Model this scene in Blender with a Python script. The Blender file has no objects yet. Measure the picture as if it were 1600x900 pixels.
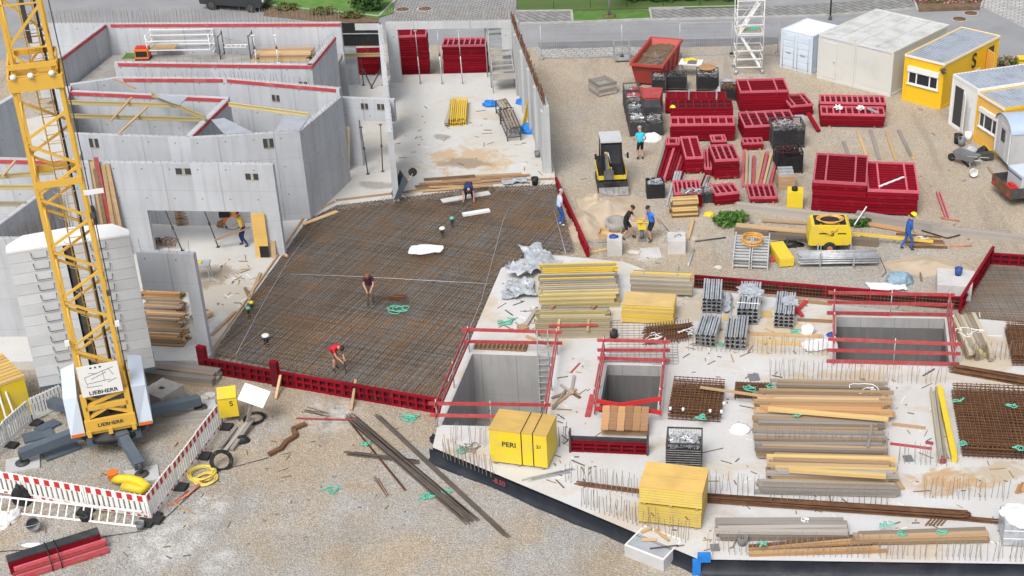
import bpy, math, random
from mathutils import Vector, Matrix, noise
from mathutils.geometry import tessellate_polygon
random.seed(7)
S = bpy.context.scene
COL = S.collection
R = math.radians
PI = math.pi
FPX, TH, RO, CAMH, CX, CY = 2265.8622, 0.5133759, -0.0068914, 28.7039, 1000.0, 500.0
_up = Vector((0, math.sin(TH), math.cos(TH)))
_rt = Vector((1, 0, 0))
CW = Vector((0, math.cos(TH), -math.sin(TH)))
CR = _rt * math.cos(RO) + _up * math.sin(RO)
CU = _up * math.cos(RO) - _rt * math.sin(RO)
CO = Vector((0, 0, CAMH))
cd = bpy.data.cameras.new('camera')
cam = bpy.data.objects.new('camera', cd)
COL.objects.link(cam)
cd.sensor_width = 36.0
cd.sensor_fit = 'HORIZONTAL'
cd.lens = FPX / 1600 * 36
cd.shift_x = -(CX - 800) / 1600
cd.shift_y = (CY - 450) / 1600
cd.clip_start = 0.5
cd.clip_end = 2000
cam.matrix_world = Matrix(((CR.x, CU.x, -CW.x, 0), (CR.y, CU.y, -CW.y, 0), (CR.z, CU.z, -CW.z, CAMH), (0, 0, 0, 1)))
S.camera = cam
SUN_EL, SUN_AZ = 52.0, 200.0        # azimuth clockwise from +Y
w = bpy.data.worlds.new('World')
S.world = w
w.use_nodes = True
nt = w.node_tree
sky = nt.nodes.new('ShaderNodeTexSky')
sky.sky_type = 'NISHITA'
sky.sun_disc = False
sky.sun_elevation = R(SUN_EL)
sky.sun_rotation = R(SUN_AZ)
sky.air_density = 1.0
sky.dust_density = 4.0
hsv = nt.nodes.new('ShaderNodeHueSaturation')
hsv.inputs['Saturation'].default_value = 0.42      # overcast: a grey-white sky
nt.links.new(sky.outputs[0], hsv.inputs['Color'])
nt.links.new(hsv.outputs[0], nt.nodes['Background'].inputs[0])
nt.nodes['Background'].inputs[1].default_value = 0.135
sd = bpy.data.lights.new('sun', 'SUN')
sd.energy = 1.5
sd.angle = R(24)
sd.color = (1.0, 0.975, 0.94)
sun = bpy.data.objects.new('sun', sd)
COL.objects.link(sun)
_a, _e = R(SUN_AZ), R(SUN_EL)
_d = Vector((math.sin(_a) * math.cos(_e), math.cos(_a) * math.cos(_e), math.sin(_e)))
sun.rotation_euler = (-_d).to_track_quat('-Z', 'Y').to_euler()
S.view_settings.view_transform = 'Standard'
S.view_settings.look = 'None'
S.view_settings.gamma = 1
S.view_settings.exposure = 0.44
S.render.engine = 'CYCLES'
S.cycles.max_bounces = 5
S.cycles.use_denoising = True
def ray(px, py):
 return CW + CR * ((px - CX) / FPX) + CU * (-(py - CY) / FPX)
def G(px, py, z=0.0):
 d = ray(px, py)
 return CO + d * ((z - CAMH) / d.z)
def AY(px, py, y):
 d = ray(px, py)
 return CO + d * (y / d.y)
class MB:
 def __init__(self):
  self.v, self.f, self.m, self.s = [], [], [], []
 def add(self, vs, fs, m=0, smooth=False, M=None):
  n = len(self.v)
  for p in vs:
   p = Vector(p)
   self.v.append(tuple(M @ p if M else p))
  for f in fs:
   self.f.append([i + n for i in f])
   self.m.append(m)
   self.s.append(smooth)
  return self
 def box(self, x0, x1, y0, y1, z0, z1, m=0, M=None):
  if x0 > x1: x0, x1 = x1, x0
  if y0 > y1: y0, y1 = y1, y0
  if z0 > z1: z0, z1 = z1, z0
  vs = [(x0, y0, z0), (x1, y0, z0), (x1, y1, z0), (x0, y1, z0), (x0, y0, z1), (x1, y0, z1), (x1, y1, z1), (x0, y1, z1)]
  return self.add(vs, [(0, 3, 2, 1), (4, 5, 6, 7), (0, 1, 5, 4), (1, 2, 6, 5), (2, 3, 7, 6), (3, 0, 4, 7)], m, False, M)
 def bar(self, p, q, w, h, m=0, roll=0.0):
  p, q = Vector(p), Vector(q)
  d = q - p
  L = d.length
  if L < 1e-6: return self
  d.normalize()
  up = Vector((0, 0, 1)) if abs(d.z) < 0.95 else Vector((0, 1, 0))
  s = d.cross(up).normalized()
  u = s.cross(d)
  if roll:
   s, u = s * math.cos(roll) + u * math.sin(roll), u * math.cos(roll) - s * math.sin(roll)
  vs = []
  for t in (p, q):
   for a, b in ((-1, -1), (1, -1), (1, 1), (-1, 1)):
    vs.append(t + s * (a * w / 2) + u * (b * h / 2))
  return self.add(vs, [(0, 1, 2, 3), (7, 6, 5, 4), (0, 4, 5, 1), (1, 5, 6, 2), (2, 6, 7, 3), (3, 7, 4, 0)], m)
 def tube(self, pts, r, n=8, m=0, cap=True, radii=None, smooth=True):
  pts = [Vector(p) for p in pts]
  rings = []
  ref = None
  vs, fs = [], []
  for i, p in enumerate(pts):
   a = pts[max(0, i - 1)]
   b = pts[min(len(pts) - 1, i + 1)]
   d = (b - a)
   if d.length < 1e-9: d = Vector((0, 0, 1))
   d.normalize()
   if ref is None:
    ref = Vector((0, 0, 1)) if abs(d.z) < 0.9 else Vector((1, 0, 0))
   s = d.cross(ref)
   if s.length < 1e-6: s = d.cross(Vector((0, 1, 0)))
   s.normalize()
   u = s.cross(d).normalized()
   ref = u
   rr = radii[i] if radii else r
   for k in range(n):
    t = 2 * PI * k / n
    vs.append(p + s * (rr * math.cos(t)) + u * (rr * math.sin(t)))
  for i in range(len(pts) - 1):
   for k in range(n):
    k2 = (k + 1) % n
    fs.append((i * n + k, i * n + k2, (i + 1) * n + k2, (i + 1) * n + k))
  self.add(vs, fs, m, smooth)
  if cap:
   c0 = len(self.v) - len(vs)
   self.f.append([c0 + k for k in range(n)][::-1]); self.m.append(m); self.s.append(False)
   c1 = c0 + (len(pts) - 1) * n
   self.f.append([c1 + k for k in range(n)]); self.m.append(m); self.s.append(False)
  return self
 def prism(self, poly, z0, z1, m=0, mside=None, holes=(), zt=None):
  """closed prism over a polygon with holes"""
  loops = [[Vector((p[0], p[1], 0)) for p in poly]] + [[Vector((p[0], p[1], 0)) for p in h] for h in holes]
  flat = [p for l in loops for p in l]
  tris = tessellate_polygon(loops)
  n = len(flat)
  vs = [(p.x, p.y, z1) for p in flat] + [(p.x, p.y, z0) for p in flat]
  b = len(self.v)
  self.add(vs, [], m)
  for t in tris:
   a, c, d = (flat[i] for i in t)
   up = (c - a).cross(d - a).z > 0
   t = tuple(t) if up else tuple(reversed(t))
   self.f.append([b + i for i in t]); self.m.append(m); self.s.append(False)
   if z1 - z0 > 1e-4:
    self.f.append([b + n + i for i in reversed(t)]); self.m.append(m); self.s.append(False)
  if z1 - z0 > 1e-4:
   o = 0
   for l in loops:
    k = len(l)
    for i in range(k):
     j = (i + 1) % k
     self.f.append([b + o + i, b + o + j, b + n + o + j, b + n + o + i][::-1])
     self.m.append(m if mside is None else mside); self.s.append(False)
    o += k
  return self
 def lathe(self, prof, c=(0, 0, 0), n=20, m=0, smooth=True):
  vs, fs = [], []
  for r, z in prof:
   for k in range(n):
    t = 2 * PI * k / n
    vs.append((c[0] + r * math.cos(t), c[1] + r * math.sin(t), c[2] + z))
  for i in range(len(prof) - 1):
   for k in range(n):
    k2 = (k + 1) % n
    fs.append((i * n + k, i * n + k2, (i + 1) * n + k2, (i + 1) * n + k))
  self.add(vs, fs, m, smooth)
  b = len(self.v) - len(vs)
  self.f.append([b + k for k in range(n)][::-1]); self.m.append(m); self.s.append(False)
  b2 = b + (len(prof) - 1) * n
  self.f.append([b2 + k for k in range(n)]); self.m.append(m); self.s.append(False)
  return self
 def blob(self, c, rx, ry, rz, m=0, amp=0.2, freq=1.5, n=10, smooth=True, seed=0.0, flat=False):
  """noisy ellipsoid; flat=True keeps only the upper half, like a heap"""
  vs, fs = [], []
  rows = n
  cols = 2 * n
  t0 = 0
  t1 = PI / 2 if flat else PI
  for i in range(rows + 1):
   th = t0 + (t1 - t0) * i / rows
   for k in range(cols):
    ph = 2 * PI * k / cols
    d = Vector((math.sin(th) * math.cos(ph), math.sin(th) * math.sin(ph), math.cos(th)))
    q = 1 + amp * noise.noise(d * freq + Vector((seed, seed * 2.1, c[0] * .37)))
    vs.append((c[0] + d.x * rx * q, c[1] + d.y * ry * q, c[2] + d.z * rz * q))
  for i in range(rows):
   for k in range(cols):
    k2 = (k + 1) % cols
    fs.append((i * cols + k, (i + 1) * cols + k, (i + 1) * cols + k2, i * cols + k2))
  return self.add(vs, fs, m, smooth)
 def build(self, name, mats, parent=None, loc=None, rot=None):
  me = bpy.data.meshes.new(name)
  me.from_pydata(self.v, [], self.f)
  if not isinstance(mats, (list, tuple)): mats = [mats]
  for x in mats: me.materials.append(x)
  me.polygons.foreach_set('material_index', self.m)
  me.polygons.foreach_set('use_smooth', self.s)
  me.update()
  o = bpy.data.objects.new(name, me)
  COL.objects.link(o)
  if parent is not None: o.parent = parent
  if loc is not None: o.location = loc
  if rot is not None: o.rotation_euler = rot if isinstance(rot, (tuple, list)) else (0, 0, rot)
  return o
def tag(o, label, cat, group=None):
 o['label'] = label
 o['category'] = cat
 if group: o['group'] = group
 return o
def thing(name, label, cat, loc=(0, 0, 0), rot=0.0, group=None):
 o = bpy.data.objects.new(name, None)
 COL.objects.link(o)
 o.location = loc
 o.rotation_euler = (0, 0, rot)
 o.empty_display_size = 0.2
 return tag(o, label, cat, group)
def struct(o, kind='structure'):
 o['kind'] = kind
 return o
KIDS = {}
def dup(src, loc=None, rot=None, label=None, group=None, parent=None):
 c = src.copy()
 COL.objects.link(c)
 c.parent = parent
 if loc is not None: c.location = loc
 if rot is not None: c.rotation_euler = rot if isinstance(rot, (tuple, list)) else (0, 0, rot)
 if label: c['label'] = label
 if group: c['group'] = group
 for ch in src.children:
  dup(ch, parent=c)
 return c
def fr(pl, pr, z=0.0):
 """frame from the left and right ends of a front base edge in the photograph: (origin, angle, width)"""
 a, b = G(pl[0], pl[1], z), G(pr[0], pr[1], z)
 d = b - a
 return a, math.atan2(d.y, d.x), d.length
def loc2(a, ang, x, y=0.0, z=0.0):
 return Vector((a.x + x * math.cos(ang) - y * math.sin(ang), a.y + x * math.sin(ang) + y * math.cos(ang), a.z + z))
def text(s, size, m, parent, loc, rot, name='lettering', extrude=0.002, sx=1.0):
 cu = bpy.data.curves.new(name, 'FONT')
 cu.body = s
 cu.size = size
 cu.extrude = extrude
 cu.offset = size * .022
 cu.align_x = 'CENTER'
 cu.align_y = 'CENTER'
 cu.materials.append(m)
 o = bpy.data.objects.new(name, cu)
 COL.objects.link(o)
 o.parent = parent
 o.location = loc
 o.rotation_euler = rot
 o.scale = (sx, 1, 1)
 me = bpy.data.meshes.new_from_object(o.evaluated_get(bpy.context.evaluated_depsgraph_get()))
 q = bpy.data.objects.new(name, me)
 COL.objects.link(q)
 q.parent = parent; q.location = loc; q.rotation_euler = rot; q.scale = (sx, 1, 1)
 bpy.data.objects.remove(o)
 return q
MATS = {}
def _new(name):
 m = bpy.data.materials.new(name)
 m.use_nodes = True
 nt = m.node_tree
 b = nt.nodes['Principled BSDF']
 return m, nt, b
class NT:
 def __init__(self, nt): self.t = nt
 def n(self, typ, **kw):
  x = self.t.nodes.new(typ)
  for k, v in kw.items(): setattr(x, k, v)
  return x
 def l(self, a, b): self.t.links.new(a, b)
 def val(self, a, sock):
  if hasattr(a, 'is_output'): self.l(a, sock)
  else: sock.default_value = a
 def math(self, op, a, b=0.0, clamp=False):
  x = self.n('ShaderNodeMath', operation=op, use_clamp=clamp)
  self.val(a, x.inputs[0]); self.val(b, x.inputs[1])
  return x.outputs[0]
 def mix(self, f, a, b, typ='MIX'):
  x = self.n('ShaderNodeMix', data_type='RGBA', blend_type=typ)
  self.val(f, x.inputs[0])
  for v, s in ((a, x.inputs[6]), (b, x.inputs[7])):
   if hasattr(v, 'is_output'): self.l(v, s)
   else: s.default_value = (*v[:3], 1)
  return x.outputs[2]
 def noise(self, co, scale, detail=3, rough=0.55, dist=0.0):
  x = self.n('ShaderNodeTexNoise')
  x.inputs['Scale'].default_value = scale
  x.inputs['Detail'].default_value = detail
  x.inputs['Roughness'].default_value = rough
  x.inputs['Distortion'].default_value = dist
  if co is not None: self.l(co, x.inputs['Vector'])
  return x.outputs['Fac']
 def vor(self, co, scale, feature='F1', out='Color', rnd=1.0):
  x = self.n('ShaderNodeTexVoronoi', feature=feature)
  x.inputs['Scale'].default_value = scale
  x.inputs['Randomness'].default_value = rnd
  self.l(co, x.inputs['Vector'])
  return x.outputs[out]
 def ramp(self, v, a, b):
  x = self.n('ShaderNodeMapRange')
  x.inputs['From Min'].default_value = a
  x.inputs['From Max'].default_value = b
  self.l(v, x.inputs['Value'])
  return x.outputs[0]
 def mapping(self, co, scale=(1, 1, 1), rot=(0, 0, 0)):
  x = self.n('ShaderNodeMapping')
  x.inputs['Scale'].default_value = scale
  x.inputs['Rotation'].default_value = rot
  self.l(co, x.inputs['Vector'])
  return x.outputs[0]
 def obj(self):
  return self.n('ShaderNodeTexCoord').outputs['Object']
 def geo(self):
  return self.n('ShaderNodeNewGeometry').outputs['Position']
 def bump(self, h, strength, dist, b):
  x = self.n('ShaderNodeBump')
  x.inputs['Strength'].default_value = strength
  x.inputs['Distance'].default_value = dist
  self.l(h, x.inputs['Height'])
  self.l(x.outputs[0], b.inputs['Normal'])
 def rnd(self):
  return self.n('ShaderNodeObjectInfo').outputs['Random']
 def lum(self, c, f):
  """multiply colour by scalar socket"""
  x = self.n('ShaderNodeVectorMath', operation='SCALE')
  self.l(c, x.inputs[0]); self.val(f, x.inputs['Scale'])
  return x.outputs[0]
def P(name, col, rough=0.6, col2=None, scale=3.0, lo=0.45, hi=0.7, metal=0.0, jit=0.0, bump=0.0, bscale=20.0, fine=0.0, spec=0.35, alpha=None):
 """painted / plain stuff: colour, wear of a second colour, per-object jitter"""
 m, nt, b = _new(name)
 t = NT(nt)
 co = t.geo()
 c = None
 if col2 is not None:
  f = t.ramp(t.noise(co, scale, 5, 0.62), lo, hi)
  c = t.mix(f, col, col2)
 else:
  x = t.n('ShaderNodeRGB'); x.outputs[0].default_value = (*col, 1); c = x.outputs[0]
 if fine:
  n = t.noise(co, 25, 3, 0.7)
  c = t.lum(c, t.math('ADD', 1 - fine, t.math('MULTIPLY', n, 2 * fine)))
 if jit:
  c = t.lum(c, t.math('ADD', 1 - jit, t.math('MULTIPLY', t.rnd(), 2 * jit)))
 t.l(c, b.inputs['Base Color'])
 b.inputs['Roughness'].default_value = rough
 b.inputs['Metallic'].default_value = metal
 b.inputs['Specular IOR Level'].default_value = spec
 if bump: t.bump(t.noise(co, bscale, 4), bump, 0.02, b)
 if alpha is not None: b.inputs['Alpha'].default_value = alpha
 MATS[name] = m
 return m
def wood(name, col, col2, rough=0.75, jit=0.25, along=(1, 14, 14)):
 m, nt, b = _new(name)
 t = NT(nt)
 co = t.obj()
 g = t.noise(t.mapping(co, (along[0] * 0.7, along[1], along[2])), 2.0, 4, 0.6, 0.4)
 st = t.noise(co, 1.3, 3)
 c = t.mix(t.ramp(g, 0.3, 0.7), col, col2)
 c = t.lum(c, t.math('ADD', 0.75, t.math('MULTIPLY', st, 0.5)))
 c = t.lum(c, t.math('ADD', 1 - jit, t.math('MULTIPLY', t.rnd(), 2 * jit)))
 t.l(c, b.inputs['Base Color'])
 b.inputs['Roughness'].default_value = rough
 b.inputs['Specular IOR Level'].default_value = 0.25
 t.bump(g, 0.25, 0.01, b)
 MATS[name] = m
 return m
def mk_gravel():
 m, nt, b = _new('gravel')
 t = NT(nt)
 co = t.geo()
 big = t.noise(co, 0.10, 4, 0.6)
 mid = t.noise(co, 0.55, 5, 0.65)
 c = t.mix(t.ramp(t.math('ADD', big, t.math('MULTIPLY', mid, 0.6)), 0.72, 0.90), (0.405, 0.33, 0.24), (0.385, 0.37, 0.345))
 sep = t.n('ShaderNodeSeparateXYZ'); t.l(co, sep.inputs[0])
 yard = t.ramp(sep.outputs[1], 50.0, 62.0)            # the yard is spread with sandier gravel
 c = t.mix(t.math('MULTIPLY', yard, 0.55), c, (0.49, 0.41, 0.31))
 sand = t.ramp(t.noise(t.mapping(co, (1, 1, 1)), 0.33, 4, 0.7), 0.58, 0.72)
 c = t.mix(t.math('MULTIPLY', sand, 0.7), c, (0.40, 0.31, 0.205))
 v1 = t.vor(co, 19.0)
 s1 = t.n('ShaderNodeSeparateColor'); t.l(v1, s1.inputs[0])
 v2 = t.vor(co, 34.0)
 s2 = t.n('ShaderNodeSeparateColor'); t.l(v2, s2.inputs[0])
 k = t.math('ADD', t.math('MULTIPLY', s1.outputs[0], 0.25), t.math('MULTIPLY', s2.outputs[1], 0.32))
 k = t.math('ADD', k, 0.685)
 c = t.lum(c, k)
 c = t.lum(c, t.math('ADD', 0.74, t.math('MULTIPLY', t.noise(co, 0.23, 6, 0.7, 0.6), 0.52)))
 tr = t.ramp(t.noise(t.mapping(co, (0.9, 0.10, 1), (0, 0, 0.7)), 0.9, 3, 0.5), 0.56, 0.68)
 c = t.mix(t.math('MULTIPLY', tr, 0.42), c, (0.25, 0.215, 0.17))
 c = t.mix(t.math('MULTIPLY', t.math('GREATER_THAN', s1.outputs[1], 0.88), 0.35), c, (0.54, 0.52, 0.49))
 c = t.mix(t.math('MULTIPLY', t.math('LESS_THAN', s2.outputs[2], 0.16), 0.45), c, (0.14, 0.125, 0.11))
 for (px, py, r) in ((325, 792, 0.9), (340, 875, 0.75), (262, 845, 1.5), (520, 650, 1.4), (240, 868, 0.8), (1060, 375, 1.2), (1010, 400, 1.0)):
  p = G(px, py)
  d = t.n('ShaderNodeVectorMath', operation='DISTANCE')
  t.l(co, d.inputs[0]); d.inputs[1].default_value = p
  f = t.math('SUBTRACT', 1.0, t.math('DIVIDE', d.outputs['Value'], r), True)
  f = t.math('MULTIPLY', t.ramp(f, 0.0, 0.5), t.ramp(t.noise(co, 1.8, 6, 0.75), 0.42, 0.68))
  c = t.mix(t.math('MULTIPLY', f, 0.75), c, (0.66, 0.655, 0.64))
 t.l(c, b.inputs['Base Color'])
 b.inputs['Roughness'].default_value = 0.95
 b.inputs['Specular IOR Level'].default_value = 0.15
 h = t.vor(co, 19.0, 'F1', 'Distance')
 t.bump(t.math('ADD', t.math('MULTIPLY', h, -1), t.math('MULTIPLY', mid, 2.2)), 0.65, 0.05, b)
 MATS['gravel'] = m
mk_gravel()
def mk_slab(name, base, base2, stain, samt, lo, hi, spots):
 m, nt, b = _new(name)
 t = NT(nt)
 co = t.geo()
 c = t.mix(t.ramp(t.noise(co, 0.28, 5, 0.6), 0.35, 0.7), base, base2)
 f = t.ramp(t.noise(t.mapping(co, (0.7, 1, 1)), 0.42, 5, 0.68, 0.3), lo, hi)
 c = t.mix(t.math('MULTIPLY', f, samt), c, stain)
 en = t.noise(co, 0.9, 6, 0.72, 0.5)
 for (px, py, z, rx, ry, sc, am) in spots:            # spilled sand, rust and damp, each at its own place
  p = G(px, py, z)
  dv = t.n('ShaderNodeVectorMath', operation='SUBTRACT'); t.l(co, dv.inputs[0]); dv.inputs[1].default_value = p
  dm = t.n('ShaderNodeVectorMath', operation='MULTIPLY'); t.l(dv.outputs[0], dm.inputs[0]); dm.inputs[1].default_value = (1 / rx, 1 / ry, 0)
  dl = t.n('ShaderNodeVectorMath', operation='LENGTH'); t.l(dm.outputs[0], dl.inputs[0])
  q = t.math('ADD', t.math('SUBTRACT', 1.0, dl.outputs['Value']), t.math('MULTIPLY', t.math('SUBTRACT', en, 0.5), 3.2))
  c = t.mix(t.math('MULTIPLY', t.ramp(q, 0.15, 0.55), am), c, sc)
 d = t.ramp(t.noise(co, 1.1, 6, 0.72), 0.57, 0.75)
 c = t.mix(t.math('MULTIPLY', d, 0.45), c, (0.33, 0.30, 0.26))
 sp = t.ramp(t.noise(co, 9.0, 3, 0.7), 0.66, 0.76)
 c = t.mix(t.math('MULTIPLY', sp, 0.4), c, (0.20, 0.16, 0.12))
 c = t.lum(c, t.math('ADD', 0.88, t.math('MULTIPLY', t.noise(co, 16, 3, 0.7), 0.24)))
 t.l(c, b.inputs['Base Color'])
 b.inputs['Roughness'].default_value = 0.85
 b.inputs['Specular IOR Level'].default_value = 0.2
 t.bump(t.noise(co, 14, 4), 0.25, 0.02, b)
 MATS[name] = m
mk_slab('slab_concrete', (0.58, 0.58, 0.58), (0.51, 0.49, 0.455), (0.50, 0.36, 0.20), 0.65, 0.53, 0.68,
  [(1480, 756, .45, 1.7, .9, (.46, .27, .10), .8), (1560, 740, .45, 1.3, .9, (.42, .31, .17), .6), (1225, 520, .45, 3.2, 2.2, (.52, .40, .23), .7), (1085, 480, .45, 1.6, 1.3, (.40, .31, .2), .6), (1320, 590, .45, 2.5, .8, (.50, .38, .22), .6), (1540, 560, .45, 2.0, 2.0, (.48, .37, .22), .6), (1250, 780, .45, 5, 1.5, (.60, .60, .60), .6), (820, 560, .45, 1.5, 3, (.58, .58, .57), .5)])
mk_slab('hall_concrete', (0.56, 0.56, 0.545), (0.505, 0.485, 0.44), (0.50, 0.37, 0.22), 0.45, 0.55, 0.70,
  [(735, 250, .35, 2.9, 2.0, (.50, .36, .21), .85), (725, 255, .35, 1.6, .9, (.25, .21, .165), .75), (590, 290, .35, 1.1, .7, (.27, .245, .21), .7), (690, 215, .35, .5, .5, (.25, .23, .2), .7), (345, 470, .35, 2, 4, (.42, .36, .27), .6), (330, 430, .35, 1.2, 1.2, (.25, .2, .15), .7)])
def mk_wall(name, a, bcol, px=2.4, pz=1.35, st=0.35):
 m, nt, b = _new(name)
 t = NT(nt)
 co = t.obj()
 sep = t.n('ShaderNodeSeparateXYZ'); t.l(co, sep.inputs[0])
 c = t.mix(t.ramp(t.noise(co, 0.5, 5, 0.62), 0.3, 0.72), a, bcol)
 ix = t.math('FLOOR', t.math('DIVIDE', sep.outputs[0], px))
 wn = t.n('ShaderNodeTexWhiteNoise', noise_dimensions='1D'); t.l(ix, wn.inputs['W'])
 c = t.lum(c, t.math('ADD', 0.92, t.math('MULTIPLY', wn.outputs['Value'], 0.16)))
 fx = t.math('FRACT', t.math('DIVIDE', sep.outputs[0], px))
 line = t.math('LESS_THAN', t.math('MULTIPLY', t.math('ABSOLUTE', t.math('SUBTRACT', fx, 0.5)), px), 0.022)
 fz = t.math('FRACT', t.math('DIVIDE', sep.outputs[2], pz))
 linez = t.math('LESS_THAN', t.math('MULTIPLY', t.math('ABSOLUTE', t.math('SUBTRACT', fz, 0.5)), pz), 0.012)
 c = t.mix(t.math('MULTIPLY', line, t.math('ADD', 0.12, t.math('MULTIPLY', t.noise(co, 0.8, 2), 0.6))), c, (0.17, 0.165, 0.16))
 c = t.mix(t.math('MULTIPLY', linez, 0.28), c, (0.2, 0.195, 0.19))
 hx = t.math('MULTIPLY', t.math('SUBTRACT', t.math('FRACT', t.math('ADD', t.math('DIVIDE', sep.outputs[0], px / 2), 0.25)), 0.5), px / 2)
 hz = t.math('MULTIPLY', t.math('SUBTRACT', fz, 0.22), pz)
 hd = t.math('SQRT', t.math('ADD', t.math('MULTIPLY', hx, hx), t.math('MULTIPLY', hz, hz)))
 c = t.mix(t.math('MULTIPLY', t.math('LESS_THAN', hd, 0.035), 0.8), c, (0.12, 0.115, 0.11))
 stx = t.ramp(t.noise(t.mapping(co, (2.2, 2.2, 0.16)), 1.6, 5, 0.7), 0.48, 0.74)
 c = t.mix(t.math('MULTIPLY', stx, st), c, (0.24, 0.23, 0.22))
 c = t.lum(c, t.math('ADD', 0.92, t.math('MULTIPLY', t.noise(co, 18, 3, 0.7), 0.16)))
 t.l(c, b.inputs['Base Color'])
 b.inputs['Roughness'].default_value = 0.8
 b.inputs['Specular IOR Level'].default_value = 0.25
 t.bump(t.noise(co, 12, 4), 0.15, 0.02, b)
 MATS[name] = m
mk_wall('wall_concrete', (0.50, 0.52, 0.55), (0.41, 0.425, 0.45))
mk_wall('pit_concrete', (0.40, 0.40, 0.395), (0.31, 0.31, 0.305), 1.35, 2.7, 0.6)
mk_wall('shaded_concrete', (0.165, 0.165, 0.163), (0.12, 0.12, 0.118), 1.35, 2.7, 0.6)  # shade inside the middle and right shafts is put into this colour
mk_wall('pale_concrete', (0.49, 0.505, 0.515), (0.42, 0.43, 0.435), 3.1, 1.35, 0.25)
def mk_pavers(name, a, b2, joint, sx, sy, rot=0.0):
 m, nt, b = _new(name)
 t = NT(nt)
 co = t.mapping(t.geo(), (1, 1, 1), (0, 0, rot))
 br = t.n('ShaderNodeTexBrick')
 t.l(co, br.inputs['Vector'])
 br.inputs['Color1'].default_value = (*a, 1)
 br.inputs['Color2'].default_value = (*b2, 1)
 br.inputs['Mortar'].default_value = (*joint, 1)
 br.inputs['Scale'].default_value = 1.0
 br.inputs['Mortar Size'].default_value = 0.03
 br.inputs['Brick Width'].default_value = sx
 br.inputs['Row Height'].default_value = sy
 c = t.lum(br.outputs['Color'], t.math('ADD', 0.7, t.math('MULTIPLY', t.noise(co, 0.8, 5, 0.65), 0.6)))
 t.l(c, b.inputs['Base Color'])
 b.inputs['Roughness'].default_value = 0.9
 MATS[name] = m
mk_pavers('paving', (0.34, 0.335, 0.33), (0.27, 0.265, 0.26), (0.10, 0.10, 0.09), 0.42, 0.24)
mk_pavers('dark_paving', (0.27, 0.265, 0.255), (0.20, 0.20, 0.19), (0.07, 0.075, 0.06), 0.9, 0.42, 0.9)
mk_pavers('pale_paving', (0.46, 0.45, 0.43), (0.36, 0.35, 0.34), (0.2, 0.19, 0.18), 0.5, 0.33, 0.25)
P('asphalt', (0.235, 0.24, 0.25), 0.9, (0.30, 0.30, 0.305), 0.35, 0.35, 0.7, fine=0.12)
P('asphalt_patch', (0.15, 0.15, 0.155), 0.9, (0.21, 0.21, 0.21), 0.6, 0.35, 0.7, fine=0.12)
P('kerb_stone', (0.42, 0.41, 0.39), 0.85, (0.3, 0.29, 0.28), 2, fine=0.1)
P('grass_soil', (0.075, 0.14, 0.03), 0.95, (0.12, 0.12, 0.05), 1.1, 0.45, 0.75, fine=0.25)
P('grass_blade', (0.07, 0.17, 0.025), 0.8, (0.13, 0.22, 0.05), 1.5, 0.4, 0.7, jit=0.1)
P('leaf_dark', (0.03, 0.075, 0.02), 0.7, (0.07, 0.13, 0.03), 2.0, 0.4, 0.7)
P('leaf_mid', (0.055, 0.14, 0.025), 0.7, (0.10, 0.2, 0.05), 2.0, 0.4, 0.7)
P('dry_leaf', (0.20, 0.15, 0.06), 0.8, (0.10, 0.13, 0.04), 3.0, 0.4, 0.7)
P('flower_pink', (0.62, 0.36, 0.36), 0.7, (0.45, 0.12, 0.14), 5.0, 0.4, 0.7)
P('soil', (0.12, 0.075, 0.045), 0.95, (0.21, 0.14, 0.085), 2.5, 0.35, 0.7, bump=1.0, bscale=8)
P('sand', (0.42, 0.33, 0.23), 0.95, (0.50, 0.42, 0.32), 1.2, 0.35, 0.7, fine=0.15, bump=0.8, bscale=9)
P('pebble', (0.34, 0.305, 0.26), 0.95, (0.46, 0.44, 0.41), 2.2, 0.35, 0.65, fine=0.2)
P('stone', (0.42, 0.40, 0.37), 0.9, (0.60, 0.58, 0.55), 2.2, 0.35, 0.65, fine=0.2)
P('crane_yellow', (0.66, 0.40, 0.065), 0.5, (0.50, 0.30, 0.07), 1.7, 0.60, 0.8, fine=0.05)
P('site_yellow', (0.71, 0.53, 0.03), 0.5, (0.55, 0.42, 0.12), 1.9, 0.48, 0.8, fine=0.09)
P('form_yellow', (0.62, 0.475, 0.10), 0.65, (0.52, 0.38, 0.13), 3.0, 0.5, 0.75, jit=0.12, fine=0.1)
P('office_yellow', (0.74, 0.46, 0.02), 0.5, (0.58, 0.37, 0.04), 0.9, 0.55, 0.8, fine=0.03)
P('office_orange', (0.72, 0.42, 0.10), 0.5, (0.58, 0.36, 0.12), 0.9, 0.55, 0.8, fine=0.03)
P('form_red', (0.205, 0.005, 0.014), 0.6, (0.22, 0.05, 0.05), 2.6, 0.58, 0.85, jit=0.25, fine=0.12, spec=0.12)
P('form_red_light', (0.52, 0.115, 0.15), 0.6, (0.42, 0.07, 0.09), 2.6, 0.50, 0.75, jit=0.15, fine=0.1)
P('form_face', (0.05, 0.010, 0.015), 0.55, (0.03, 0.014, 0.014), 1.6, 0.4, 0.75, jit=0.2, fine=0.1)
P('rail_red', (0.42, 0.055, 0.06), 0.6, (0.40, 0.13, 0.12), 4.0, 0.45, 0.75, jit=0.12, fine=0.1)
P('trim_red', (0.44, 0.055, 0.065), 0.65, (0.50, 0.20, 0.18), 3.0, 0.52, 0.8, fine=0.12)
P('skip_red', (0.42, 0.055, 0.045), 0.55, (0.30, 0.09, 0.06), 1.8, 0.5, 0.8, fine=0.1)
P('bright_red', (0.50, 0.03, 0.03), 0.5)
P('black', (0.016, 0.016, 0.018), 0.55, (0.04, 0.04, 0.04), 2.5, 0.5, 0.8)
P('dark_steel', (0.055, 0.055, 0.058), 0.5, (0.11, 0.10, 0.09), 4.0, 0.45, 0.75, fine=0.15)
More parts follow.
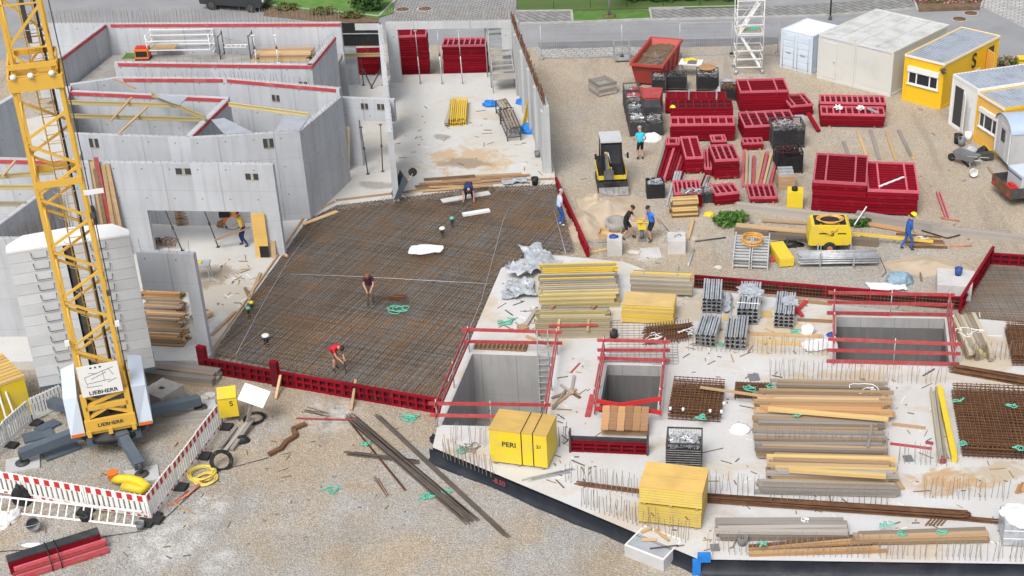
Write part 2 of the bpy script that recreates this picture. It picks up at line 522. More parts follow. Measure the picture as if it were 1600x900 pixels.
P('bitumen', (0.011, 0.014, 0.022), 0.5, (0.035, 0.04, 0.05), 0.9, 0.5, 0.8, bump=0.6, bscale=3)
P('tarpaper', (0.035, 0.037, 0.04), 0.75, (0.08, 0.08, 0.085), 1.2, 0.45, 0.75)
P('outrigger_blue', (0.085, 0.11, 0.14), 0.5, (0.13, 0.15, 0.17), 1.5, 0.5, 0.8, fine=0.08)
P('white_paint', (0.74, 0.74, 0.73), 0.5, (0.6, 0.59, 0.57), 1.5, 0.55, 0.8, fine=0.03)
P('white_plastic', (0.78, 0.78, 0.76), 0.45, (0.62, 0.61, 0.58), 2.5, 0.5, 0.8)
P('cool_white', (0.56, 0.635, 0.72), 0.45, (0.48, 0.54, 0.61), 1.0, 0.5, 0.8)
P('container_grey', (0.575, 0.575, 0.54), 0.55, (0.50, 0.50, 0.47), 0.8, 0.5, 0.8, fine=0.03)
P('container_roof', (0.54, 0.55, 0.53), 0.7, (0.36, 0.365, 0.33), 1.1, 0.45, 0.75, fine=0.08)
P('roof_sheet', (0.42, 0.46, 0.52), 0.45, (0.30, 0.33, 0.37), 1.2, 0.45, 0.75, metal=0.2, fine=0.05)
P('trailer_blue', (0.40, 0.50, 0.62), 0.4, (0.36, 0.44, 0.54), 1.2, 0.45, 0.75)
P('pale_grey', (0.50, 0.505, 0.51), 0.55, (0.42, 0.42, 0.42), 1.5, 0.5, 0.8)
P('grey_plastic', (0.17, 0.175, 0.185), 0.6, (0.24, 0.24, 0.25), 2.5, 0.5, 0.8)
P('galvanised', (0.50, 0.515, 0.53), 0.42, (0.34, 0.35, 0.36), 4.0, 0.4, 0.75, metal=0.35, jit=0.18, fine=0.08)
P('aluminium', (0.62, 0.63, 0.64), 0.4, (0.48, 0.48, 0.48), 3.0, 0.5, 0.8, metal=0.3)
P('section_steel', (0.52, 0.54, 0.57), 0.4, (0.26, 0.27, 0.285), 3.5, 0.4, 0.75, metal=0.4, jit=0.15, fine=0.1)
P('rust', (0.13, 0.062, 0.032), 0.85, (0.21, 0.105, 0.05), 2.5, 0.4, 0.75, fine=0.25)
P('rebar', (0.135, 0.10, 0.074), 0.75, (0.28, 0.145, 0.06), 0.45, 0.42, 0.66, fine=0.3)
P('rebar_grey', (0.185, 0.175, 0.165), 0.7, (0.20, 0.13, 0.075), 0.55, 0.45, 0.68, fine=0.3)
P('dark_rebar', (0.105, 0.085, 0.07), 0.75, (0.16, 0.13, 0.11), 1.2, 0.4, 0.7, fine=0.3)
P('starter_bar', (0.25, 0.22, 0.195), 0.75, (0.30, 0.22, 0.16), 1.5, 0.45, 0.7)
P('mat_bed', (0.32, 0.295, 0.26), 0.9, (0.22, 0.17, 0.115), 0.5, 0.38, 0.68, fine=0.15)
P('glass', (0.03, 0.035, 0.045), 0.12, spec=0.6)
P('dark_inside', (0.05, 0.05, 0.052), 0.8)
P('rubber', (0.03, 0.03, 0.031), 0.8, fine=0.15)
P('plastic_foil', (0.42, 0.445, 0.475), 0.22, (0.27, 0.285, 0.31), 3.5, 0.4, 0.7, bump=1.0, bscale=9)
P('white_foil', (0.78, 0.78, 0.78), 0.4, (0.64, 0.64, 0.65), 3.5, 0.45, 0.75, bump=1.0, bscale=7)
P('blue_tarp', (0.015, 0.20, 0.62), 0.45, (0.02, 0.12, 0.42), 4.0, 0.45, 0.75, bump=1.0, bscale=8)
P('blue_grey_cloth', (0.20, 0.31, 0.40), 0.8, (0.36, 0.42, 0.46), 4.0, 0.45, 0.75, bump=1.0, bscale=8)
P('blue_plastic', (0.03, 0.07, 0.26), 0.45)
P('strap_green', (0.12, 0.50, 0.36), 0.6)
P('hose_yellow', (0.72, 0.58, 0.12), 0.5, (0.62, 0.42, 0.1), 3)
P('hose_orange', (0.66, 0.34, 0.06), 0.5, (0.72, 0.5, 0.22), 5)
P('rod_orange', (0.55, 0.16, 0.09), 0.6, (0.48, 0.3, 0.2), 4)
P('orange', (0.68, 0.17, 0.03), 0.5)
P('block_concrete', (0.56, 0.58, 0.60), 0.8, (0.49, 0.505, 0.525), 1.1, 0.4, 0.75, fine=0.1, jit=0.06)
P('rough_concrete', (0.34, 0.325, 0.30), 0.9, (0.24, 0.225, 0.205), 1.5, 0.4, 0.7, fine=0.2, bump=0.6, bscale=10)
P('cube_concrete', (0.56, 0.55, 0.53), 0.85, (0.42, 0.41, 0.39), 1.3, 0.4, 0.75, fine=0.12, bump=0.3)
P('clamp_steel', (0.22, 0.215, 0.21), 0.45, (0.42, 0.42, 0.42), 6.0, 0.35, 0.65, metal=0.3, fine=0.2)
P('plate_grey', (0.36, 0.385, 0.42), 0.6, (0.28, 0.30, 0.33), 1.5, 0.45, 0.75, fine=0.05)
P('stair_steel', (0.36, 0.365, 0.36), 0.5, (0.27, 0.27, 0.265), 3.0, 0.45, 0.75, fine=0.1)
P('car_paint', (0.035, 0.038, 0.042), 0.25, spec=0.5)
P('skin', (0.48, 0.27, 0.19), 0.55)
P('skin_shade', (0.30, 0.12, 0.09), 0.6)
P('hair_dark', (0.035, 0.024, 0.018), 0.7)
P('hair_grey', (0.35, 0.34, 0.33), 0.7)
P('hair_red', (0.22, 0.09, 0.045), 0.7)
P('boot', (0.05, 0.04, 0.032), 0.7)
P('cloth_navy', (0.02, 0.035, 0.11), 0.85, fine=0.2)
P('cloth_blue', (0.03, 0.10, 0.36), 0.85, fine=0.15)
P('cloth_blue_shirt', (0.03, 0.17, 0.62), 0.85, fine=0.15)
P('cloth_black', (0.02, 0.02, 0.023), 0.85, fine=0.2)
P('cloth_light', (0.48, 0.58, 0.72), 0.85, fine=0.1)
P('cloth_red', (0.55, 0.02, 0.035), 0.85, fine=0.15)
P('cloth_plum', (0.085, 0.03, 0.06), 0.85, fine=0.2)
P('cloth_brown', (0.16, 0.115, 0.085), 0.85, fine=0.2)
P('cloth_turquoise', (0.05, 0.52, 0.66), 0.85, fine=0.1)
P('cloth_yellow', (0.78, 0.52, 0.08), 0.85, fine=0.1)
P('helmet_yellow', (0.85, 0.66, 0.02), 0.35)
P('paper', (0.74, 0.73, 0.70), 0.8)
P('ink', (0.03, 0.03, 0.035), 0.7)
P('faint_red', (0.28, 0.06, 0.06), 0.8)
wood('wood_pale', (0.60, 0.42, 0.235), (0.46, 0.30, 0.155))
wood('wood_mid', (0.40, 0.275, 0.165), (0.27, 0.18, 0.105), jit=0.35)
wood('wood_old', (0.32, 0.26, 0.20), (0.21, 0.165, 0.125), jit=0.35)
wood('wood_grey', (0.37, 0.34, 0.305), (0.25, 0.225, 0.20), jit=0.35)
wood('wood_brown', (0.235, 0.135, 0.07), (0.15, 0.085, 0.045))
wood('beam_yellow', (0.50, 0.405, 0.18), (0.38, 0.315, 0.17), jit=0.35)
wood('beam_bright', (0.72, 0.50, 0.06), (0.58, 0.40, 0.07), jit=0.15)
wood('beam_weathered', (0.44, 0.38, 0.27), (0.31, 0.27, 0.20), jit=0.3)
wood('ply_tan', (0.66, 0.47, 0.20), (0.54, 0.37, 0.15), jit=0.12)
wood('ply_yellow', (0.68, 0.435, 0.13), (0.56, 0.37, 0.12), jit=0.12)
wood('ply_brown', (0.34, 0.19, 0.10), (0.22, 0.12, 0.065), jit=0.25)
wood('ply_orange', (0.50, 0.28, 0.13), (0.36, 0.20, 0.095), jit=0.25)
M_ = MATS
SL = 0.45      # top of the foundation slab
FL = 0.35      # floor of the unfinished building
WT = 4.60      # top of the left walls
HT = 3.80      # top of the hall walls
def xy(p): return (p[0], p[1])
def gp(pts, z=0.0): return [xy(G(x, y, z)) for x, y in pts]
def inset(poly, d):
 """grow (d>0) a quad given back-left, back-right, front-right, front-left"""
 c = Vector((sum(p[0] for p in poly) / len(poly), sum(p[1] for p in poly) / len(poly)))
 out = []
 for p in poly:
  v = Vector(p[:2]) - c
  out.append((p[0] + math.copysign(d, v.x), p[1] + math.copysign(d, v.y)))
 return out
PIT1 = gp([(738, 553), (866, 557), (848, 668), (690, 664)], SL)
PIT2 = gp([(949, 570), (1034, 572), (1026, 646), (935, 644)], SL)
PIT3 = gp([(1307, 495), (1476, 498), (1484, 571), (1306, 565)], SL)
PITS = [PIT1, PIT2, PIT3]
def sheet(name, px, z, m, kind='structure', th=0.0):
 b = MB()
 b.prism(gp(px, z), z - th, z, 0)
 return struct(b.build(name, M_[m]), kind)
b = MB()
b.prism([(-260, -40), (260, -40), (260, 420), (-260, 420)], 0, 0, 0, holes=[inset(p, 0.1) for p in PITS])
struct(b.build('ground', M_['gravel']))
sheet('road', [(-700, -120), (1900, -120), (2300, 240), (2300, 300), (1560, 118), (1480, 62), (1215, 64), (1190, 65), (845, 73), (800, 76), (500, 62), (-300, 112), (-700, 160)], 0.004, 'asphalt')
sheet('road_edge', [(840, 66), (1190, 59), (1215, 58), (1216, 68), (1190, 71), (845, 79)], 0.008, 'asphalt_patch')
sheet('pavement', [(836, 77), (985, 73), (1062, 74), (1062, 82), (980, 87), (842, 91)], 0.012, 'pale_paving')
sheet('pavement', [(806, 18), (893, 17), (893, 34), (812, 37)], 0.06, 'dark_paving', th=0.06)
sheet('pavement', [(1015, 15), (1190, 11), (1190, 26), (1018, 31)], 0.06, 'dark_paving', th=0.06)
sheet('pavement', [(1193, 11), (1420, -4), (1428, 13), (1300, 23), (1193, 26)], 0.06, 'dark_paving', th=0.06)
sheet('lawn', [(808, -140), (1160, -140), (1152, 10), (980, 13), (808, 17)], 0.10, 'grass_soil', th=0.1)
sheet('grass_strip', [(893, 17), (1013, 15), (1017, 29), (895, 34)], 0.10, 'grass_blade', th=0.1)
sheet('driveway', [(612, -140), (806, -140), (806, 22), (790, 36), (614, 36)], 0.016, 'paving')
sheet('lawn', [(412, -140), (622, -140), (614, 19), (592, 26), (440, 11), (416, 7)], 0.10, 'grass_blade', th=0.1)
sheet('planting_bed', [(414, 9), (440, 13), (592, 28), (590, 35), (500, 33), (412, 24)], 0.05, 'soil', th=0.05)
sheet('pavement', [(1538, -30), (1760, -30), (1760, 78), (1610, 48), (1530, 8)], 0.012, 'pale_paving')
sheet('flower_bed', [(1422, -22), (1540, -22), (1531, 13), (1436, 16)], 0.12, 'soil', th=0.12)
def kerb(px, name='kerb', w=0.14, h=0.12):
 b = MB()
 pts = [G(x, y, 0) for x, y in px]
 for p, q in zip(pts, pts[1:]):
  d = (q - p).normalized() * 0.0
  b.bar(p + Vector((0, 0, h / 2)), q + Vector((0, 0, h / 2)), w, h)
 return struct(b.build(name, M_['kerb_stone']))
kerb([(806, 19), (893, 18), (895, 36), (1018, 31), (1015, 14.5), (1192, 10.5)])
kerb([(812, 38), (895, 36)])
kerb([(1018, 32), (1190, 28), (1300, 25), (1430, 14.5)])
kerb([(412, 8), (440, 12), (592, 27), (640, -20)])
kerb([(1420, -24), (1433, 17), (1532, 14), (1545, -20)])
def manhole(px, py, lab, r=0.42):
 o = thing('manhole_cover', lab, 'manhole cover', G(px, py, 0.018), 0, 'manhole covers in the road')
 a = MB(); a.lathe([(r + .12, 0), (r + .12, .012), (r, .014)], n=24); a.build('frame', M_['kerb_stone'], o)
 c = MB(); c.lathe([(r, 0.002), (r, .016), (0.02, .018)], n=24); c.build('cover', M_['rust'], o)
manhole(629, 15, 'left of the two manhole covers in the paved driveway')
manhole(664, 14, 'right of the two manhole covers in the paved driveway')
manhole(1499, 30, 'nearer of the two round covers in the road by the flower bed')
manhole(1517, 21, 'farther of the two round covers in the road by the flower bed')
def leaves(mb, c, r, n, size, nm=1, flat=0.0, rng=random):
 for _ in range(n):
  while True:
   d = Vector((rng.uniform(-1, 1), rng.uniform(-1, 1), rng.uniform(-1, 1)))
   if 0.15 < d.length < 1: break
  d = d.normalized() * (d.length ** 0.5)
  q = 0.72 + 0.55 * noise.noise(Vector(c) * 1.3 + d * 1.9)
  p = Vector((c[0] + d.x * r[0] * q, c[1] + d.y * r[1] * q, c[2] + d.z * r[2] * q))
  if p.z < 0.03: p.z = 0.03 + rng.random() * 0.1
  a = Vector((rng.gauss(0, 1), rng.gauss(0, 1), rng.gauss(0, 1))).normalized()
  s = a.cross(Vector((rng.gauss(0, 1), rng.gauss(0, 1), rng.gauss(0, 1)))).normalized()
  z = size * rng.uniform(0.6, 1.3)
  mb.add([p - a * z, p + s * z * 0.5, p + a * z, p - s * z * 0.5], [(0, 1, 2, 3)], rng.randrange(nm))
def bush(name, px, py, r, n, size, mats, lab, cat='shrub', group=None):
 p = G(px, py, 0)
 o = thing(name, lab, cat, p, 0, group)
 b = MB()
 for k in range(5):
  a = random.uniform(0, 2 * PI)
  b.tube([(0, 0, 0), (math.cos(a) * r[0] * .4, math.sin(a) * r[1] * .4, r[2] * 1.2)], 0.03, 5)
 b.build('stem', M_['wood_brown'], o)
 l = MB()
 leaves(l, (0, 0, r[2]), r, n, size, len(mats))
 l.build('foliage', [M_[x] for x in mats], o)
 return o
bush('round_bush', 578, 17, (1.5, 1.2, 0.9), 2600, 0.13, ['leaf_mid', 'leaf_dark'], 'round dark green bush on the lawn beside the paved driveway')
for i, (px, py, rr) in enumerate([(450, 17, .5), (505, 24, .55), (550, 29, .5)]):
 bush('low_shrub', px, py, (rr * 2.0, .45, rr * .6), 500, 0.09, ['dry_leaf', 'leaf_mid', 'dry_leaf'],
         ['leftmost low brownish shrub in the bed behind the red capped back wall', 'middle low brownish shrub in the bed behind the red capped back wall', 'rightmost low brownish shrub in the bed behind the red capped back wall'][i], 'shrub', 'low shrubs in the roadside bed')
def hedge(name, pa, pb, hgt, dep, n, size, mats, lab, cat='hedge'):
 a, ang, wd = fr(pa, pb)
 o = thing(name, lab, cat, a, ang)
 l = MB()
 k = max(2, int(wd / 1.2))
 for i in range(k):
  leaves(l, ((i + .5) * wd / k, dep / 2, hgt * .5), (wd / k * .85, dep * .6, hgt * .58 * random.uniform(.85, 1.15)), n // k, size, len(mats))
 l.build('foliage', [M_[x] for x in mats], o)
 st = MB()
 for i in range(k * 2):
  x = (i + .5) * wd / k / 2
  st.tube([(x, dep / 2, 0), (x + random.uniform(-.2, .2), dep / 2, hgt * .7)], .025, 5)
 st.build('stem', M_['wood_brown'], o)
hedge('dark_hedge', (978, 8), (1150, 5), 1.1, 1.6, 7000, 0.12, ['leaf_dark', 'leaf_dark', 'leaf_mid'], 'dark green clipped hedge along the lawn beyond the road')
hedge('flowering_shrubs', (1436, 10), (1530, 7), 0.5, 1.2, 1700, 0.10, ['flower_pink', 'leaf_mid', 'flower_pink', 'dry_leaf'], 'bed of low pink flowering shrubs at the road corner', 'flowers')
hedge('flowering_shrubs', (1556, 108), (1640, 112), 0.7, 1.0, 1000, 0.10, ['flower_pink', 'dry_leaf', 'leaf_mid'], 'pink flowering shrubs behind the yellow site office', 'flowers')
def mesh_fence(pa, pb, hgt, lab, name='mesh_fence', bay=2.5, post='dark_steel', wire='dark_steel', step=0.12, feet=False, r=0.02, wr=0.004, group=None, sag=False):
 a, ang, wd = fr(pa, pb)
 o = thing(name, lab, 'fence', a, ang, group)
 n = max(1, round(wd / bay))
 for i in range(n + 1):
  p = MB(); p.tube([(i * wd / n, 0, 0), (i * wd / n, 0, hgt)], r, 6)
  p.build('post', M_[post], o)
  if feet:
   f = MB(); f.box(i * wd / n - .12, i * wd / n + .12, -.3, .3, 0, .13); f.build('foot', M_['rough_concrete'], o)
 wb = MB()
 k = int(wd / step)
 for i in range(k):
  x = (i + .5) * wd / k
  wb.bar((x, 0.0, .06), (x, 0.0, hgt - .02), wr, wr)
 for z in [x * 0.25 + .08 for x in range(int(hgt / .25))]:
  wb.bar((0, 0, z), (wd, 0, z), wr, wr)
 for z in (.06, hgt - .02):
  wb.bar((0, 0, z), (wd, 0, z), r * 1.3, r * 1.3)
 wb.build('wire_mesh', M_[wire], o)
 return o
mesh_fence((808, 16), (1150, 9), 1.3, 'dark wire mesh fence along the lawn beyond the road')
for i, (pa, pb) in enumerate([((846, 92), (972, 90)), ((972, 90), (1062, 88)), ((1062, 88), (1143, 86)), ((1143, 88), (1215, 86))]):
 mesh_fence(pa, pb, 2.05, ['galvanised site fence panels between the hall and the mesh basket', 'galvanised site fence panels behind the red skip',
               'galvanised site fence panels beside the scaffold stair tower', 'galvanised site fence panels behind the scaffold stair tower'][i], 'site_fence', 3.4, 'galvanised', 'galvanised', .12, True, .022, .005, 'site fence along the road')
p = G(952, 25, .1)
o = thing('young_tree', 'young tree with slim pale trunk on the grass strip beyond the road', 'tree', p)
t_ = MB(); t_.tube([(0, 0, 0), (.02, 0, 1.4), (0, .03, 3.2)], .07, 8, radii=[.085, .065, .04])
for k in range(7):
 a = k * 2.4
 t_.tube([(0, 0, 2.1 + k * .15), (math.cos(a) * .8, math.sin(a) * .8, 2.8 + k * .25)], .02, 5, radii=[.03, .01])
t_.build('trunk', M_['wood_grey'], o)
l_ = MB()
for k in range(7):
 a = k * 2.4
 leaves(l_, (math.cos(a) * .6, math.sin(a) * .6, 3.0 + k * .25), (.6, .6, .5), 260, .09, 2)
l_.build('crown', [M_['leaf_mid'], M_['leaf_dark']], o)
b = MB(); b.lathe([(.45, 0), (.3, .05), (0.02, .07)], n=14); struct(b.build('mulch', M_['soil'], None, p), 'stuff')
o = thing('lamp_post', 'slim dark post standing on the kerb behind the white container', 'post', G(1297, 31, 0))
b = MB(); b.tube([(0, 0, 0), (0, 0, 4.5)], .05, 8, radii=[.06, .045]); b.build('pole', M_['dark_steel'], o)
b = MB(); b.lathe([(.13, 0), (.13, .04), (.06, .3)], n=12); b.build('base', M_['dark_steel'], o)
a, ang, wd = fr((315, 15), (408, 21))
car = thing('parked_car', 'dark grey estate car parked on the road behind the building', 'car', loc2(a, ang, wd / 2), ang)
b = MB()
prof = [(-2.15, .38), (-2.2, .62), (-2.12, .95), (-2.0, 1.02), (-1.75, 1.62), (-1.5, 1.70), (.35, 1.68), (.95, 1.12), (1.95, .98), (2.15, .8), (2.2, .5), (2.1, .36)]
vs = [(x, y, z) for y in (0, 1.8) for x, z in prof]
n = len(prof)
b.add(vs, [tuple(range(n)), tuple(range(2 * n - 1, n - 1, -1))] + [(i, i + n, (i + 1) % n + n, (i + 1) % n) for i in range(n)])
b.build('body', M_['car_paint'], car)
for x0, x1 in ((-1.62, -.75), (-.65, .3)):
 g = MB(); g.add([(x0, -.012, 1.08), (x1, -.012, 1.08), (x1 - .05 if x1 < 0 else x1 + .0, -.012, 1.55), (x0 + .12, -.012, 1.55)], [(0, 1, 2, 3)]); g.build('side_window', M_['glass'], car)
g = MB(); g.add([(.42, .1, 1.665), (.93, .1, 1.15), (.93, 1.7, 1.15), (.42, 1.7, 1.665)], [(0, 1, 2, 3)], M=Matrix.Translation((.02, 0, .02))); g.build('windscreen', M_['glass'], car)
for x in (-1.35, 1.4):
 for y in (-.02, 1.62):
  wv = MB(); wv.tube([(x, y, .36), (x, y + .2, .36)], .36, 18); wo = wv.build('wheel', M_['rubber'], car)
  rv = MB(); rv.tube([(x, y - .01, .36), (x, y + .21, .36)], .2, 12); rv.build('rim', M_['dark_steel'], wo)
for y in (.2, 1.45):
 h = MB(); h.box(2.15, 2.21, y, y + .25, .66, .8); h.build('headlight', M_['white_plastic'], car)
def zwall(mb, L, H0, H1, th, holes=()):
 """upright wall slab in the local xz plane, y from 0 to th, with rectangular openings (x0,x1,z0,z1)"""
 base = [h for h in holes if h[2] <= H0 + 1e-6]
 inner = [[(h[0], h[2]), (h[1], h[2]), (h[1], h[3]), (h[0], h[3])] for h in holes if h[2] > H0 + 1e-6]
 out = [(0, H0)]
 for h in sorted(base):
  out += [(h[0], H0), (h[0], h[3]), (h[1], h[3]), (h[1], H0)]
 out += [(L, H0), (L, H1), (0, H1)]
 if base:
  x = 0
  for h in sorted(base):
   if h[0] - x > .01: mb.box(x, h[0], 0, th, H0, H1)
   mb.box(h[0], h[1], 0, th, h[3], H1); x = h[1]
  if L - x > .01: mb.box(x, L, 0, th, H0, H1)
  return
 t = MB(); t.prism(out, -th, 0, 0, holes=inner)
 mb.add([(x, -z, y) for x, y, z in t.v], t.f, 0)
def starters(mb, L, y0, z0, h=0.7, step=0.15, rows=2, dy=0.14, r=0.014, m=0, hook=False, skip=0.0):
 n = int(L / step)
 for j in range(rows):
  for i in range(n):
   if random.random() < skip: continue
   x = (i + .5) * L / n + random.uniform(-.02, .02)
   y = y0 + j * dy
   hh = h * random.uniform(.85, 1.1)
   lx, ly = random.gauss(0, .045), random.gauss(0, .045)
   mb.bar((x, y, z0 - .05), (x + lx, y + ly, z0 + hh), r, r, m)
def wall(p0, p1, lab, zt=WT, z0=FL, th=0.25, holes=(), trim=None, bars=None, niches=(), mat='wall_concrete', name='concrete_wall', group='unfinished concrete walls', trimface=0, lip=True):
 """p0, p1: photograph positions of the two ends of the wall's near top edge"""
 a, e = G(p0[0], p0[1], zt), G(p1[0], p1[1], zt)
 d = e - a
 L, ang = d.length, math.atan2(d.y, d.x)
 b = MB()
 zwall(b, L, z0, zt, th, holes)
 o = b.build(name, M_[mat], None, (a.x, a.y, 0), ang)
 tag(o, lab, 'wall', group)
 if trim:
  t = MB()
  y = -0.035 if trimface == 0 else th
  t.box(trim[0] * L, trim[1] * L, y, y + .035, zt - .17, zt - .015)
  t.build('red_edge_board', M_['trim_red'], o)
 if lip:
  t = MB()                                   # pale laitance left on top of the pour
  t.box(.02, L - .02, .03, th - .03, zt, zt + .012)
  t.build('top_edge', M_['pale_concrete'], o)
 if bars:
  t = MB()
  starters(t, L, .06, zt, **bars)
  t.build('starter_bar_row', M_['starter_bar'], o)
 for x, z, w_, h_ in niches:
  t = MB()
  t.box(x, x + w_, -.012, .02, z, z + h_)
  k = t.build('window_recess', M_['dark_inside'], o)
  t = MB(); t.box(x + w_ * .42, x + w_ * .62, -.02, .0, z, z + h_); t.box(x, x + w_, -.018, 0, z - .05, z); t.build('timber_insert', M_['wood_grey'], k)
 return o, L
wall((40, 38), (532, 36), 'long concrete back wall with red edge board and starter bars on top', trim=(.27, 1), bars=dict(h=.75, step=.2, rows=2))
wall((84, 99), (165, 38), 'short slanting concrete wall with red edge at the left of the back room', trim=(0, 1))
wall((178, 98), (487, 102), 'concrete wall with red edge along the front of the back room', trim=(.02, 1), bars=dict(h=.35, step=.4, rows=1), niches=[(9.2, 3.4, .42, .34)])
wall((487, 102), (524, 57), 'short concrete wall with red edge at the right of the back room', trim=(0, 1), bars=dict(h=.4, step=.3, rows=1))
wall((110, 133), (186, 122), 'low end of the second concrete wall behind the crane mast')
wall((186, 122), (351, 123), 'second concrete wall with red edge behind the room of yellow beams', trim=(.04, .98), bars=dict(h=.3, step=.35, rows=1))
wall((351, 123), (530, 139), 'second concrete wall slanting right with red edge and small niches', trim=(.02, .97), bars=dict(h=.45, step=.2, rows=1), niches=[(2.4, 3.7, .4, .3)])
wall((102, 173), (111, 134), 'short wall with red edge at the left end of the beam room', trim=(0, 1))
wall((111, 143), (356, 154), 'inner concrete wall with red edge above the yellow beams', trim=(.0, .98), th=.22)
wall((298, 214), (357, 156), 'slanting concrete partition with red edge across the beam room', trim=(0, 1), th=.28)
wall((98, 209), (296, 216), 'front concrete wall of the beam room beside the crane mast', th=.22, bars=dict(h=.12, step=.3, rows=1), niches=[(1.15, 4.0, .42, .42)])
wall((296, 216), (468, 206), 'front concrete wall of the beam room reaching the corner', th=.22, bars=dict(h=.12, step=.3, rows=1), niches=[(3.1, 3.95, .45, .42), (9, 3.9, .4, .4)][:1])
wall((468, 206), (534, 151), 'concrete wall running back from the tall corner to the corridor', trim=None, bars=dict(h=.12, step=.3, rows=1))
wall((-40, 187), (27, 148), 'slanting pale concrete wall at the left edge behind the mast', th=.3)
wE, LE = wall((121, 254), (426, 258), 'long concrete wall with a wide opening in front of the carpenter', bars=dict(h=.14, step=.3, rows=1),
     holes=[(2.6, 7.1, FL, 2.42)], niches=[(4.15, 4.12, .65, .28), (7.1, 3.92, .55, .28)])
wall((-120, 246), (121, 252), 'concrete wall with red edge at the left behind the crane mast', trim=(0, 1))
wall((121, 254), (128, 235), 'short return of the long wall beside the crane mast', lip=False)
wR, LR = wall((-20, 366), (92, 284), 'slanting concrete wall with red edge and dense starter bars beside the crane mast', trim=(0, 1), trimface=1, bars=None)
t = MB(); starters(t, LR, -.25, 2.6, h=1.5, step=.17, rows=2, dy=.12, r=.016); t.build('starter_bar_row', M_['starter_bar'], wR)
wall((-140, 374), (60, 374), 'blank concrete wall at the left edge behind the counterweight', bars=dict(h=.3, step=.3, rows=1))
wall((212, 394), (302, 398), 'free standing concrete wall end in front of the timber stack', holes=[(-.0, 1.75, FL, 3.0)], bars=dict(h=.5, step=.35, rows=1, skip=.3))
b = MB()
b.prism([xy(G(90, 100, WT)), xy(G(485, 104, WT)), xy(G(522, 57, WT)), xy(G(530, 40, WT)), xy(G(168, 42, WT))], 2.82, 3.05)
struct(b.build('floor_slab', M_['rough_concrete']))
b = MB()
b.prism(gp([(322, 563), (442, 397), (480, 343), (527, 320), (765, 291), (868, 287), (866, 262), (816, 112), (590, 118), (300, 118), (-160, 240), (-300, 560), (-100, 566)], FL), 0, FL, 0)
struct(b.build('floor', M_['hall_concrete']))
hw, LW = wall((602, 36), (810, 33), 'back concrete wall of the hall with a wide opening', HT, FL, .3,
     holes=[(.62, 6.35, FL, 3.42)], bars=dict(h=.8, step=.16, rows=2), mat='pale_concrete')
hl, _ = wall((614, 206), (598, 38), 'long thin concrete wall between the corridor and the hall', HT, FL, .28, bars=dict(h=.12, step=.5, rows=1), mat='pale_concrete', holes=[(4.2, 7.5, FL, 2.9), (9.5, 12.5, FL, 2.9)])
hr, LH = wall((858, 166), (806, 33), 'concrete wall along the right side of the hall with rusty starter bars', HT, FL, .28, mat='pale_concrete')
t = MB(); starters(t, LH, .18, HT, h=.55, step=.12, rows=2, dy=.08, r=.02); t.build('starter_bar_row', M_['rust'], hr)
for x in (.0, 2.6, 5.2, 8.0, 10.8):
 t = MB(); t.box(x + .05, x + .45, .281, .40, FL, HT - .02 if x else HT - .3); t.build('pilaster', M_['pale_concrete'], hr)
ll, LL = wall((528, 153), (608, 156), 'concrete lintel over the corridor opening', 3.86, FL, .25, holes=[(.9, 2.75, FL, 2.75)], mat='wall_concrete', niches=[(1.1, 3.35, .35, .28), (1.9, 3.35, .35, .28)])
SLAB = [(676, 699), (690, 636), (783, 419), (835, 396), (975, 409), (1085, 451), (1300, 475), (1490, 495), (1800, 522), (1800, 884), (1092, 874), (985, 829)]
b = MB()
b.prism(gp(SLAB, SL), 0.0, SL, 0, 1, holes=PITS)
for i, f in enumerate(b.f):                        # the sides of the shaft openings are bare concrete
 if b.m[i] == 1 and all(any((Vector(b.v[j][:2]) - Vector(q)).length < .01 for p_ in PITS for q in p_) for j in f): b.m[i] = 2
struct(b.build('foundation_slab', [M_['slab_concrete'], M_['bitumen'], M_['pit_concrete']]))
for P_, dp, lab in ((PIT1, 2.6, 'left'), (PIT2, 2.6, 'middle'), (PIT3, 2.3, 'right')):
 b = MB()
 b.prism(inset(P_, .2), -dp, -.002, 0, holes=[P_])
 q = b.build('shaft_wall', M_['pit_concrete' if lab == 'left' else 'shaded_concrete'])
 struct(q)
 b = MB(); b.prism(inset(P_, .2), -dp - .2, -dp - .001, 0); struct(b.build('shaft_floor', M_['rough_concrete']))
b = MB()
fe = [G(x, y, SL) for x, y in [(672, 700), (985, 830), (1092, 875), (1800, 885)]]
for p, q in zip(fe, fe[1:]):
 d = (q - p).normalized(); nrm = Vector((d.y, -d.x, 0))
 k = max(2, int((q - p).length / .5))
 for i in range(k):
  a0, a1 = p.lerp(q, i / k), p.lerp(q, (i + 1) / k)
  o0 = nrm * (.05 + .03 * noise.noise(a0 * 1.7)); o1 = nrm * (.05 + .03 * noise.noise(a1 * 1.7))
  f0 = nrm * (.2 + .1 * noise.noise(a0 * .9)); f1 = nrm * (.2 + .1 * noise.noise(a1 * .9))
  z0 = .03 + .03 * noise.noise(a0 * 2.3); z1 = .03 + .03 * noise.noise(a1 * 2.3)
  b.add([a0 + o0 + Vector((0, 0, z0 - .02)), a1 + o1 + Vector((0, 0, z1 - .02)), a1 + o1 - Vector((0, 0, SL - .1)), a0 + o0 - Vector((0, 0, SL - .1)),
               a1 + f1 - Vector((0, 0, SL - .012)), a0 + f0 - Vector((0, 0, SL - .012))], [(0, 3, 2, 1), (3, 5, 4, 2)], 0, True)
tag(b.build('waterproof_sheet', M_['bitumen']), 'black bitumen sheet along the front edge of the pale foundation slab', 'waterproofing')
MAT = [(335, 558), (441, 402), (479, 345), (526, 323), (765, 294), (868, 290), (897, 393), (838, 398), (785, 420), (690, 630)]
b = MB(); b.prism(gp(MAT, .1), 0.0, .05, 0)
struct(b.build('blinding_bed', M_['mat_bed']))
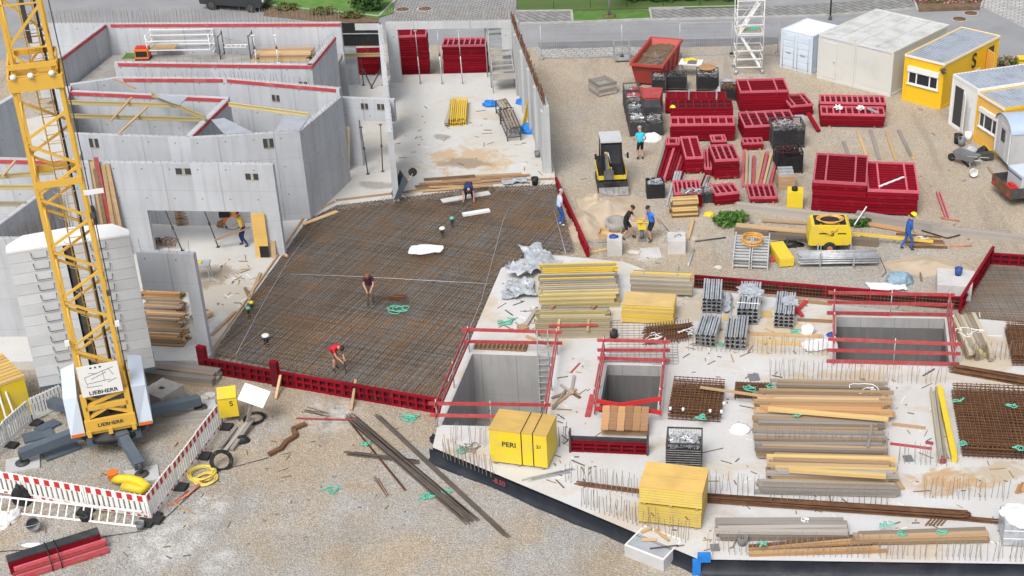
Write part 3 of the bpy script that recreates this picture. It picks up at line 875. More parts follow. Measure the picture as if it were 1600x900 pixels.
def clip_bars(mb, poly, ang, step, z, r, m=0, jit=0.02, m2=None, skip=0.0, wob=0.0):
 c, s = math.cos(ang), math.sin(ang)
 loc = [(p[0] * c + p[1] * s, -p[0] * s + p[1] * c) for p in poly]
 y0, y1 = min(p[1] for p in loc), max(p[1] for p in loc)
 y = y0 + step * random.random()
 while y < y1:
  xs = []
  for (ax, ay), (bx, by) in zip(loc, loc[1:] + loc[:1]):
   if (ay - y) * (by - y) < 0:
    xs.append(ax + (bx - ax) * (y - ay) / (by - ay))
  xs.sort()
  for a, b in zip(xs[::2], xs[1::2]):
   if random.random() < skip: continue
   k = max(1, int((b - a) / 3.0))
   pts = []
   for i in range(k + 1):
    x = a + (b - a) * i / k
    yy = y + random.uniform(-jit, jit)
    pts.append(Vector((x * c - yy * s, x * s + yy * c, z + random.uniform(-wob, wob))))
   mm = m if m2 is None or random.random() < .6 else m2
   for p, q in zip(pts, pts[1:]):
    mb.bar(p, q, r, r, mm)
  y += step * random.uniform(.85, 1.15)
matp = gp(MAT, .15)
u = G(690, 630, .2) - G(335, 558, .2)
UA = math.atan2(u.y, u.x)
mo = thing('rebar_mat', 'large rusty rebar mat on the floor bay between hall and shafts', 'rebar mat', (0, 0, 0))
b = MB()
clip_bars(b, matp, UA, .32, .11, .022, 1, m2=0)
clip_bars(b, matp, UA + PI / 2, .32, .13, .022, 0, m2=1)
b.build('lower_layer', [M_['rebar'], M_['rebar_grey']], mo)
b = MB()
clip_bars(b, matp, UA + .02, .14, .31, .024, 1, m2=0, wob=.012)
clip_bars(b, matp, UA + PI / 2 + .03, .14, .335, .024, 0, m2=1, wob=.012)
b.build('upper_layer', [M_['rebar'], M_['rebar_grey']], mo)
b = MB()
for i in range(420):                                # bent spacers carrying the upper layer
 while True:
  x, y = random.uniform(-17, -3.5), random.uniform(44, 65)
  ins = False
  for (ax, ay), (bx, by) in zip(matp, matp[1:] + matp[:1]):
   if (ay > y) != (by > y) and x < (bx - ax) * (y - ay) / (by - ay) + ax: ins = not ins
  if ins: break
 b.bar((x, y, .06), (x, y, .31), .02, .02)
b.build('spacer_bars', M_['rebar_grey'], mo)['kind'] = 'stuff'
def strip(px, z, r, m, lab, name, cat, grp=None):
 b = MB()
 b.tube([G(x, y, z) for x, y in px], r * .65, 6)
 return tag(b.build(name, M_[m]), lab, cat, grp)
strip([(368, 555), (412, 472), (452, 405), (492, 352)], .37, .018, 'galvanised', 'thin pale earthing strip along the left edge of the big rebar mat', 'earthing_strip', 'strip', 'earthing strips on the mat')
strip([(700, 596), (752, 470), (786, 345), (795, 325)], .37, .018, 'galvanised', 'thin pale earthing strip running up the right side of the big rebar mat', 'earthing_strip', 'strip', 'earthing strips on the mat')
strip([(455, 428), (560, 432), (700, 440), (778, 444)], .37, .018, 'galvanised', 'thin pale earthing strip crossing the middle of the big rebar mat', 'earthing_strip', 'strip', 'earthing strips on the mat')
strip([(866, 330), (874, 358), (884, 396)], .40, .02, 'galvanised', 'pale pipe lying on the mat at the feet of the man in a pale shirt', 'pipe', 'pipe')
def plank_at(pa, pb, z, w_, h_, m, lab, name='plank', cat='plank', grp=None, dz=0.0):
 a, e = G(pa[0], pa[1], z), G(pb[0], pb[1], z)
 d = e - a
 b = MB(); b.box(0, d.length, -w_ / 2, w_ / 2, 0, h_)
 return tag(b.build(name, M_[m], None, a, (0, -math.atan2(dz, d.length), math.atan2(d.y, d.x))), lab, cat, grp)
for i, (pa, pb, lab) in enumerate([((332, 558), (440, 402), 'long timber edge board along the left side of the rebar mat'),
  ((442, 400), (478, 346), 'timber edge board at the upper left of the rebar mat'),
  ((479, 345), (524, 324), 'short slanting timber edge board below the tall wall corner'),
  ((526, 322), (764, 293), 'long timber edge board between the rebar mat and the corridor'),
  ((766, 292), (866, 288), 'timber edge board between the rebar mat and the hall')]):
 plank_at(pa, pb, .1, .06, .34, 'wood_mid', lab, 'edge_board', 'board', 'timber edge boards round the mat')
plank_at((474, 351), (527, 331), .37, .22, .05, 'wood_pale', 'pale loose board lying on the upper left corner of the rebar mat')
plank_at((440, 395), (449, 402), .37, .1, .08, 'wood_pale', 'short offcut at the left edge of the rebar mat')
for i, (x, y, x2, y2) in enumerate([(330, 525, 368, 488), (389, 470, 407, 428), (383, 451, 390, 466)]):
 plank_at((x, y), (x2, y2), FL + .01, .12, .07, 'wood_mid', ['brown plank on the floor beside the lower left edge of the mat', 'brown plank leaning along the left edge of the mat', 'short brown batten on the pale floor left of the mat'][i], grp='battens beside the mat')
PAN = {}
def panel_mesh(w_, d_, t_, nx, ny, light=False):
 """lying panel: frame and ribs on top, plywood face below; local x width, y depth, z thickness"""
 key = (round(w_, 2), round(d_, 2), t_, nx, ny, light)
 if key in PAN: return PAN[key]
 b = MB()
 f = .075
 b.box(0, w_, 0, f, 0, t_); b.box(0, w_, d_ - f, d_, 0, t_)
 b.box(0, f, f, d_ - f, 0, t_ - .002); b.box(w_ - f, w_, f, d_ - f, 0, t_ - .002)
 for i in range(1, ny):
  y = d_ * i / ny
  b.box(f, w_ - f, y - .035, y + .035, .015, t_ - .02, 1)
 for i in range(1, nx):
  x = w_ * ((.23, .77)[i - 1] if nx == 3 else i / nx)
  b.box(x - .042, x + .042, f, d_ - f, .015, t_ - .006)
 c = MB(); c.box(f, w_ - f, f, d_ - f, .004, .02)
 PAN[key] = (b, c)
 return PAN[key]
def panel(w_, d_, t_, nx, ny, lab, grp, loc, rot, light=False, name='formwork'):
 b, c = panel_mesh(w_, d_, t_, nx, ny, light)
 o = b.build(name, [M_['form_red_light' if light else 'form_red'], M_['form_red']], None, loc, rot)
 tag(o, lab, 'formwork panel', grp)
 c.build('plywood_face', M_['form_face'], o)
 return o
def panel_stack(pl, pr, depth, n, lab_top, lab, grp, t_=.12, nx=2, ny=7, z0=0.1, lighttop=True, gap=.022, zg=0.0, bearers=True):
 """n panels lying on each other; front base edge given in the photograph"""
 a, ang, w_ = fr(pl, pr, zg)
 src = None
 if bearers:
  for k in (0.15, .85):
   b = MB(); b.box(-.05, .05, 0, depth, 0, z0 - .003)
   tag(b.build('bearer', M_['wood_mid'], None, loc2(a, ang, w_ * k), ang), 'squared timber bearer under the ' + grp, 'bearer', 'bearers under ' + grp)
 out = []
 for i in range(n):
  loc = loc2(a, ang, random.uniform(-.025, .025), random.uniform(-.025, .025), z0 + i * (t_ + gap))
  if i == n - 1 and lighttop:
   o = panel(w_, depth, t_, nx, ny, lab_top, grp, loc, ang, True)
  elif src is None:
   o = src = panel(w_, depth, t_, nx, ny, lab, grp, loc, ang)
  else:
   o = dup(src, loc, ang)
  if n == 1: o['label'] = lab_top
  out.append(o)
 return out
def stand_panels(pts, z, n, h, labs, grp, flip=False, tilt=0.0, nx=6):
 """panels standing on edge along a line of the photograph"""
 a, e = G(pts[0][0], pts[0][1], z), G(pts[1][0], pts[1][1], z)
 d = e - a
 ang = math.atan2(d.y, d.x)
 L = d.length / n
 for i in range(n):
  st = a.lerp(e, i / n)
  b, c = panel_mesh(L - .01, h, .12, nx, 2)
  rx = PI / 2 + tilt
  loc = loc2(st, ang, 0, 0.0)
  o = b.build('formwork', [M_['form_red']] * 2, None, loc, (rx, 0, ang) if not flip else (rx, 0, ang + PI))
  if flip: o.location = loc2(st, ang, L, 0)
  tag(o, labs if isinstance(labs, str) else labs[i], 'formwork panel', grp)
  c.build('plywood_face', M_['form_face'], o)
stand_panels(((322, 580), (692, 645)), 0.0, 5, .62, ['red edge form along the front of the rebar mat, first from the left corner', 'red edge form along the front of the mat, right of the upright post', 'red edge form along the front of the mat, middle one below the man in red', 'red edge form along the front of the mat, right of the timber strut', 'red edge form along the front of the mat, last before the left shaft'], 'red edge forms along the front of the mat')
def upright(px, py, h, lab, w_=.3):
 p = G(px, py, 0)
 o = tag(MB().box(-w_ / 2, w_ / 2, -.1, .1, 0, h).build('upright_form', M_['form_red'], None, p, UA), lab, 'formwork panel')
 b = MB()
 for k in range(4): b.box(-w_ / 2 + .05, w_ / 2 - .05, -.112, -.098, .1 + k * (h - .1) / 4, (h - .1) * (k + 1) / 4)
 b.build('dark_cell', M_['form_face'], o)
upright(433, 603, 1.08, 'narrow red form standing upright in the front edge of the mat')
upright(320, 578, 1.05, 'narrow red form standing at the front left corner of the mat', .34)
for (x, y, x2, y2, lab) in [(431, 624, 442, 600, 'left timber strut bracing the red front form'), (549, 641, 558, 612, 'right timber strut bracing the red front form')]:
 p, q = G(x, y, .03), G(x2, y2, 0)
 q.z = .5
 tag(MB().bar(p, q, .09, .12).build('strut', M_['wood_pale']), lab, 'strut', 'timber struts at the red front form')
stand_panels(((871, 292), (921, 402)), .0, 4, .52, 'red edge form in the row along the right side of the rebar mat', 'red edge forms along the right side of the mat', nx=4)
stand_panels(((1084, 449), (1500, 484)), .0, 6, .55, 'red edge form in the row behind the back edge of the foundation slab', 'red edge forms behind the slab', flip=True, nx=5)
b = MB()
a, ang, wd = fr((1080, 452), (1500, 488))
for i in range(int(wd / .14)):
 x = i * .14
 p = loc2(a, ang, x, .12, .05); q = loc2(a, ang, x + random.uniform(-.03, .03), .1, .52)
 b.bar(p, q, .018, .018)
for z in (.12, .28, .44):
 b.bar(loc2(a, ang, 0, .1, z), loc2(a, ang, wd, .1, z), .018, .018)
tag(b.build('rebar_cage', M_['rust']), 'narrow rusty rebar cage in the trench behind the foundation slab', 'rebar cage')
BAY = [(1497, 492), (1548, 412), (1760, 425), (1790, 524)]
b = MB(); b.prism(gp(BAY, .03), 0.0, .025, 0); struct(b.build('blinding_bed', M_['mat_bed']))
o = thing('rebar_mat', 'grey rebar mat in the red framed bay at the right edge', 'rebar mat')
b = MB(); pb = gp(BAY, .2)
clip_bars(b, pb, .02, .13, .16, .018, 0, m2=1); clip_bars(b, pb, .02 + PI / 2, .13, .18, .018, 1, m2=0)
b.build('bar_grid', [M_['rebar'], M_['rebar_grey']], o)
stand_panels(((1497, 490), (1547, 410)), 0, 2, .8, ['red form at the left side of the right hand bay, nearer one', 'red form at the left side of the right hand bay, farther one'], 'red forms round the right bay', nx=4)
stand_panels(((1548, 412), (1720, 424)), 0, 3, .55, 'red form along the back of the rebar bay at the right edge', 'red forms round the right bay', nx=4)
def cloth(px, py, w_, d_, m, lab, name, cat, z=0.0, rot=0.0, amp=.07, sd=1.0):
 b = MB(); nx, ny = 18, 12
 for layer in (0, 1):
  for j in range(ny + 1):
   for i in range(nx + 1):
    x, y = (i / nx - .5) * w_, (j / ny - .5) * d_
    q = noise.noise_vector(Vector((x * 1.6 + sd, y * 1.6, sd)))
    b.v.append((x + q.x * .16 * w_, y + q.y * .2 * d_, amp * (.5 + .8 * abs(noise.noise(Vector((x * 4, y * 4, sd)))) + .5 * abs(q.z)) - .012 * layer))
  o_ = layer * (nx + 1) * (ny + 1)
  for j in range(ny):
   for i in range(nx):
    a = o_ + j * (nx + 1) + i
    f = [a, a + 1, a + nx + 2, a + nx + 1]
    b.f.append(f if not layer else f[::-1]); b.m.append(0); b.s.append(False)
 return tag(b.build(name, M_[m], None, G(px, py, z), rot), lab, cat)
cloth(665, 391, 1.35, .8, 'white_foil', 'crumpled white sheet lying in the middle of the rebar mat', 'white_sheet', 'sheet', .36, .05)
plank_at((723, 337), (765, 330), .36, .26, .1, 'white_plastic', 'white insulation strip on the mat in front of the kneeling man', 'insulation_strip', 'insulation')
def stub(px, py, h, r, m, mc, lab, z=.1):
 o = thing('pipe_stub', lab, 'pipe', G(px, py, z), 0, 'pipe stubs standing in the rebar mat')
 b = MB(); b.tube([(0, 0, 0), (0, 0, h)], r, 12); b.build('pipe', M_[m], o)
 b = MB(); b.lathe([(r * 1.5, h), (r * 1.5, h + .05), (r * 1.0, h + .09)], n=14); b.build('cap', M_[mc], o)
stub(692, 371, .42, .09, 'black', 'white_plastic', 'pipe stub with a white cap near the white sheet on the mat')
stub(707, 356, .45, .07, 'black', 'strap_green', 'thin black pipe stub with a green top near the kneeling man')
stub(417, 540, .42, .10, 'black', 'white_plastic', 'pipe stub with a white cap at the lower left of the mat')
stub(390, 497, .42, .06, 'black', 'strap_green', 'pipe stub with a green cap at the left edge of the mat')
stub(395, 488, .42, .06, 'black', 'helmet_yellow', 'pipe stub with a yellow cap at the left edge of the mat')
def straps(px, py, r, n, lab, m='strap_green', z=0.0, th=.019, grp='green lifting straps lying about'):
 b = MB()
 for k in range(n):
  pts = []
  ph, sc = random.uniform(0, 6), random.uniform(.5, 1)
  for i in range(14):
   t = ph + i * .42
   w_ = noise.noise_vector(Vector((px * .1 + k * 3.1, i * .35, py * .1)))
   pts.append(Vector((math.cos(t) * r * sc + w_.x * r * 1.5, math.sin(t) * r * sc * .7 + w_.y * r * 1.3, th + .02 * (k % 3) + .02 * abs(w_.z))))
  b.tube(pts, th, 5)
 return tag(b.build('lifting_strap', M_[m], None, G(px, py, z)), lab, 'strap', grp)
straps(622, 484, .3, 3, 'green strap loops on the mat beside the standing man', z=.37)
b = MB()
for k in range(26):
 a = random.uniform(-.5, .5); x = random.uniform(-.25, .25); y = random.uniform(-.15, .15)
 b.bar((x - .3 * math.cos(a), y - .3 * math.sin(a), .02 + k * .006), (x + .3 * math.cos(a), y + .3 * math.sin(a), .03 + k * .006), .02, .02)
tag(b.build('tie_wire', M_['rust'], None, G(618, 467, .37)), 'small heap of rusty tie bars on the mat behind the green strap', 'tie bars')
def guardrail(poly, lab, sides, z=SL, out=.12, hts=(.5, 1.0)):
 q = inset(poly, out)
 o = thing('guard_rail', lab, 'guard rail', (0, 0, 0), 0, 'red guard rails round the shafts')
 posts = []
 for i, j in sides:
  p, e = Vector((*q[i], z)), Vector((*q[j], z))
  L = (e - p).length
  k = max(1, round(L / 2.3))
  for s in range(k + 1):
   c = p.lerp(e, s / k)
   if all((c - x).length > .2 for x in posts): posts.append(c)
  d = (e - p).normalized()
  for hh in hts:
   t = random.uniform(-.03, .03)
   b = MB(); b.bar(p - d * .25 + Vector((0, 0, hh + t)), e + d * .2 + Vector((0, 0, hh - t)), .04, .13); b.build('rail_board', M_['rail_red'], o)
 for c in posts:
  b = MB(); b.tube([c, c + Vector((0, 0, hts[-1] + .15))], .022, 6); b.build('post', M_['galvanised'], o)
 return o
guardrail(PIT1, 'red board guard rail on posts round the left shaft', [(0, 1), (1, 2), (3, 2), (0, 3)])
guardrail(PIT2, 'red board guard rail on posts round the middle shaft', [(0, 1), (1, 2), (0, 3)], hts=(.2, .6, 1.0))
guardrail(PIT3, 'red board guard rail on posts round the wide right shaft', [(0, 1), (1, 2), (3, 2), (0, 3)], hts=(.12, .58, 1.02))
for (x, y, x2, y2, z1, z2, lab) in [(930, 660, 1034, 656, 1.0, 1.35, 'upper of the two crossed red boards before the middle shaft'), (932, 656, 1034, 662, 1.25, .9, 'lower of the two crossed red boards before the middle shaft')]:
 p, q = G(x, y, SL), G(x2, y2, SL)
 p.z, q.z = z1, z2
 tag(MB().bar(p, q, .035, .17).build('crossed_board', M_['bright_red']), lab, 'board', 'crossed red boards')
b = MB()
a, ang, wd = fr((870, 553), (886, 553), SL)
for x in (0, .4): b.bar((x, 0, -2.4), (x, .12, 1.1), .05, .03)
for k in range(12): b.bar((0, 0, -2.2 + k * .27), (.4, 0, -2.2 + k * .27), .03, .03)
p_ = Vector((PIT1[1][0] - .62, PIT1[1][1] - .08, SL))
tag(b.build('ladder', M_['galvanised'], None, p_, 0), 'steel ladder standing in the left shaft', 'ladder')
a, ang, wd = fr((740, 546), (822, 550), SL)
b = MB(); b.box(0, wd, 0, .5, 0, .07)
o = tag(b.build('board_stack', M_['wood_brown'], None, a, ang), 'brown slatted timber panel lying behind the left shaft', 'timber panel')
b = MB()
for i in range(12): b.box(i * wd / 12, i * wd / 12 + .06, .0, .5, .071, .12)
b.build('batten_row', M_['wood_mid'], o)
plank_at((822, 526), (862, 541), SL + .02, .12, .06, 'wood_pale', 'pale plank lying across the red boards behind the left shaft')
plank_at((1330, 490), (1390, 493), SL, .15, .05, 'bright_red', 'bright red board lying on the slab behind the wide right shaft', 'board', 'board')
plank_at((918, 652), (926, 618), SL, .2, .05, 'rail_red', 'single red board lying on the slab left of the middle shaft', 'board', 'board')
plank_at((892, 583), (906, 568), SL, .06, .04, 'rail_red', 'thin red batten on the slab between left and middle shafts', 'board', 'board')
a, ang, wd = fr((938, 692), (1012, 694), SL)
for i in range(6):
 b = MB(); b.box(0, wd / 6 - .015, 0, 1.15, 0, .03)
 tag(b.build('shutter_board', M_['ply_brown' if i % 2 else 'ply_orange'], None, loc2(a, ang, i * wd / 6, .2 + random.uniform(-.04, .04), .4), ((R(14), 0, ang))), 'brown board in the row leaning on the middle shaft edge', 'board', 'brown boards at the middle shaft')
b = MB(); b.box(0, wd, 0, .5, 0, .16); tag(b.build('bearer', M_['wood_mid'], None, loc2(a, ang, 0, .5), ang), 'timber bearer under the brown boards', 'bearer')
a, ang, wd = fr((891, 706), (1012, 711), SL)
pan = panel(wd, .42, .12, 6, 2, 'single red form with a dark grey top standing before the brown boards', None, loc2(a, ang, 0, .12), (PI / 2, 0, ang))
b = MB(); b.box(-.01, wd + .01, -.0, .14, .421, .5); b.build('dark_top', M_['tarpaper'], None, loc2(a, ang, 0, 0), ang).parent = None
bpy.data.objects['dark_top'].parent = pan
bpy.data.objects['dark_top'].location = (0, .0, .0)
bpy.data.objects['dark_top'].rotation_euler = (-PI / 2, 0, 0)
for k in (0, wd):
 b = MB(); b.box(k - .03, k + .03, -.06, .2, 0, .85); tag(b.build('steel_upright', M_['dark_steel'], None, a, ang), 'dark steel upright at the %s end of the single red form' % ('left' if k == 0 else 'right'), 'steel upright', 'steel uprights of the single red form')
CA = R(20)
C0 = G(182, 688, 0)
cr = thing('tower_crane', 'yellow lattice tower crane on four blue grey outriggers', 'crane', C0, CA)
def lz(px, py, off=0.0): return AY(px, py, C0.y + off).z
ZC = lz(50, 118)
MW = .67
def mast(name, hw_, z0, z1, bay, cw, bw, double=True):
 b = MB()
 for sx in (-1, 1):
  for sy in (-1, 1):
   b.box(sx * hw_ - cw / 2, sx * hw_ + cw / 2, sy * hw_ - cw / 2, sy * hw_ + cw / 2, z0, z1)
 b.build(name, M_['crane_yellow'], cr)
 for f in range(4):
  d = MB()
  c, s = math.cos(f * PI / 2), math.sin(f * PI / 2)
  T = lambda x, z: Vector((x * c + hw_ * s, x * s - hw_ * c, z))
  n = int((z1 - z0) / bay)
  for i in range(n):
   za, zb = z0 + i * bay, z0 + (i + 1) * bay
   sg = 1 if (i + f) % 2 else -1
   d.bar(T(-sg * hw_, za + .06), T(sg * hw_, zb - .06), bw, bw)
   if not double and f % 2 == 0: d.bar(T(-hw_, zb), T(hw_, zb), bw * .6, bw * .6)
  d.build('bracing', M_['crane_yellow'], cr)
mast('lower_mast', MW, 1.5, ZC - .2, .92, .115, .075)
mast('upper_mast', MW * .84, ZC - .3, ZC + 14, 1.35, .105, .07, False)
for z, hh, o_ in ((ZC, .42, .10), (ZC + .55, .16, .02), (ZC - 3.3, .22, .04)):
 k = MW + o_; b = MB()
 for sx, sy in ((0, -1), (0, 1), (-1, 0), (1, 0)):
  if sx == 0: b.box(-k, k, sy * k - .03, sy * k + .03, z - hh / 2, z + hh / 2)
  else: b.box(sx * k - .03, sx * k + .03, -k + .03, k - .03, z - hh / 2, z + hh / 2)
 b.build('mast_collar', M_['crane_yellow'], cr)
b = MB(); b.box(-MW, MW, -MW, MW, ZC + .18, ZC + .24); b.build('collar_plate', M_['crane_yellow'], cr)
for x, y in ((-.6, -.8), (-.1, -.82), (.5, -.8)):
 b = MB(); b.lathe([(.09, 0), (.09, .1), (.05, .14)], (x, y, ZC + .22), 10); b.build('bolt', M_['white_plastic'], cr)
b = MB()
for x in (-.2, .2): b.tube([(x + .1, .35, 1.6), (x + .1, .35, ZC + 12)], .025, 6)
for i in range(int((ZC + 10) / .3)): b.bar((-.1, .35, 1.8 + i * .3), (.3, .35, 1.8 + i * .3), .022, .022)
b.build('ladder', M_['crane_yellow'], cr)
for i in range(int(ZC / .9)):
 z = 3.2 + i * .9
 MB().tube([(.1 + .38 * math.cos(t), .35 - .38 * abs(math.sin(t)) * .9, z) for t in [PI * k / 6 for k in range(7)]], .012, 4).build('cage_hoop', M_['galvanised'], cr)
b = MB(); b.tube([(.82, -.6, 1.6), (.86, -.62, ZC), (.7, -.6, ZC + 14)], .02, 6); b.tube([(.35, .5, 1.6), (.4, .5, ZC + 14)], .045, 6); b.build('hoist_cable', M_['dark_steel'], cr)
b = MB(); b.box(-.03, .1, .1, .22, ZC + 1.0, ZC + 5.5); b.build('guide_rail', M_['dark_steel'], cr)
b = MB(); b.box(.68, 1.28, -.8, -.74, lz(122, 293) - .05, lz(122, 293) + .1); b.build('bracket', M_['white_paint'], cr)
for x, py in ((.80, 330), (.80, 450), (.86, 498), (-.8, 515)):
 z = lz(120, py); b = MB(); b.box(x - .07, x + .07, -.9, -.76, z, z + .16); b.build('lamp_box', M_['white_plastic' if py > 460 else 'dark_steel'], cr)
b = MB()
for sx in (-1, 1):
 b.box(sx * .7 - .09, sx * .7 + .09, -.98, -.80, 1.05, 2.55); b.box(sx * .7 - .09, sx * .7 + .09, .80, .98, 1.05, 2.55)
b.box(-.69, .69, -.98, -.82, 1.95, 2.12)
b.box(-.82, .82, -1.04, -.90, 1.15, 1.58)
b.bar((-.69, -.9, 2.1), (.69, -.9, 2.5), .1, .1)
b.bar((-.69, -.9, 1.62), (.0, -.9, 1.95), .1, .1); b.bar((.69, -.9, 1.62), (.0, -.9, 1.95), .1, .1)
b.box(-.85, .85, -.95, 3.0, 1.0, 1.12)
for sx in (-.74, -.05, .72): b.box(sx - .07, sx + .07, -1.06, -1.0, .95, 1.2)
b.build('base_frame', M_['crane_yellow'], cr)
text('LIEBHERR', .19, M_['ink'], cr, (0, -1.045, 1.37), (PI / 2, 0, 0), 'lettering', .003, 1.05)
b = MB(); b.box(-.68, .62, -1.06, -1.02, 2.55, 3.72); sg = b.build('sign_panel', M_['white_paint'], cr)
text('LIEBHERR', .2, M_['ink'], sg, (0, -1.064, 2.67), (PI / 2, 0, 0), 'lettering', .003, 1.1)
b = MB()
for (x, z, x2, z2) in [(-.5, 3.3, .45, 3.55), (-.5, 3.3, -.45, 2.95), (.1, 3.45, .1, 3.05), (-.3, 3.2, .2, 3.4), (.2, 3.0, .5, 3.1), (-.45, 3.05, .3, 3.1), (-.35, 3.45, -.1, 3.38), (.3, 3.5, .42, 3.25), (-.5, 2.92, .0, 2.9)]:
 b.bar((x, -1.064, z), (x2, -1.064, z2), .006, .012)
for x in (-.25, -.1, .05): b.box(x - .03, x + .03, -1.066, -1.06, 3.6, 3.66)
b.build('load_diagram', M_['ink'], sg)
for sx in (-1, 1):
 b = MB()
 x0, x1 = sx * .88, sx * 1.34
 vs = [(x0, -.95, 1.0), (x1, -.95, 1.0), (x1, .9, 1.0), (x0, .9, 1.0), (x0, -.9, 2.55), (x1, -.75, 2.45), (x1, .9, 2.7), (x0, .9, 2.85)]
 fs = [(0, 3, 2, 1), (4, 5, 6, 7), (0, 1, 5, 4), (1, 2, 6, 5), (2, 3, 7, 6), (3, 0, 4, 7)]
 if sx < 0: fs = [tuple(reversed(f)) for f in fs]
 b.add(vs, fs)
 k = b.build('side_cabinet', M_['cool_white'], cr)
 b = MB(); b.box(x0 + sx * .02, x1 - sx * .02, -.965, -.955, 1.0, 1.12); b.build('marking_strip', M_['orange'], k)
b = MB(); b.lathe([(1.0, .55), (1.15, .6), (1.15, .78), (.95, .82), (.95, 1.0)], n=28); b.build('turntable', M_['black'], cr)
for x, y, z, rr in ((-.4, -.6, 1.75, .13), (.45, -.65, 1.8, .12), (.1, -.3, 1.6, .2)):
 b = MB(); b.tube([(x - .1, y, z), (x + .12, y, z)], rr, 12); b.build('motor', M_['white_plastic' if rr < .2 else 'black'], cr)
b = MB(); b.box(-.66, .66, -.7, .8, 1.12, 1.5); b.build('machinery', M_['dark_steel'], cr)
b = MB(); b.box(-.9, .9, -.9, .9, .5, .8); b.build('chassis', M_['outrigger_blue'], cr)
inv = Matrix.Rotation(-CA, 3, 'Z')
for px, py in ((36, 726), (222, 744), (314, 640), (70, 640)):
 q = inv @ (G(px, py, 0) - C0)
 d = Vector((q.x, q.y, 0)).normalized()
 b = MB()
 mid = Vector((q.x, q.y, 0)) * .45
 p0 = d * .5 + Vector((0, 0, .72)); p1 = Vector((mid.x, mid.y, .70)); p2 = Vector((q.x, q.y, .42))
 b.bar(p0, p1, .42, .42); b.bar(p1 - d * .1, p2, .34, .32)
 k = b.build('outrigger', M_['outrigger_blue'], cr)
 b = MB(); b.tube([(q.x, q.y, .1), (q.x, q.y, .55)], .07, 8); b.lathe([(.24, .06), (.24, .11), (.08, .14)], (q.x, q.y, 0), 14); b.build('foot', M_['dark_steel'], k)
 b = MB(); b.box(q.x - .55, q.x + .55, q.y - .45, q.y + .45, 0.0, .06); b.build('spreader_plate', M_['pale_grey'], k)
bl = inv @ (AY(62, 602, C0.y + 1.9) - C0)
x0, y0 = bl.x - .02, bl.y
zt_ = lz(12, 396, 1.9)
nl = 13
hb = (zt_ - 1.05) / nl
WL, WR_ = 1.80, 1.88
for i in range(nl):
 for x_, ww in ((x0, WL), (x0 + WL + .34, WR_)):
  z = 1.05 + i * hb
  j = random.uniform(-.012, .012)
  left = x_ == x0
  b = MB()
  pl_ = [(x_, y0 + j), (x_ + ww, y0 + j), (x_ + ww, y0 + 1.2), (x_ + .5, y0 + 1.15), (x_, y0 + .55)] if left else [(x_, y0 + j), (x_ + ww, y0 + j), (x_ + ww, y0 + .35), (x_ + ww - .55, y0 + 1.05), (x_, y0 + 1.2)]
  b.prism(pl_, z, z + hb - .012)
  k = b.build('ballast_block', M_['block_concrete'], cr)
  hx = x_ + (.75 if left else .55)
  if i != nl - 1 or True:
   b = MB(); yy = y0 + j
   b.tube([(hx, yy + .02, z + hb * .72), (hx, yy - .05, z + hb * .7), (hx + .02, yy - .05, z + hb * .22), (hx + .5, yy - .05, z + hb * .22), (hx + .52, yy - .05, z + hb * .7), (hx + .52, yy + .02, z + hb * .72)], .013, 5)
   b.build('handle', M_['dark_steel'], k)
b = MB(); b.prism([(x0 - .02, y0 - .02), (x0 + WL + WR_ + .36, y0 - .02), (x0 + WL + WR_ + .36, y0 + .36), (x0 + 3.5, y0 + 1.08), (x0 + 2.0, y0 + 1.32), (x0 + .5, y0 + 1.2), (x0 - .02, y0 + .55)], zt_ - .02, zt_ + .05); b.build('ballast_cover', M_['white_paint'], cr)
b = MB(); b.box(x0 + WL + .06, x0 + WL + .28, y0 + .12, y0 + 1.1, 1.0, zt_ - .03); b.build('ballast_column', M_['dark_steel'], cr)
b = MB(); b.box(x0, x0 + WL + WR_ + .34, y0, y0 + 1.2, .92, 1.04); b.build('ballast_platform', M_['outrigger_blue'], cr)
def barrier_make(red=True):
 o = thing('safety_barrier', 'x', 'barrier')
 b = MB()
 L = 1.98
 b.box(0, L, 0, .035, .72, .98); b.box(0, L, 0, .035, .10, .24)
 b.box(0, .06, 0, .035, .24, .72); b.box(L - .06, L, 0, .035, .24, .72); b.box(.93, 1.05, 0.002, .033, .24, .72)
 for i in range(11):
  x = .06 + (i + .5) * (L - .12) / 11
  b.box(x - .052, x + .052, .004, .031, .24, .72)
  b.box(x - .03, x + .0, .006, .03, .98, 1.02)
 b.build('lattice', M_['white_plastic'], o)
 if red:
  for i in range(6):
   x = .06 + i * .33
   MB().box(x, x + .17, -.004, .0, .735, .965).build('red_reflector', M_['bright_red'], o)
  for x in (.1, .5, .75, 1.25, 1.6, 1.8): MB().box(x, x + .12, -.004, 0, .13, .20).build('lower_reflector', M_['bright_red'], o)
 else:
  b = MB()
  for i in range(9): b.box(.14 + i * .2, .18 + i * .2, -.004, .0, .76, .94)
  b.build('slot_row', M_['grey_plastic'], o)
 for x in (.0, L):
  b = MB(); b.box(x - .2, x + .2, -.36, .4, 0, .11); b.build('rubber_foot', M_['rubber'], o)
 return o
br_, bw_ = barrier_make(True), barrier_make(False)
def run(src, first, pts, labs, grp):
 k = 0
 for pa, pb, n in pts:
  a, e = G(pa[0], pa[1]), G(pb[0], pb[1])
  d = e - a; ang = math.atan2(d.y, d.x)
  for i in range(n):
   loc = a.lerp(e, i / n)
   o = src if first else dup(src)
   first = False
   o.location = loc; o.rotation_euler = (R(random.uniform(-3, 3)), 0, ang)
   o.scale = (d.length / n / 2.0, 1, 1)
   o['label'] = labs[k]; o['group'] = grp
   k += 1
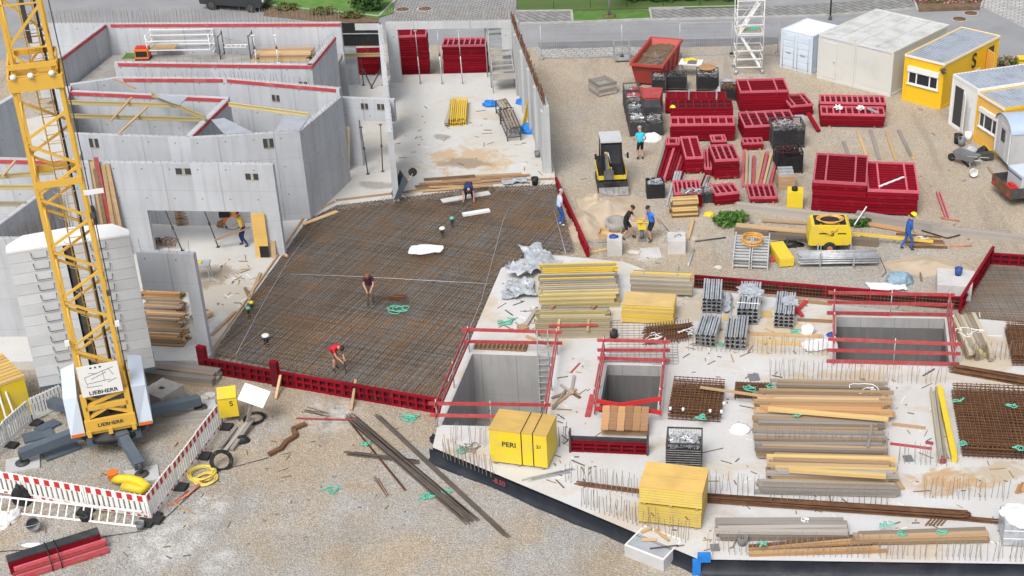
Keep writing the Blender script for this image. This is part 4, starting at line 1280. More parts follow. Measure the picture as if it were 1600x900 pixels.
run(br_, True, [((-50, 765), (236, 814), 3), ((238, 814), (348, 668), 3)],
 ['red and white barrier panel above the grey bucket and white sacks', 'red and white barrier panel behind the middle of the lying ladder', 'red and white barrier panel in front of the yellow tube',
     'red and white barrier panel turning back at the corner by the rubber feet', 'red and white barrier panel beside the orange rods and yellow hose', 'red and white barrier panel ending at the yellow power cabinet'], 'red and white barrier panels round the crane')
run(bw_, True, [((-70, 770), (52, 662), 3), ((54, 660), (110, 634), 1)],
 ['white barrier panel seen from behind, nearest of the left row', 'white barrier panel seen from behind at the left picture edge', 'white barrier panel seen from behind next to the yellow crate', 'white barrier panel seen from behind, touching the crane cabinet'], 'white barrier panels left of the crane')
b = MB(); a, ang, wd = fr((-8, 690), (40, 655), 0); b.box(0, wd, 0, .04, .78, 1.08)
o = tag(b.build('warning_board', M_['site_yellow'], None, loc2(a, ang, 0, .35), ang), 'yellow board with a black letter on top of the left barrier row', 'barrier board')
text('S', .26, M_['ink'], o, (wd * .7, -.004, .93), (PI / 2, 0, 0))
b = MB(); b.box(wd * .2, wd * .25, .02, .06, 0, .8); b.box(wd * .8, wd * .85, .02, .06, 0, .8); b.build('leg', M_['galvanised'], o)
_BE = {}
def beam_src(m):
 if m not in _BE:
  b = MB()
  b.box(0, 1, -.04, .04, 0, .04); b.box(0, 1, -.013, .013, .04, .16); b.box(0, 1, -.04, .04, .16, .2)
  o = b.build('timber_beam', M_[m]); me = o.data
  bpy.data.objects.remove(o)
  _BE[m] = me
 return _BE[m]
def beam(p, q, m, lab, grp=None):
 d = q - p
 o = bpy.data.objects.new('timber_beam', beam_src(m)); COL.objects.link(o)
 o.location = p; o.scale = (d.length, 1, 1)
 o.rotation_euler = (0, -math.asin(d.z / d.length), math.atan2(d.y, d.x))
 return tag(o, lab, 'beam', grp)
_PL = {}
def plank(p, q, w_, h_, m, lab, grp=None, name='plank', roll=0.0, cat='plank'):
 """plank from p to q (axis along its lower middle); copies share one mesh per wood"""
 if m not in _PL:
  b = MB(); b.box(0, 1, -.5, .5, 0, 1)
  o = b.build('plank', M_[m]); _PL[m] = o.data; bpy.data.objects.remove(o)
 d = q - p
 o = bpy.data.objects.new(name, _PL[m]); COL.objects.link(o)
 o.location = p; o.scale = (d.length, w_, h_)
 o.rotation_euler = (roll, -math.asin(max(-1, min(1, d.z / d.length))), math.atan2(d.y, d.x))
 return tag(o, lab, cat, grp)
def plank_stack(pl, pr, depth, rows, layers, z, th, mats, lab, grp, along='x', lenjit=.15, gap=.01, wfill=.94, name='plank', cat='plank'):
 """stack of loose boards; along='x' boards run with the front edge, 'y' they run away from it"""
 a, ang, wd = fr(pl, pr, z)
 for L in range(layers):
  zz = L * (th + gap)
  for r_ in range(rows):
   j1, j2 = random.uniform(-lenjit, lenjit), random.uniform(-lenjit, lenjit)
   if along == 'x':
    pw = depth / rows
    y = (r_ + .5) * pw
    jy = min(.06, pw * .35) if L == layers - 1 and th > .05 else .012
    p, q = loc2(a, ang, j1, y + random.uniform(-jy, jy), zz), loc2(a, ang, wd + j2, y + random.uniform(-jy, jy), zz + random.uniform(0, .012))
   else:
    pw = wd / rows
    x = (r_ + .5) * pw
    p, q = loc2(a, ang, x + random.uniform(-.01, .01), j1, zz), loc2(a, ang, x + random.uniform(-.02, .02), depth + j2, zz)
   plank(p, q, pw * wfill, th, random.choice(mats), lab, grp, name, 0.0, cat)
 return a, ang, wd, layers * (th + gap)
def beam_stack(pl, pr, depth, rows, layers, z, mats, lab, grp, jit=.12, along='x', pack=.092):
 a, ang, wd = fr(pl, pr, z)
 for L in range(layers):
  for r_ in range(rows):
   j1, j2 = random.uniform(-jit, jit), random.uniform(-jit, jit)
   if along == 'x':
    y = (r_ + .5) * depth / rows
    p, q = loc2(a, ang, j1, y, L * .205), loc2(a, ang, wd + j2, y, L * .205)
   else:
    x = (r_ + .5) * wd / rows
    p, q = loc2(a, ang, x, j1, L * .205), loc2(a, ang, x, depth + j2, L * .205)
   beam(p, q, random.choice(mats), lab, grp)
 return a, ang, wd
def heap(mb, w_, d_, z, n, size, m=0, hgt=.3):
 """jumble of bent clamps and couplers"""
 for _ in range(n):
  x, y = random.uniform(.1, w_ - .1), random.uniform(.1, d_ - .1)
  h = z + random.random() * hgt * (1 - abs(2 * x / w_ - 1) ** 2 * .6)
  a, e = random.uniform(0, PI), random.uniform(-.6, .6)
  dv = Vector((math.cos(a) * math.cos(e), math.sin(a) * math.cos(e), math.sin(e))) * size * random.uniform(.5, 1.1)
  c = Vector((x, y, h))
  mb.bar(c - dv, c + dv, size * .45, size * .3, m, random.random() * 3)
def lattice_box(loc, ang, w_, d_, h_, lab, grp, fill=None, fm='clamp_steel', m='dark_steel', sheet=None, name='lattice_box', fn=220, fsize=.11):
 o = thing(name, lab, 'lattice box', loc, ang, grp)
 b = MB()
 for x in (0, w_ - .05):
  for y in (0, d_ - .05): b.box(x, x + .05, y, y + .05, 0, h_)
 for z in (.1, h_ - .045):
  b.box(.05, w_ - .05, 0, .045, z, z + .045); b.box(.05, w_ - .05, d_ - .045, d_, z, z + .045)
  b.box(0, .045, .05, d_ - .05, z, z + .045); b.box(w_ - .045, w_, .05, d_ - .05, z, z + .045)
 b.build('frame', M_[m], o)
 b = MB(); b.box(.05, w_ - .05, .05, d_ - .05, .1, .13); b.build('base_plate', M_[m], o)
 b = MB()
 k = int(w_ / .08)
 for i in range(k):
  x = (i + .5) * w_ / k
  b.bar((x, .02, .14), (x, .02, h_ - .05), .008, .008); b.bar((x, d_ - .02, .14), (x, d_ - .02, h_ - .05), .008, .008)
 k = int(d_ / .08)
 for i in range(k):
  y = (i + .5) * d_ / k
  b.bar((.02, y, .14), (.02, y, h_ - .05), .008, .008); b.bar((w_ - .02, y, .14), (w_ - .02, y, h_ - .05), .008, .008)
 for i in range(1, int(h_ / .1)):
  z = .1 + i * .1
  if z > h_ - .06: break
  b.bar((.05, .02, z), (w_ - .05, .02, z), .008, .008); b.bar((.02, .05, z), (.02, d_ - .05, z), .008, .008); b.bar((w_ - .02, .05, z), (w_ - .02, d_ - .05, z), .008, .008)
 b.build('wire_mesh', M_[m], o)
 if sheet:
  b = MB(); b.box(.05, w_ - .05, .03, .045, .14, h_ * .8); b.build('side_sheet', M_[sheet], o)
 if fill:
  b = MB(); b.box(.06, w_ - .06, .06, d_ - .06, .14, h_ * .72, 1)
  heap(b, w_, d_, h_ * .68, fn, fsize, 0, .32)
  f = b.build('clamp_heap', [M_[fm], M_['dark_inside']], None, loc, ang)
  f['kind'] = 'stuff'; tag(f, fill, 'clamps')
 return o
def bucket(px, py, r, h, m, lab, z=0.0, tilt=0.0, ang=0.0):
 o = thing('bucket', lab, 'bucket', G(px, py, z + (r if tilt else 0)), 0)
 o.rotation_euler = (tilt, 0, ang)
 b = MB(); b.lathe([(r * .02, .01), (r * .78, .01), (r, h), (r * .94, h), (r * .74, .03), (r * .02, .03)], n=18); b.build('body', M_[m], o)
 b = MB(); b.tube([(r * math.cos(t), .0, h + r * .55 * math.sin(t)) for t in [PI * k / 8 for k in range(9)]], .008, 5); b.build('handle', M_['galvanised'], o)
 return o
def lump(px, py, rx, ry, rz, m, lab, name, cat, z=0.0, amp=.4, freq=2.4, grp=None, rot=0.0, n=9):
 b = MB(); b.blob((0, 0, 0), rx, ry, rz, 0, min(amp, .36), min(freq, 3), 12, seed=random.random() * 9, flat=True)
 return tag(b.build(name, M_[m], None, G(px, py, z), rot), lab, cat, grp)
def tube_px(pts, r, m, lab, name='pipe', cat='pipe', grp=None, n=6):
 b = MB(); b.tube([G(x, y, z) for x, y, z in pts], r, n)
 return tag(b.build(name, M_[m]), lab, cat, grp)
def pallet(loc, ang, lab, grp, m='wood_mid'):
 b = MB()
 for i in range(7): b.box(0, 1.2, i * .117, i * .117 + .09, .122, .144)
 for y in (0, .35, .7):
  for x in (0, .53, 1.06): b.box(x, x + .14, y, y + .1, .022, .1)
  b.box(0, 1.2, y, y + .1, 0, .021); b.box(0, 1.2, y, y + .1, .101, .121)
 return tag(b.build('pallet', M_[m], None, loc, ang), lab, 'pallet', grp)
def prop(p, q, lab, grp=None, m='galvanised', r=.03, z=None):
 o = thing('steel_prop', lab, 'prop', p, 0, grp)
 d = q - p
 b = MB(); b.tube([(0, 0, 0), d * .55], r, 8); b.tube([d * .55, d], r * .75, 8); b.build('tube', M_[m], o)
 b = MB(); b.box(-.08, .08, -.08, .08, 0, .012); b.box(d.x - .08, d.x + .08, d.y - .08, d.y + .08, d.z - .01, d.z + .004); b.build('end_plate', M_[m], o)
 b = MB(); c = d * .55; b.tube([c - Vector((0, 0, .06)), c + Vector((0, 0, .06))], r * 1.7, 8); b.build('collar', M_['dark_steel'], o)
 return o
g_ = 'yellow formwork beams laid across the beam room'
for pa, pb, z, m, lab in [((106, 163), (277, 168), WT - .1, 'beam_yellow', 'farther of the two long yellow beams spanning the beam room'),
  ((104, 184), (313, 190), WT - .1, 'beam_yellow', 'nearer of the two long yellow beams spanning the beam room'),
  ((238, 151), (322, 188), WT + .1, 'beam_yellow', 'yellow beam lying slantwise under the grey plate in the beam room'),
  ((358, 166), (484, 183), WT - .1, 'beam_yellow', 'yellow beam right of the red edged partition'),
  ((-30, 282), (84, 272), WT - .1, 'beam_yellow', 'farthest yellow beam left of the crane mast'),
  ((-30, 296), (74, 296), WT - .1, 'beam_yellow', 'middle yellow beam left of the crane mast'),
  ((-30, 322), (42, 322), WT - .1, 'beam_weathered', 'nearest yellow beam left of the crane mast')]:
 beam(G(*pa, z), G(*pb, z), m, lab, g_)
for pa, pb, lab in [((206, 153), (173, 190), 'left thin batten lying across the yellow beams'), ((230, 168), (186, 209), 'right thin batten lying across the yellow beams'), ((24, 252), (4, 276), 'thin batten on the beams at the left edge'), ((178, 124), (212, 139), 'batten lying over the red edged second wall')]:
 plank(G(*pa, WT + .12), G(*pb, WT + .12), .1, .05, 'wood_pale', lab, 'battens over the beam room')
def plate(px, z, m, lab, th=.03, name='plate', cat='panel'):
 b = MB(); b.prism(gp(px, z), z - th, z)
 return tag(b.build(name, M_[m]), lab, cat)
plate([(240, 149), (293, 151), (281, 164), (268, 160)], WT + .34, 'plate_grey', 'grey plate lying over the slanting yellow beam')
plate([(330, 187), (350, 184), (396, 207), (350, 209)], WT + .05, 'plate_grey', 'grey triangular plate on the corner of the beam room')
plate([(444, 181), (484, 181), (468, 204), (430, 205)], WT + .05, 'plate_grey', 'grey plate on the wall corner right of the beam room')
a, ang, wd = fr((165, 404), (200, 403), FL)
for i, m in enumerate(['wood_old', 'wood_pale', 'wood_mid', 'rail_red', 'wood_pale', 'wood_mid', 'wood_pale']):
 p = loc2(a, ang, i * wd / 6.5, random.uniform(-.1, .1)); q = loc2(a, ang, i * wd / 7 + random.uniform(-.1, .1), .42, 4.2 + random.uniform(-.3, .35))
 d = q - p
 o = tag(MB().bar((0, 0, 0), d, .17, .04, roll=0).build('plank', M_[m], None, p), 'red plank leaning among pale planks against the long wall' if m == 'rail_red' else 'tall pale plank leaning against the long wall by the crane mast', 'plank', 'tall planks leaning on the long wall')
p = G(160, 402, FL); q = p + Vector((-.2, .35, 2.3))
tag(MB().bar(p, q, .26, .03).build('board', M_['black']), 'narrow black board leaning on the wall left of the planks', 'board')
for L in range(3):
 for k in range(2):
  a, ang, wd = fr((276, 354), (311, 352), FL)
  pallet(loc2(a, ang, k * 1.25 * .42, k * .0 + .05, L * .15) if k == 0 else loc2(a, ang, .0, .06, (L + 3) * .15), ang, 'brown pallet in the stack under the wall opening', 'pallets in the opening')
for (pa, pb, zt_, lab) in [((285, 392), (269, 392), 2.4, 'steel prop standing left in the wall opening'), ((341, 386), (327, 386), 2.4, 'steel prop standing right in the wall opening'), ((230, 372), (218, 372), 2.4, 'pale prop at the left jamb of the wall opening')]:
 p = G(*pa, FL); q = G(*pb, FL); q.z = zt_
 prop(p, q, lab, 'props in the wall opening', 'dark_steel' if 'pale' not in lab else 'galvanised')
o = thing('cutting_saw', 'red petrol saw on a small cart beside the carpenter', 'saw', G(362, 356, FL), .2)
MB().box(-.3, .3, -.2, .2, .35, .6).build('motor', M_['orange'], o)
MB().box(-.45, .0, -.15, .25, .6, .85).build('tank', M_['black'], o)
MB().lathe([(.12, .85), (.1, .95)], (-.1, 0, 0), 10).build('air_filter', M_['bright_red'], o)
MB().tube([(.1, -.24, .32), (.1, -.2, .32)], .3, 18).build('blade', M_['pale_grey'], o)
b = MB()
for x in (-.3, .3): b.bar((x, 0, 0), (x * .7, 0, .4), .04, .04); b.bar((x, .2, 0), (x, -.3, .3), .03, .03)
b.build('cart', M_['galvanised'], o)
lump(352, 352, .35, .3, .3, 'wood_brown', 'brown cardboard heap left of the red saw', 'cardboard', 'cardboard', FL)
def lean(px, py, w_, h_, th, m, lab, name='board', back=.35, z=FL, rot=0.0, cat='board', ang=None):
 o = tag(MB().box(-w_ / 2, w_ / 2, 0, th, 0, h_).build(name, M_[m], None, G(px, py, z), (-math.atan2(back, h_), 0, rot)), lab, cat)
 return o
k = lean(411, 403, .58, 2.05, .05, 'ply_yellow', 'yellow form board leaning at the end of the long wall', back=.12)
MB().box(-.1, .29, -.006, 0, .02, .55).build('dark_patch', M_['black'], k)
lean(428, 403, .2, .75, .04, 'wood_pale', 'short pale board leaning beside the yellow form board', back=.2)
plank(G(437, 336, FL), G(456, 327, FL), .1, .06, 'wood_mid', 'short brown plank on the floor behind the wall end')
lean(541, 284, .32, 2.7, .05, 'beam_weathered', 'long tan board leaning on the wall beside the corridor', back=.5, rot=-.5)
o = thing('work_bench', 'grey steel work bench behind the free standing wall', 'bench', G(316, 437, FL), .1)
MB().box(-.42, .42, -.3, .3, .72, .78).build('bench_top', M_['plate_grey'], o)
for x in (-.38, .38):
 for y in (-.26, .26): MB().bar((x, y, 0), (x * .9, y * .9, .72), .04, .04).build('leg', M_['galvanised'], o)
MB().box(-.2, .1, -.1, .1, .781, .84).build('tool_tray', M_['site_yellow'], o)
b = MB()
for i in range(60):
 x, y = random.uniform(-.7, .7), random.uniform(-.35, .35)
 r_ = .16
 b.tube([(x + r_ * math.cos(t), y + r_ * .6 * math.sin(t), .1 + .2 * random.random()) for t in [2 * PI * k / 7 for k in range(8)]], .009, 4)
tag(b.build('stirrup_heap', M_['rust'], None, G(250, 384, FL)), 'heap of rusty wire stirrups before the wall opening', 'stirrups')
g_ = 'timber stack behind the counterweight'
for i, (y, n_) in enumerate([(540, 5), (512, 4), (492, 4), (468, 3)]):
 plank_stack((228 + i * -2, y), (283 - i * 2, y + 3), .75, 6, n_ + 2, FL, .055, ['wood_pale', 'wood_mid', 'wood_old', 'ply_orange'], ['brown board in the nearest timber stack behind the counterweight', 'board in the second timber stack behind the counterweight', 'board in the third timber stack behind the counterweight', 'board in the farthest timber stack behind the counterweight'][i], g_, name='stacked_board', cat='board')
plank_stack((314, 505), (332, 495), .5, 2, 3, FL, .07, ['wood_pale', 'wood_mid'], 'pale board lying right of the free standing wall end', 'boards right of the wall end')
def ply_crate(pl, pr, depth, h_, z, m, mt, lab, txt=None, straps_=(), boards=5, name='plywood_crate', split=None):
 a, ang, wd = fr(pl, pr, z)
 o = thing(name, lab, 'crate', a, ang)
 b = MB(); b.box(0, wd, 0, depth, .1, h_); bd = b.build('body', M_[m], o)
 b = MB()
 for k in (.08, .5, .92): b.box(wd * k - .05, wd * k + .05, 0.01, depth - .01, 0, .099)
 b.build('skid', M_['wood_mid'], o)
 b = MB()
 for i in range(2): b.box(-.015, wd + .015, i * depth / 2 - .012 + .006 * i, (i + 1) * depth / 2 - .0 + .012 * i, h_ + .002, h_ + .04)
 b.build('lid', M_[mt], o)
 if boards:
  b = MB()
  for i in range(1, boards): b.box(0.0, wd, -.004, 0, .1 + (h_ - .1) * i / boards - .006, .1 + (h_ - .1) * i / boards + .006); b.box(wd, wd + .004, 0, depth, .1 + (h_ - .1) * i / boards - .006, .1 + (h_ - .1) * i / boards + .006)
  b.build('board_joint', M_['wood_mid'], o)
 for x in straps_:
  b = MB(); b.tube([(wd * x, -.012, .1), (wd * x, -.012, h_ + .05), (wd * x, depth, h_ + .05)], .016, 4, cap=False, smooth=False); b.build('strap', M_['black'], o)
 if txt:
  for s, fx, fz, sz in txt: text(s, sz, M_['ink'], o, (wd * fx, -.006, h_ * fz), (PI / 2, 0, 0))
 return o, a, ang, wd
ply_crate((-60, 690), (52, 648), 2.2, 1.55, 0, 'site_yellow', 'ply_yellow', 'large yellow crate under pale planks at the left edge behind the barriers', boards=0)
a, ang, wd = fr((-60, 690), (52, 648), 0)
for i in range(9):
 plank(loc2(a, ang, -.1, .1 + i * .24, 1.6), loc2(a, ang, wd + .05, .12 + i * .24, 1.6), .2, .05, 'ply_yellow' if i % 3 else 'ply_tan', 'pale yellow plank lying on the large yellow crate', 'planks on the yellow crate')
for i in range(3):
 p = loc2(a, ang, wd * (.5 + .12 * i), -.25, 0); q = loc2(a, ang, wd * (.52 + .1 * i), -.03, 1.9 - .3 * i)
 tag(MB().bar(p, q, .06, .06).build('pole', M_['white_plastic']), ['tallest white pole leaning on the large yellow crate', 'middle white pole leaning on the large yellow crate', 'shortest white pole leaning on the large yellow crate'][i], 'pole', 'poles on the yellow crate')
z1 = 3.05
b = MB(); b.box(0, .9, 0, .9, 0, .02); tag(b.build('green_mat', M_['grass_blade'], None, G(190, 92, z1)), 'bright green mat on the floor of the back room', 'mat')
o = thing('generator', 'orange and black generator on the floor of the back room', 'generator', G(212, 95, z1), .05)
MB().box(0, .7, 0, .6, .08, .6).build('body', M_['orange'], o); MB().box(.05, .65, -.01, .0, .2, .5).build('grille', M_['black'], o); MB().box(-.02, .72, -.02, .62, .0, .079).build('frame', M_['black'], o); MB().box(.05, .65, .1, .5, .601, .68).build('tank', M_['bright_red'], o)
o = thing('indoor_scaffold', 'white scaffold frames with long rails in the back room', 'scaffold', G(233, 93, z1), .03)
for x in (0, 3.3):
 b = MB()
 for y in (0, 1.0): b.tube([(x, y, 0), (x, y, 1.35)], .028, 6)
 for k in range(5): b.bar((x, 0, .2 + k * .26), (x, 1.0, .2 + k * .26), .035, .035)
 b.build('end_frame', M_['white_paint'], o)
for y, z in ((0, .5), (1, .5), (0, 1.0), (1, 1.0), (1, 1.3)):
 MB().bar((0, y, z), (3.3, y, z), .045, .045).build('rail', M_['white_paint'], o)
MB().box(.1, 1.4, .2, .9, .5, .54).build('deck', M_['wood_pale'], o)
o = thing('indoor_scaffold', 'grey scaffold frame with a lying ladder in the back room', 'scaffold', G(345, 93, z1), .02)
for x in (0, 1.6):
 b = MB()
 for y in (0, .9): b.tube([(x, y, 0), (x, y, 1.3)], .03, 6)
 b.bar((x, 0, 1.2), (x, .9, 1.2), .03, .03); b.bar((x, 0, .1), (x, .9, .1), .03, .03); b.build('end_frame', M_['dark_steel'], o)
b = MB(); b.bar((0, 0, .9), (1.6, 0, .9), .04, .04); b.bar((0, .9, .9), (1.6, .9, .5), .04, .04); b.build('rail', M_['galvanised'], o)
b = MB()
for y in (.2, .6): b.bar((.2, y, .6), (1.4, y, .6), .04, .05)
for i in range(5): b.bar((.3 + i * .25, .2, .6), (.3 + i * .25, .6, .6), .03, .03)
b.build('ladder', M_['white_paint'], o)
plank_stack((402, 96), (482, 95), 1.1, 4, 4, z1, .09, ['wood_pale', 'wood_pale', 'wood_mid'], 'pale board in the stack on the floor of the back room', 'boards in the back room', lenjit=.3)
for x in (401, 435): prop(G(x, 98, z1), G(x, 98, z1) + Vector((0, 0, 1.5)), 'white post standing %s the pale boards in the back room' % ('left of' if x == 401 else 'among'), 'posts in the back room', 'white_paint')
a, ang, wd = fr((531, 82), (594, 82), FL)
a = AY(531, 72, G(600, 36, HT).y - .3); zb = a.z
b = MB(); b.box(0, 2.35, 0, .08, 0, 1.3); o = tag(b.build('black_shutter', M_['black'], None, a, 0), 'black shuttering board standing above the corridor opening', 'shuttering')
MB().box(.95, 2.3, -.012, 0, .9, 1.28).build('grey_patch', M_['pale_grey'], o)
b = MB(); b.box(-.06, 0, -.05, .1, -.05, 1.35); b.build('timber_post', M_['form_yellow'], o)
b = MB(); b.bar((-.0, -.06, .72), (2.4, -.06, .72), .04, .05); b.build('walings', M_['galvanised'], o)
beam(a + Vector((-.05, -.25, -.55)), a + Vector((2.45, -.25, -.52)), 'beam_yellow', 'weathered yellow beam under the black shuttering board')
b = MB(); b.box(0, .85, 0, .25, FL, zb - .1); tag(b.build('concrete_wall', M_['wall_concrete'], None, (a.x, a.y, 0)), 'concrete pier under the black shuttering board', 'wall', 'unfinished concrete walls')
for x in (1.1, 2.2): prop(Vector((a.x + x, a.y - .1, FL)), Vector((a.x + x + .02, a.y - .1, zb - .6)), 'dark prop %s under the black shuttering' % ('left' if x < 2 else 'right'), 'props under the black shuttering', 'dark_steel')
for (x0, x1) in ((1.15, 1.7), (2.2, 1.6)):
 p = Vector((a.x + x0, a.y - .1, FL + 1.0)); q = Vector((a.x + x1, a.y - .7, FL + .02))
 tag(MB().bar(p, q, .05, .05).build('brace', M_['dark_steel']), '%s slanting brace at the dark props of the corridor' % ('left' if x0 < 2 else 'right'), 'brace', 'braces in the corridor')
panel_stack((556, 118), (594, 117), 1.3, 8, 'top red panel of the stack behind the corridor', 'red panel in the stack seen behind the corridor', 'red panels behind the corridor', lighttop=False)
panel_stack((624, 121), (672, 119), 1.3, 16, 'top red panel of the stack behind the left part of the hall opening', 'red panel in the stack behind the left part of the hall opening', 'red panels behind the left of the hall opening', gap=.03)
panel_stack((694, 121), (762, 120), 1.3, 13, 'top red panel of the stack behind the right part of the hall opening', 'red panel in the stack behind the right part of the hall opening', 'red panels behind the right of the hall opening', nx=8, ny=2)
for x in (657, 691, 723):
 p = G(x, 131, FL); q = Vector((p.x - .05, p.y + .02, 3.42))
 prop(p, q, {657: 'leftmost', 691: 'middle', 723: 'rightmost'}[x] + ' pale prop of three under the wide hall opening', 'props under the hall opening')
for pa, lab in [((575, 272), 'thin prop standing in the corridor under the lintel'), ((598, 268), 'brown prop leaning beside the long thin wall')]:
 p = G(*pa, FL); prop(p, p + Vector((-.12 if pa[0] < 580 else .1, .1, 2.4)), lab, 'props in the corridor', 'dark_steel' if pa[0] < 580 else 'rust', .028)
a, ang, wd = fr((768, 137), (806, 134), FL)
o = thing('steel_stair', 'grey steel stair tower with open treads at the back of the hall', 'stair', a, ang)
b = MB()
for x in (0, wd):
 for y in (0, 1.8): b.tube([(x, y, 0), (x, y, 3.6)], .03, 6)
b.build('post', M_['stair_steel'], o)
b = MB()
for x in (.08, wd - .08): b.bar((x, .0, .8), (x, 1.9, 3.1), .05, .16)
b.build('stringer', M_['stair_steel'], o)
for i in range(9): MB().box(.1, wd - .1, .02 + i * .2, .24 + i * .2, .86 + i * .24, .9 + i * .24).build('tread', M_['stair_steel'], o)
MB().box(0.03, wd - .03, -.9, .0, .72, .78).build('landing', M_['wood_grey'], o)
b = MB()
for x in (0, wd):
 b.tube([(x, -.9, 0), (x, -.9, 1.8), (x, 0, 1.9), (x, 1.8, 3.9)], .022, 6); b.tube([(x, -.9, 1.3), (x, 0, 1.4), (x, 1.8, 3.4)], .018, 6)
b.build('handrail', M_['stair_steel'], o)
beam_stack((700, 197), (729, 196), 3.1, 9, 2, FL, ['beam_bright', 'beam_bright', 'beam_yellow'], 'bright yellow beam in the bundle on the hall floor', 'yellow beams on the hall floor', .1, 'y')
plank_stack((695, 198), (701, 198), 3.1, 1, 3, FL, .11, ['wood_grey'], 'grey board beside the yellow beams on the hall floor', 'boards beside the yellow beams', 'y')
def trestle(pl, pr, d_, lab, z=FL):
 a, ang, wd = fr(pl, pr, z)
 o = thing('trestle', lab, 'trestle', a, ang, 'steel trestles in the hall')
 for y in (0, d_):
  b = MB()
  for x in (0, wd): b.bar((x, y, 0), (x, y, .75), .05, .05)
  b.bar((0, y, .72), (wd, y, .72), .05, .05); b.bar((0, y, .2), (wd, y, .2), .04, .04); b.build('end_frame', M_['dark_steel'], o)
 b = MB()
 for x in (0, wd): b.bar((x, 0, .2), (x, d_, .2), .04, .04); b.bar((x, 0, .72), (x, d_, .72), .05, .05)
 b.build('side_rail', M_['dark_steel'], o)
 for k in range(4): MB().box(.05 + k * wd / 4.2, .05 + k * wd / 4.2 + .09, -.2 + .1 * k, d_ - .1 + .05 * k, .751, .8).build('timber', M_['wood_old'], o)
 b = MB(); heap(b, wd, d_ * .8, .22, 60, .12, 0, .25); b.build('clamp_heap', M_['clamp_steel'], o)
trestle((793, 221), (814, 219), 2.4, 'nearer dark steel trestle loaded with clamps on the hall floor')
trestle((783, 190), (800, 188), 1.2, 'farther dark steel trestle by the blue tarp in the hall')
for (x, y, r_, lab) in [(766, 165, .42, 'crumpled blue tarp beside the steel stair'), (818, 161, .38, 'crumpled blue tarp at the foot of the right hall wall'), (827, 206, .45, 'crumpled blue tarp nearest on the hall floor')]:
 b = MB(); b.blob((0, 0, .02), r_, r_ * .8, r_ * (1.0 if y > 200 else .6), 0, .5, 2.4, 10, flat=True, seed=x * .1); tag(b.build('blue_tarp', M_['blue_tarp'], None, G(x, y, FL)), lab, 'tarp', 'blue tarps in the hall')
p = G(820, 202, FL); beam(p, p + Vector((.5, .35, 2.2)), 'beam_bright', 'yellow beam leaning on the right hall wall')
o = thing('wheelbarrow', 'wheelbarrow tipped up against the long thin wall', 'wheelbarrow', G(634, 309, FL), (0))
o.rotation_euler = (0, R(-62), R(20))
def barrow(o, m='galvanised', tm='grey_plastic'):
 b = MB(); b.add([(.0, -.3, .35), (.9, -.3, .35), (.9, .3, .35), (0, .3, .35), (-.15, -.36, .62), (1.1, -.36, .68), (1.1, .36, .68), (-.15, .36, .62)], [(0, 1, 2, 3), (0, 4, 5, 1), (1, 5, 6, 2), (2, 6, 7, 3), (3, 7, 4, 0)])
 b.build('tray', M_[tm], o)
 b = MB()
 for y in (-.25, .25): b.tube([(1.25, y * .3, .2), (.7, y, .32), (-.6, y * 1.1, .6)], .02, 6); b.tube([(.15, y, .34), (.05, y, .0)], .02, 6)
 b.build('frame', M_[m], o)
 MB().tube([(1.3, -.05, .2), (1.3, .05, .2)], .2, 16).build('wheel', M_['rubber'], o)
barrow(o, 'wood_mid', 'outrigger_blue')
for k, (pa, pb, zz) in enumerate([((652, 297), (790, 286), 0), ((640, 301), (700, 296), .0), ((655, 288), (752, 281), .05), ((662, 281), (742, 275), .08), ((700, 290), (800, 280), .08), ((670, 293), (770, 291), .12), ((690, 284), (828, 274), .05), ((648, 292), (735, 287), .1), ((720, 277), (815, 272), .03), ((660, 299), (760, 292), .06)]):
 plank(G(*pa, FL + zz), G(*pb, FL + zz), .12, .06, ['wood_mid', 'wood_pale', 'ply_orange', 'wood_brown'][k % 4], 'long brown plank in the loose pile at the front of the hall', 'loose planks at the front of the hall')
plank(G(690, 315, FL), G(765, 302, FL), .4, .05, 'cube_concrete', 'broad pale board along the front edge of the hall floor')
cloth(805, 285, 1.3, .7, 'plastic_foil', 'crumpled grey foil at the front of the hall floor', 'foil', 'foil', FL, .1, .12, 3.0)
lump(512, 300, .45, .4, .3, 'strap_green', 'tangled heap of green and pale straps at the tall wall corner', 'strap_heap', 'straps', FL, .8, 4)
lump(518, 290, .3, .3, .25, 'wood_brown', 'dark heap of dirt behind the green straps at the tall wall corner', 'dirt_heap', 'dirt', FL, .8, 4)
bucket(836, 288, .18, .35, 'black', 'black bucket on the hall floor by the right wall', FL)
bucket(840, 245, .16, .3, 'grey_plastic', 'dark grey bucket beside the pilasters of the right hall wall', FL)
lump(655, 215, .1, .1, .1, 'stone', 'small lump of concrete on the hall floor', 'rubble', 'rubble', FL)
a = G(-6, 800); e = G(218, 824)
d = (e - a).normalized(); ang = math.atan2(d.y, d.x); L = (e - a).length
o = thing('ladder', 'white aluminium ladder lying against the red and white barriers', 'ladder', a, ang)
o.rotation_euler = (R(52), 0, ang)
for y in (0, .48): MB().box(0, L, y, y + .06, 0, .03).build('rail', M_['white_plastic'], o)
for i in range(int(L / .29)): MB().box(.12 + i * .29, .16 + i * .29, .06, .48, 0.0, .03).build('rung', M_['white_plastic'], o)
bucket(50, 815, .22, .4, 'grey_plastic', 'grey mortar tub tipped on its side by the white sacks', tilt=R(70), ang=.5)
bucket(220, 826, .15, .26, 'grey_plastic', 'small dark bucket at the right end of the ladder')
lump(6, 815, .3, .45, .25, 'paper', 'left of the two white sacks beside the grey tub', 'sack', 'sack', grp='white sacks by the grey tub')
lump(22, 808, .2, .4, .22, 'white_foil', 'right of the two white sacks beside the grey tub', 'sack', 'sack', grp='white sacks by the grey tub')
lump(35, 782, .3, .25, .6, 'black', 'black bag hanging behind the ladder rungs', 'bag', 'bag')
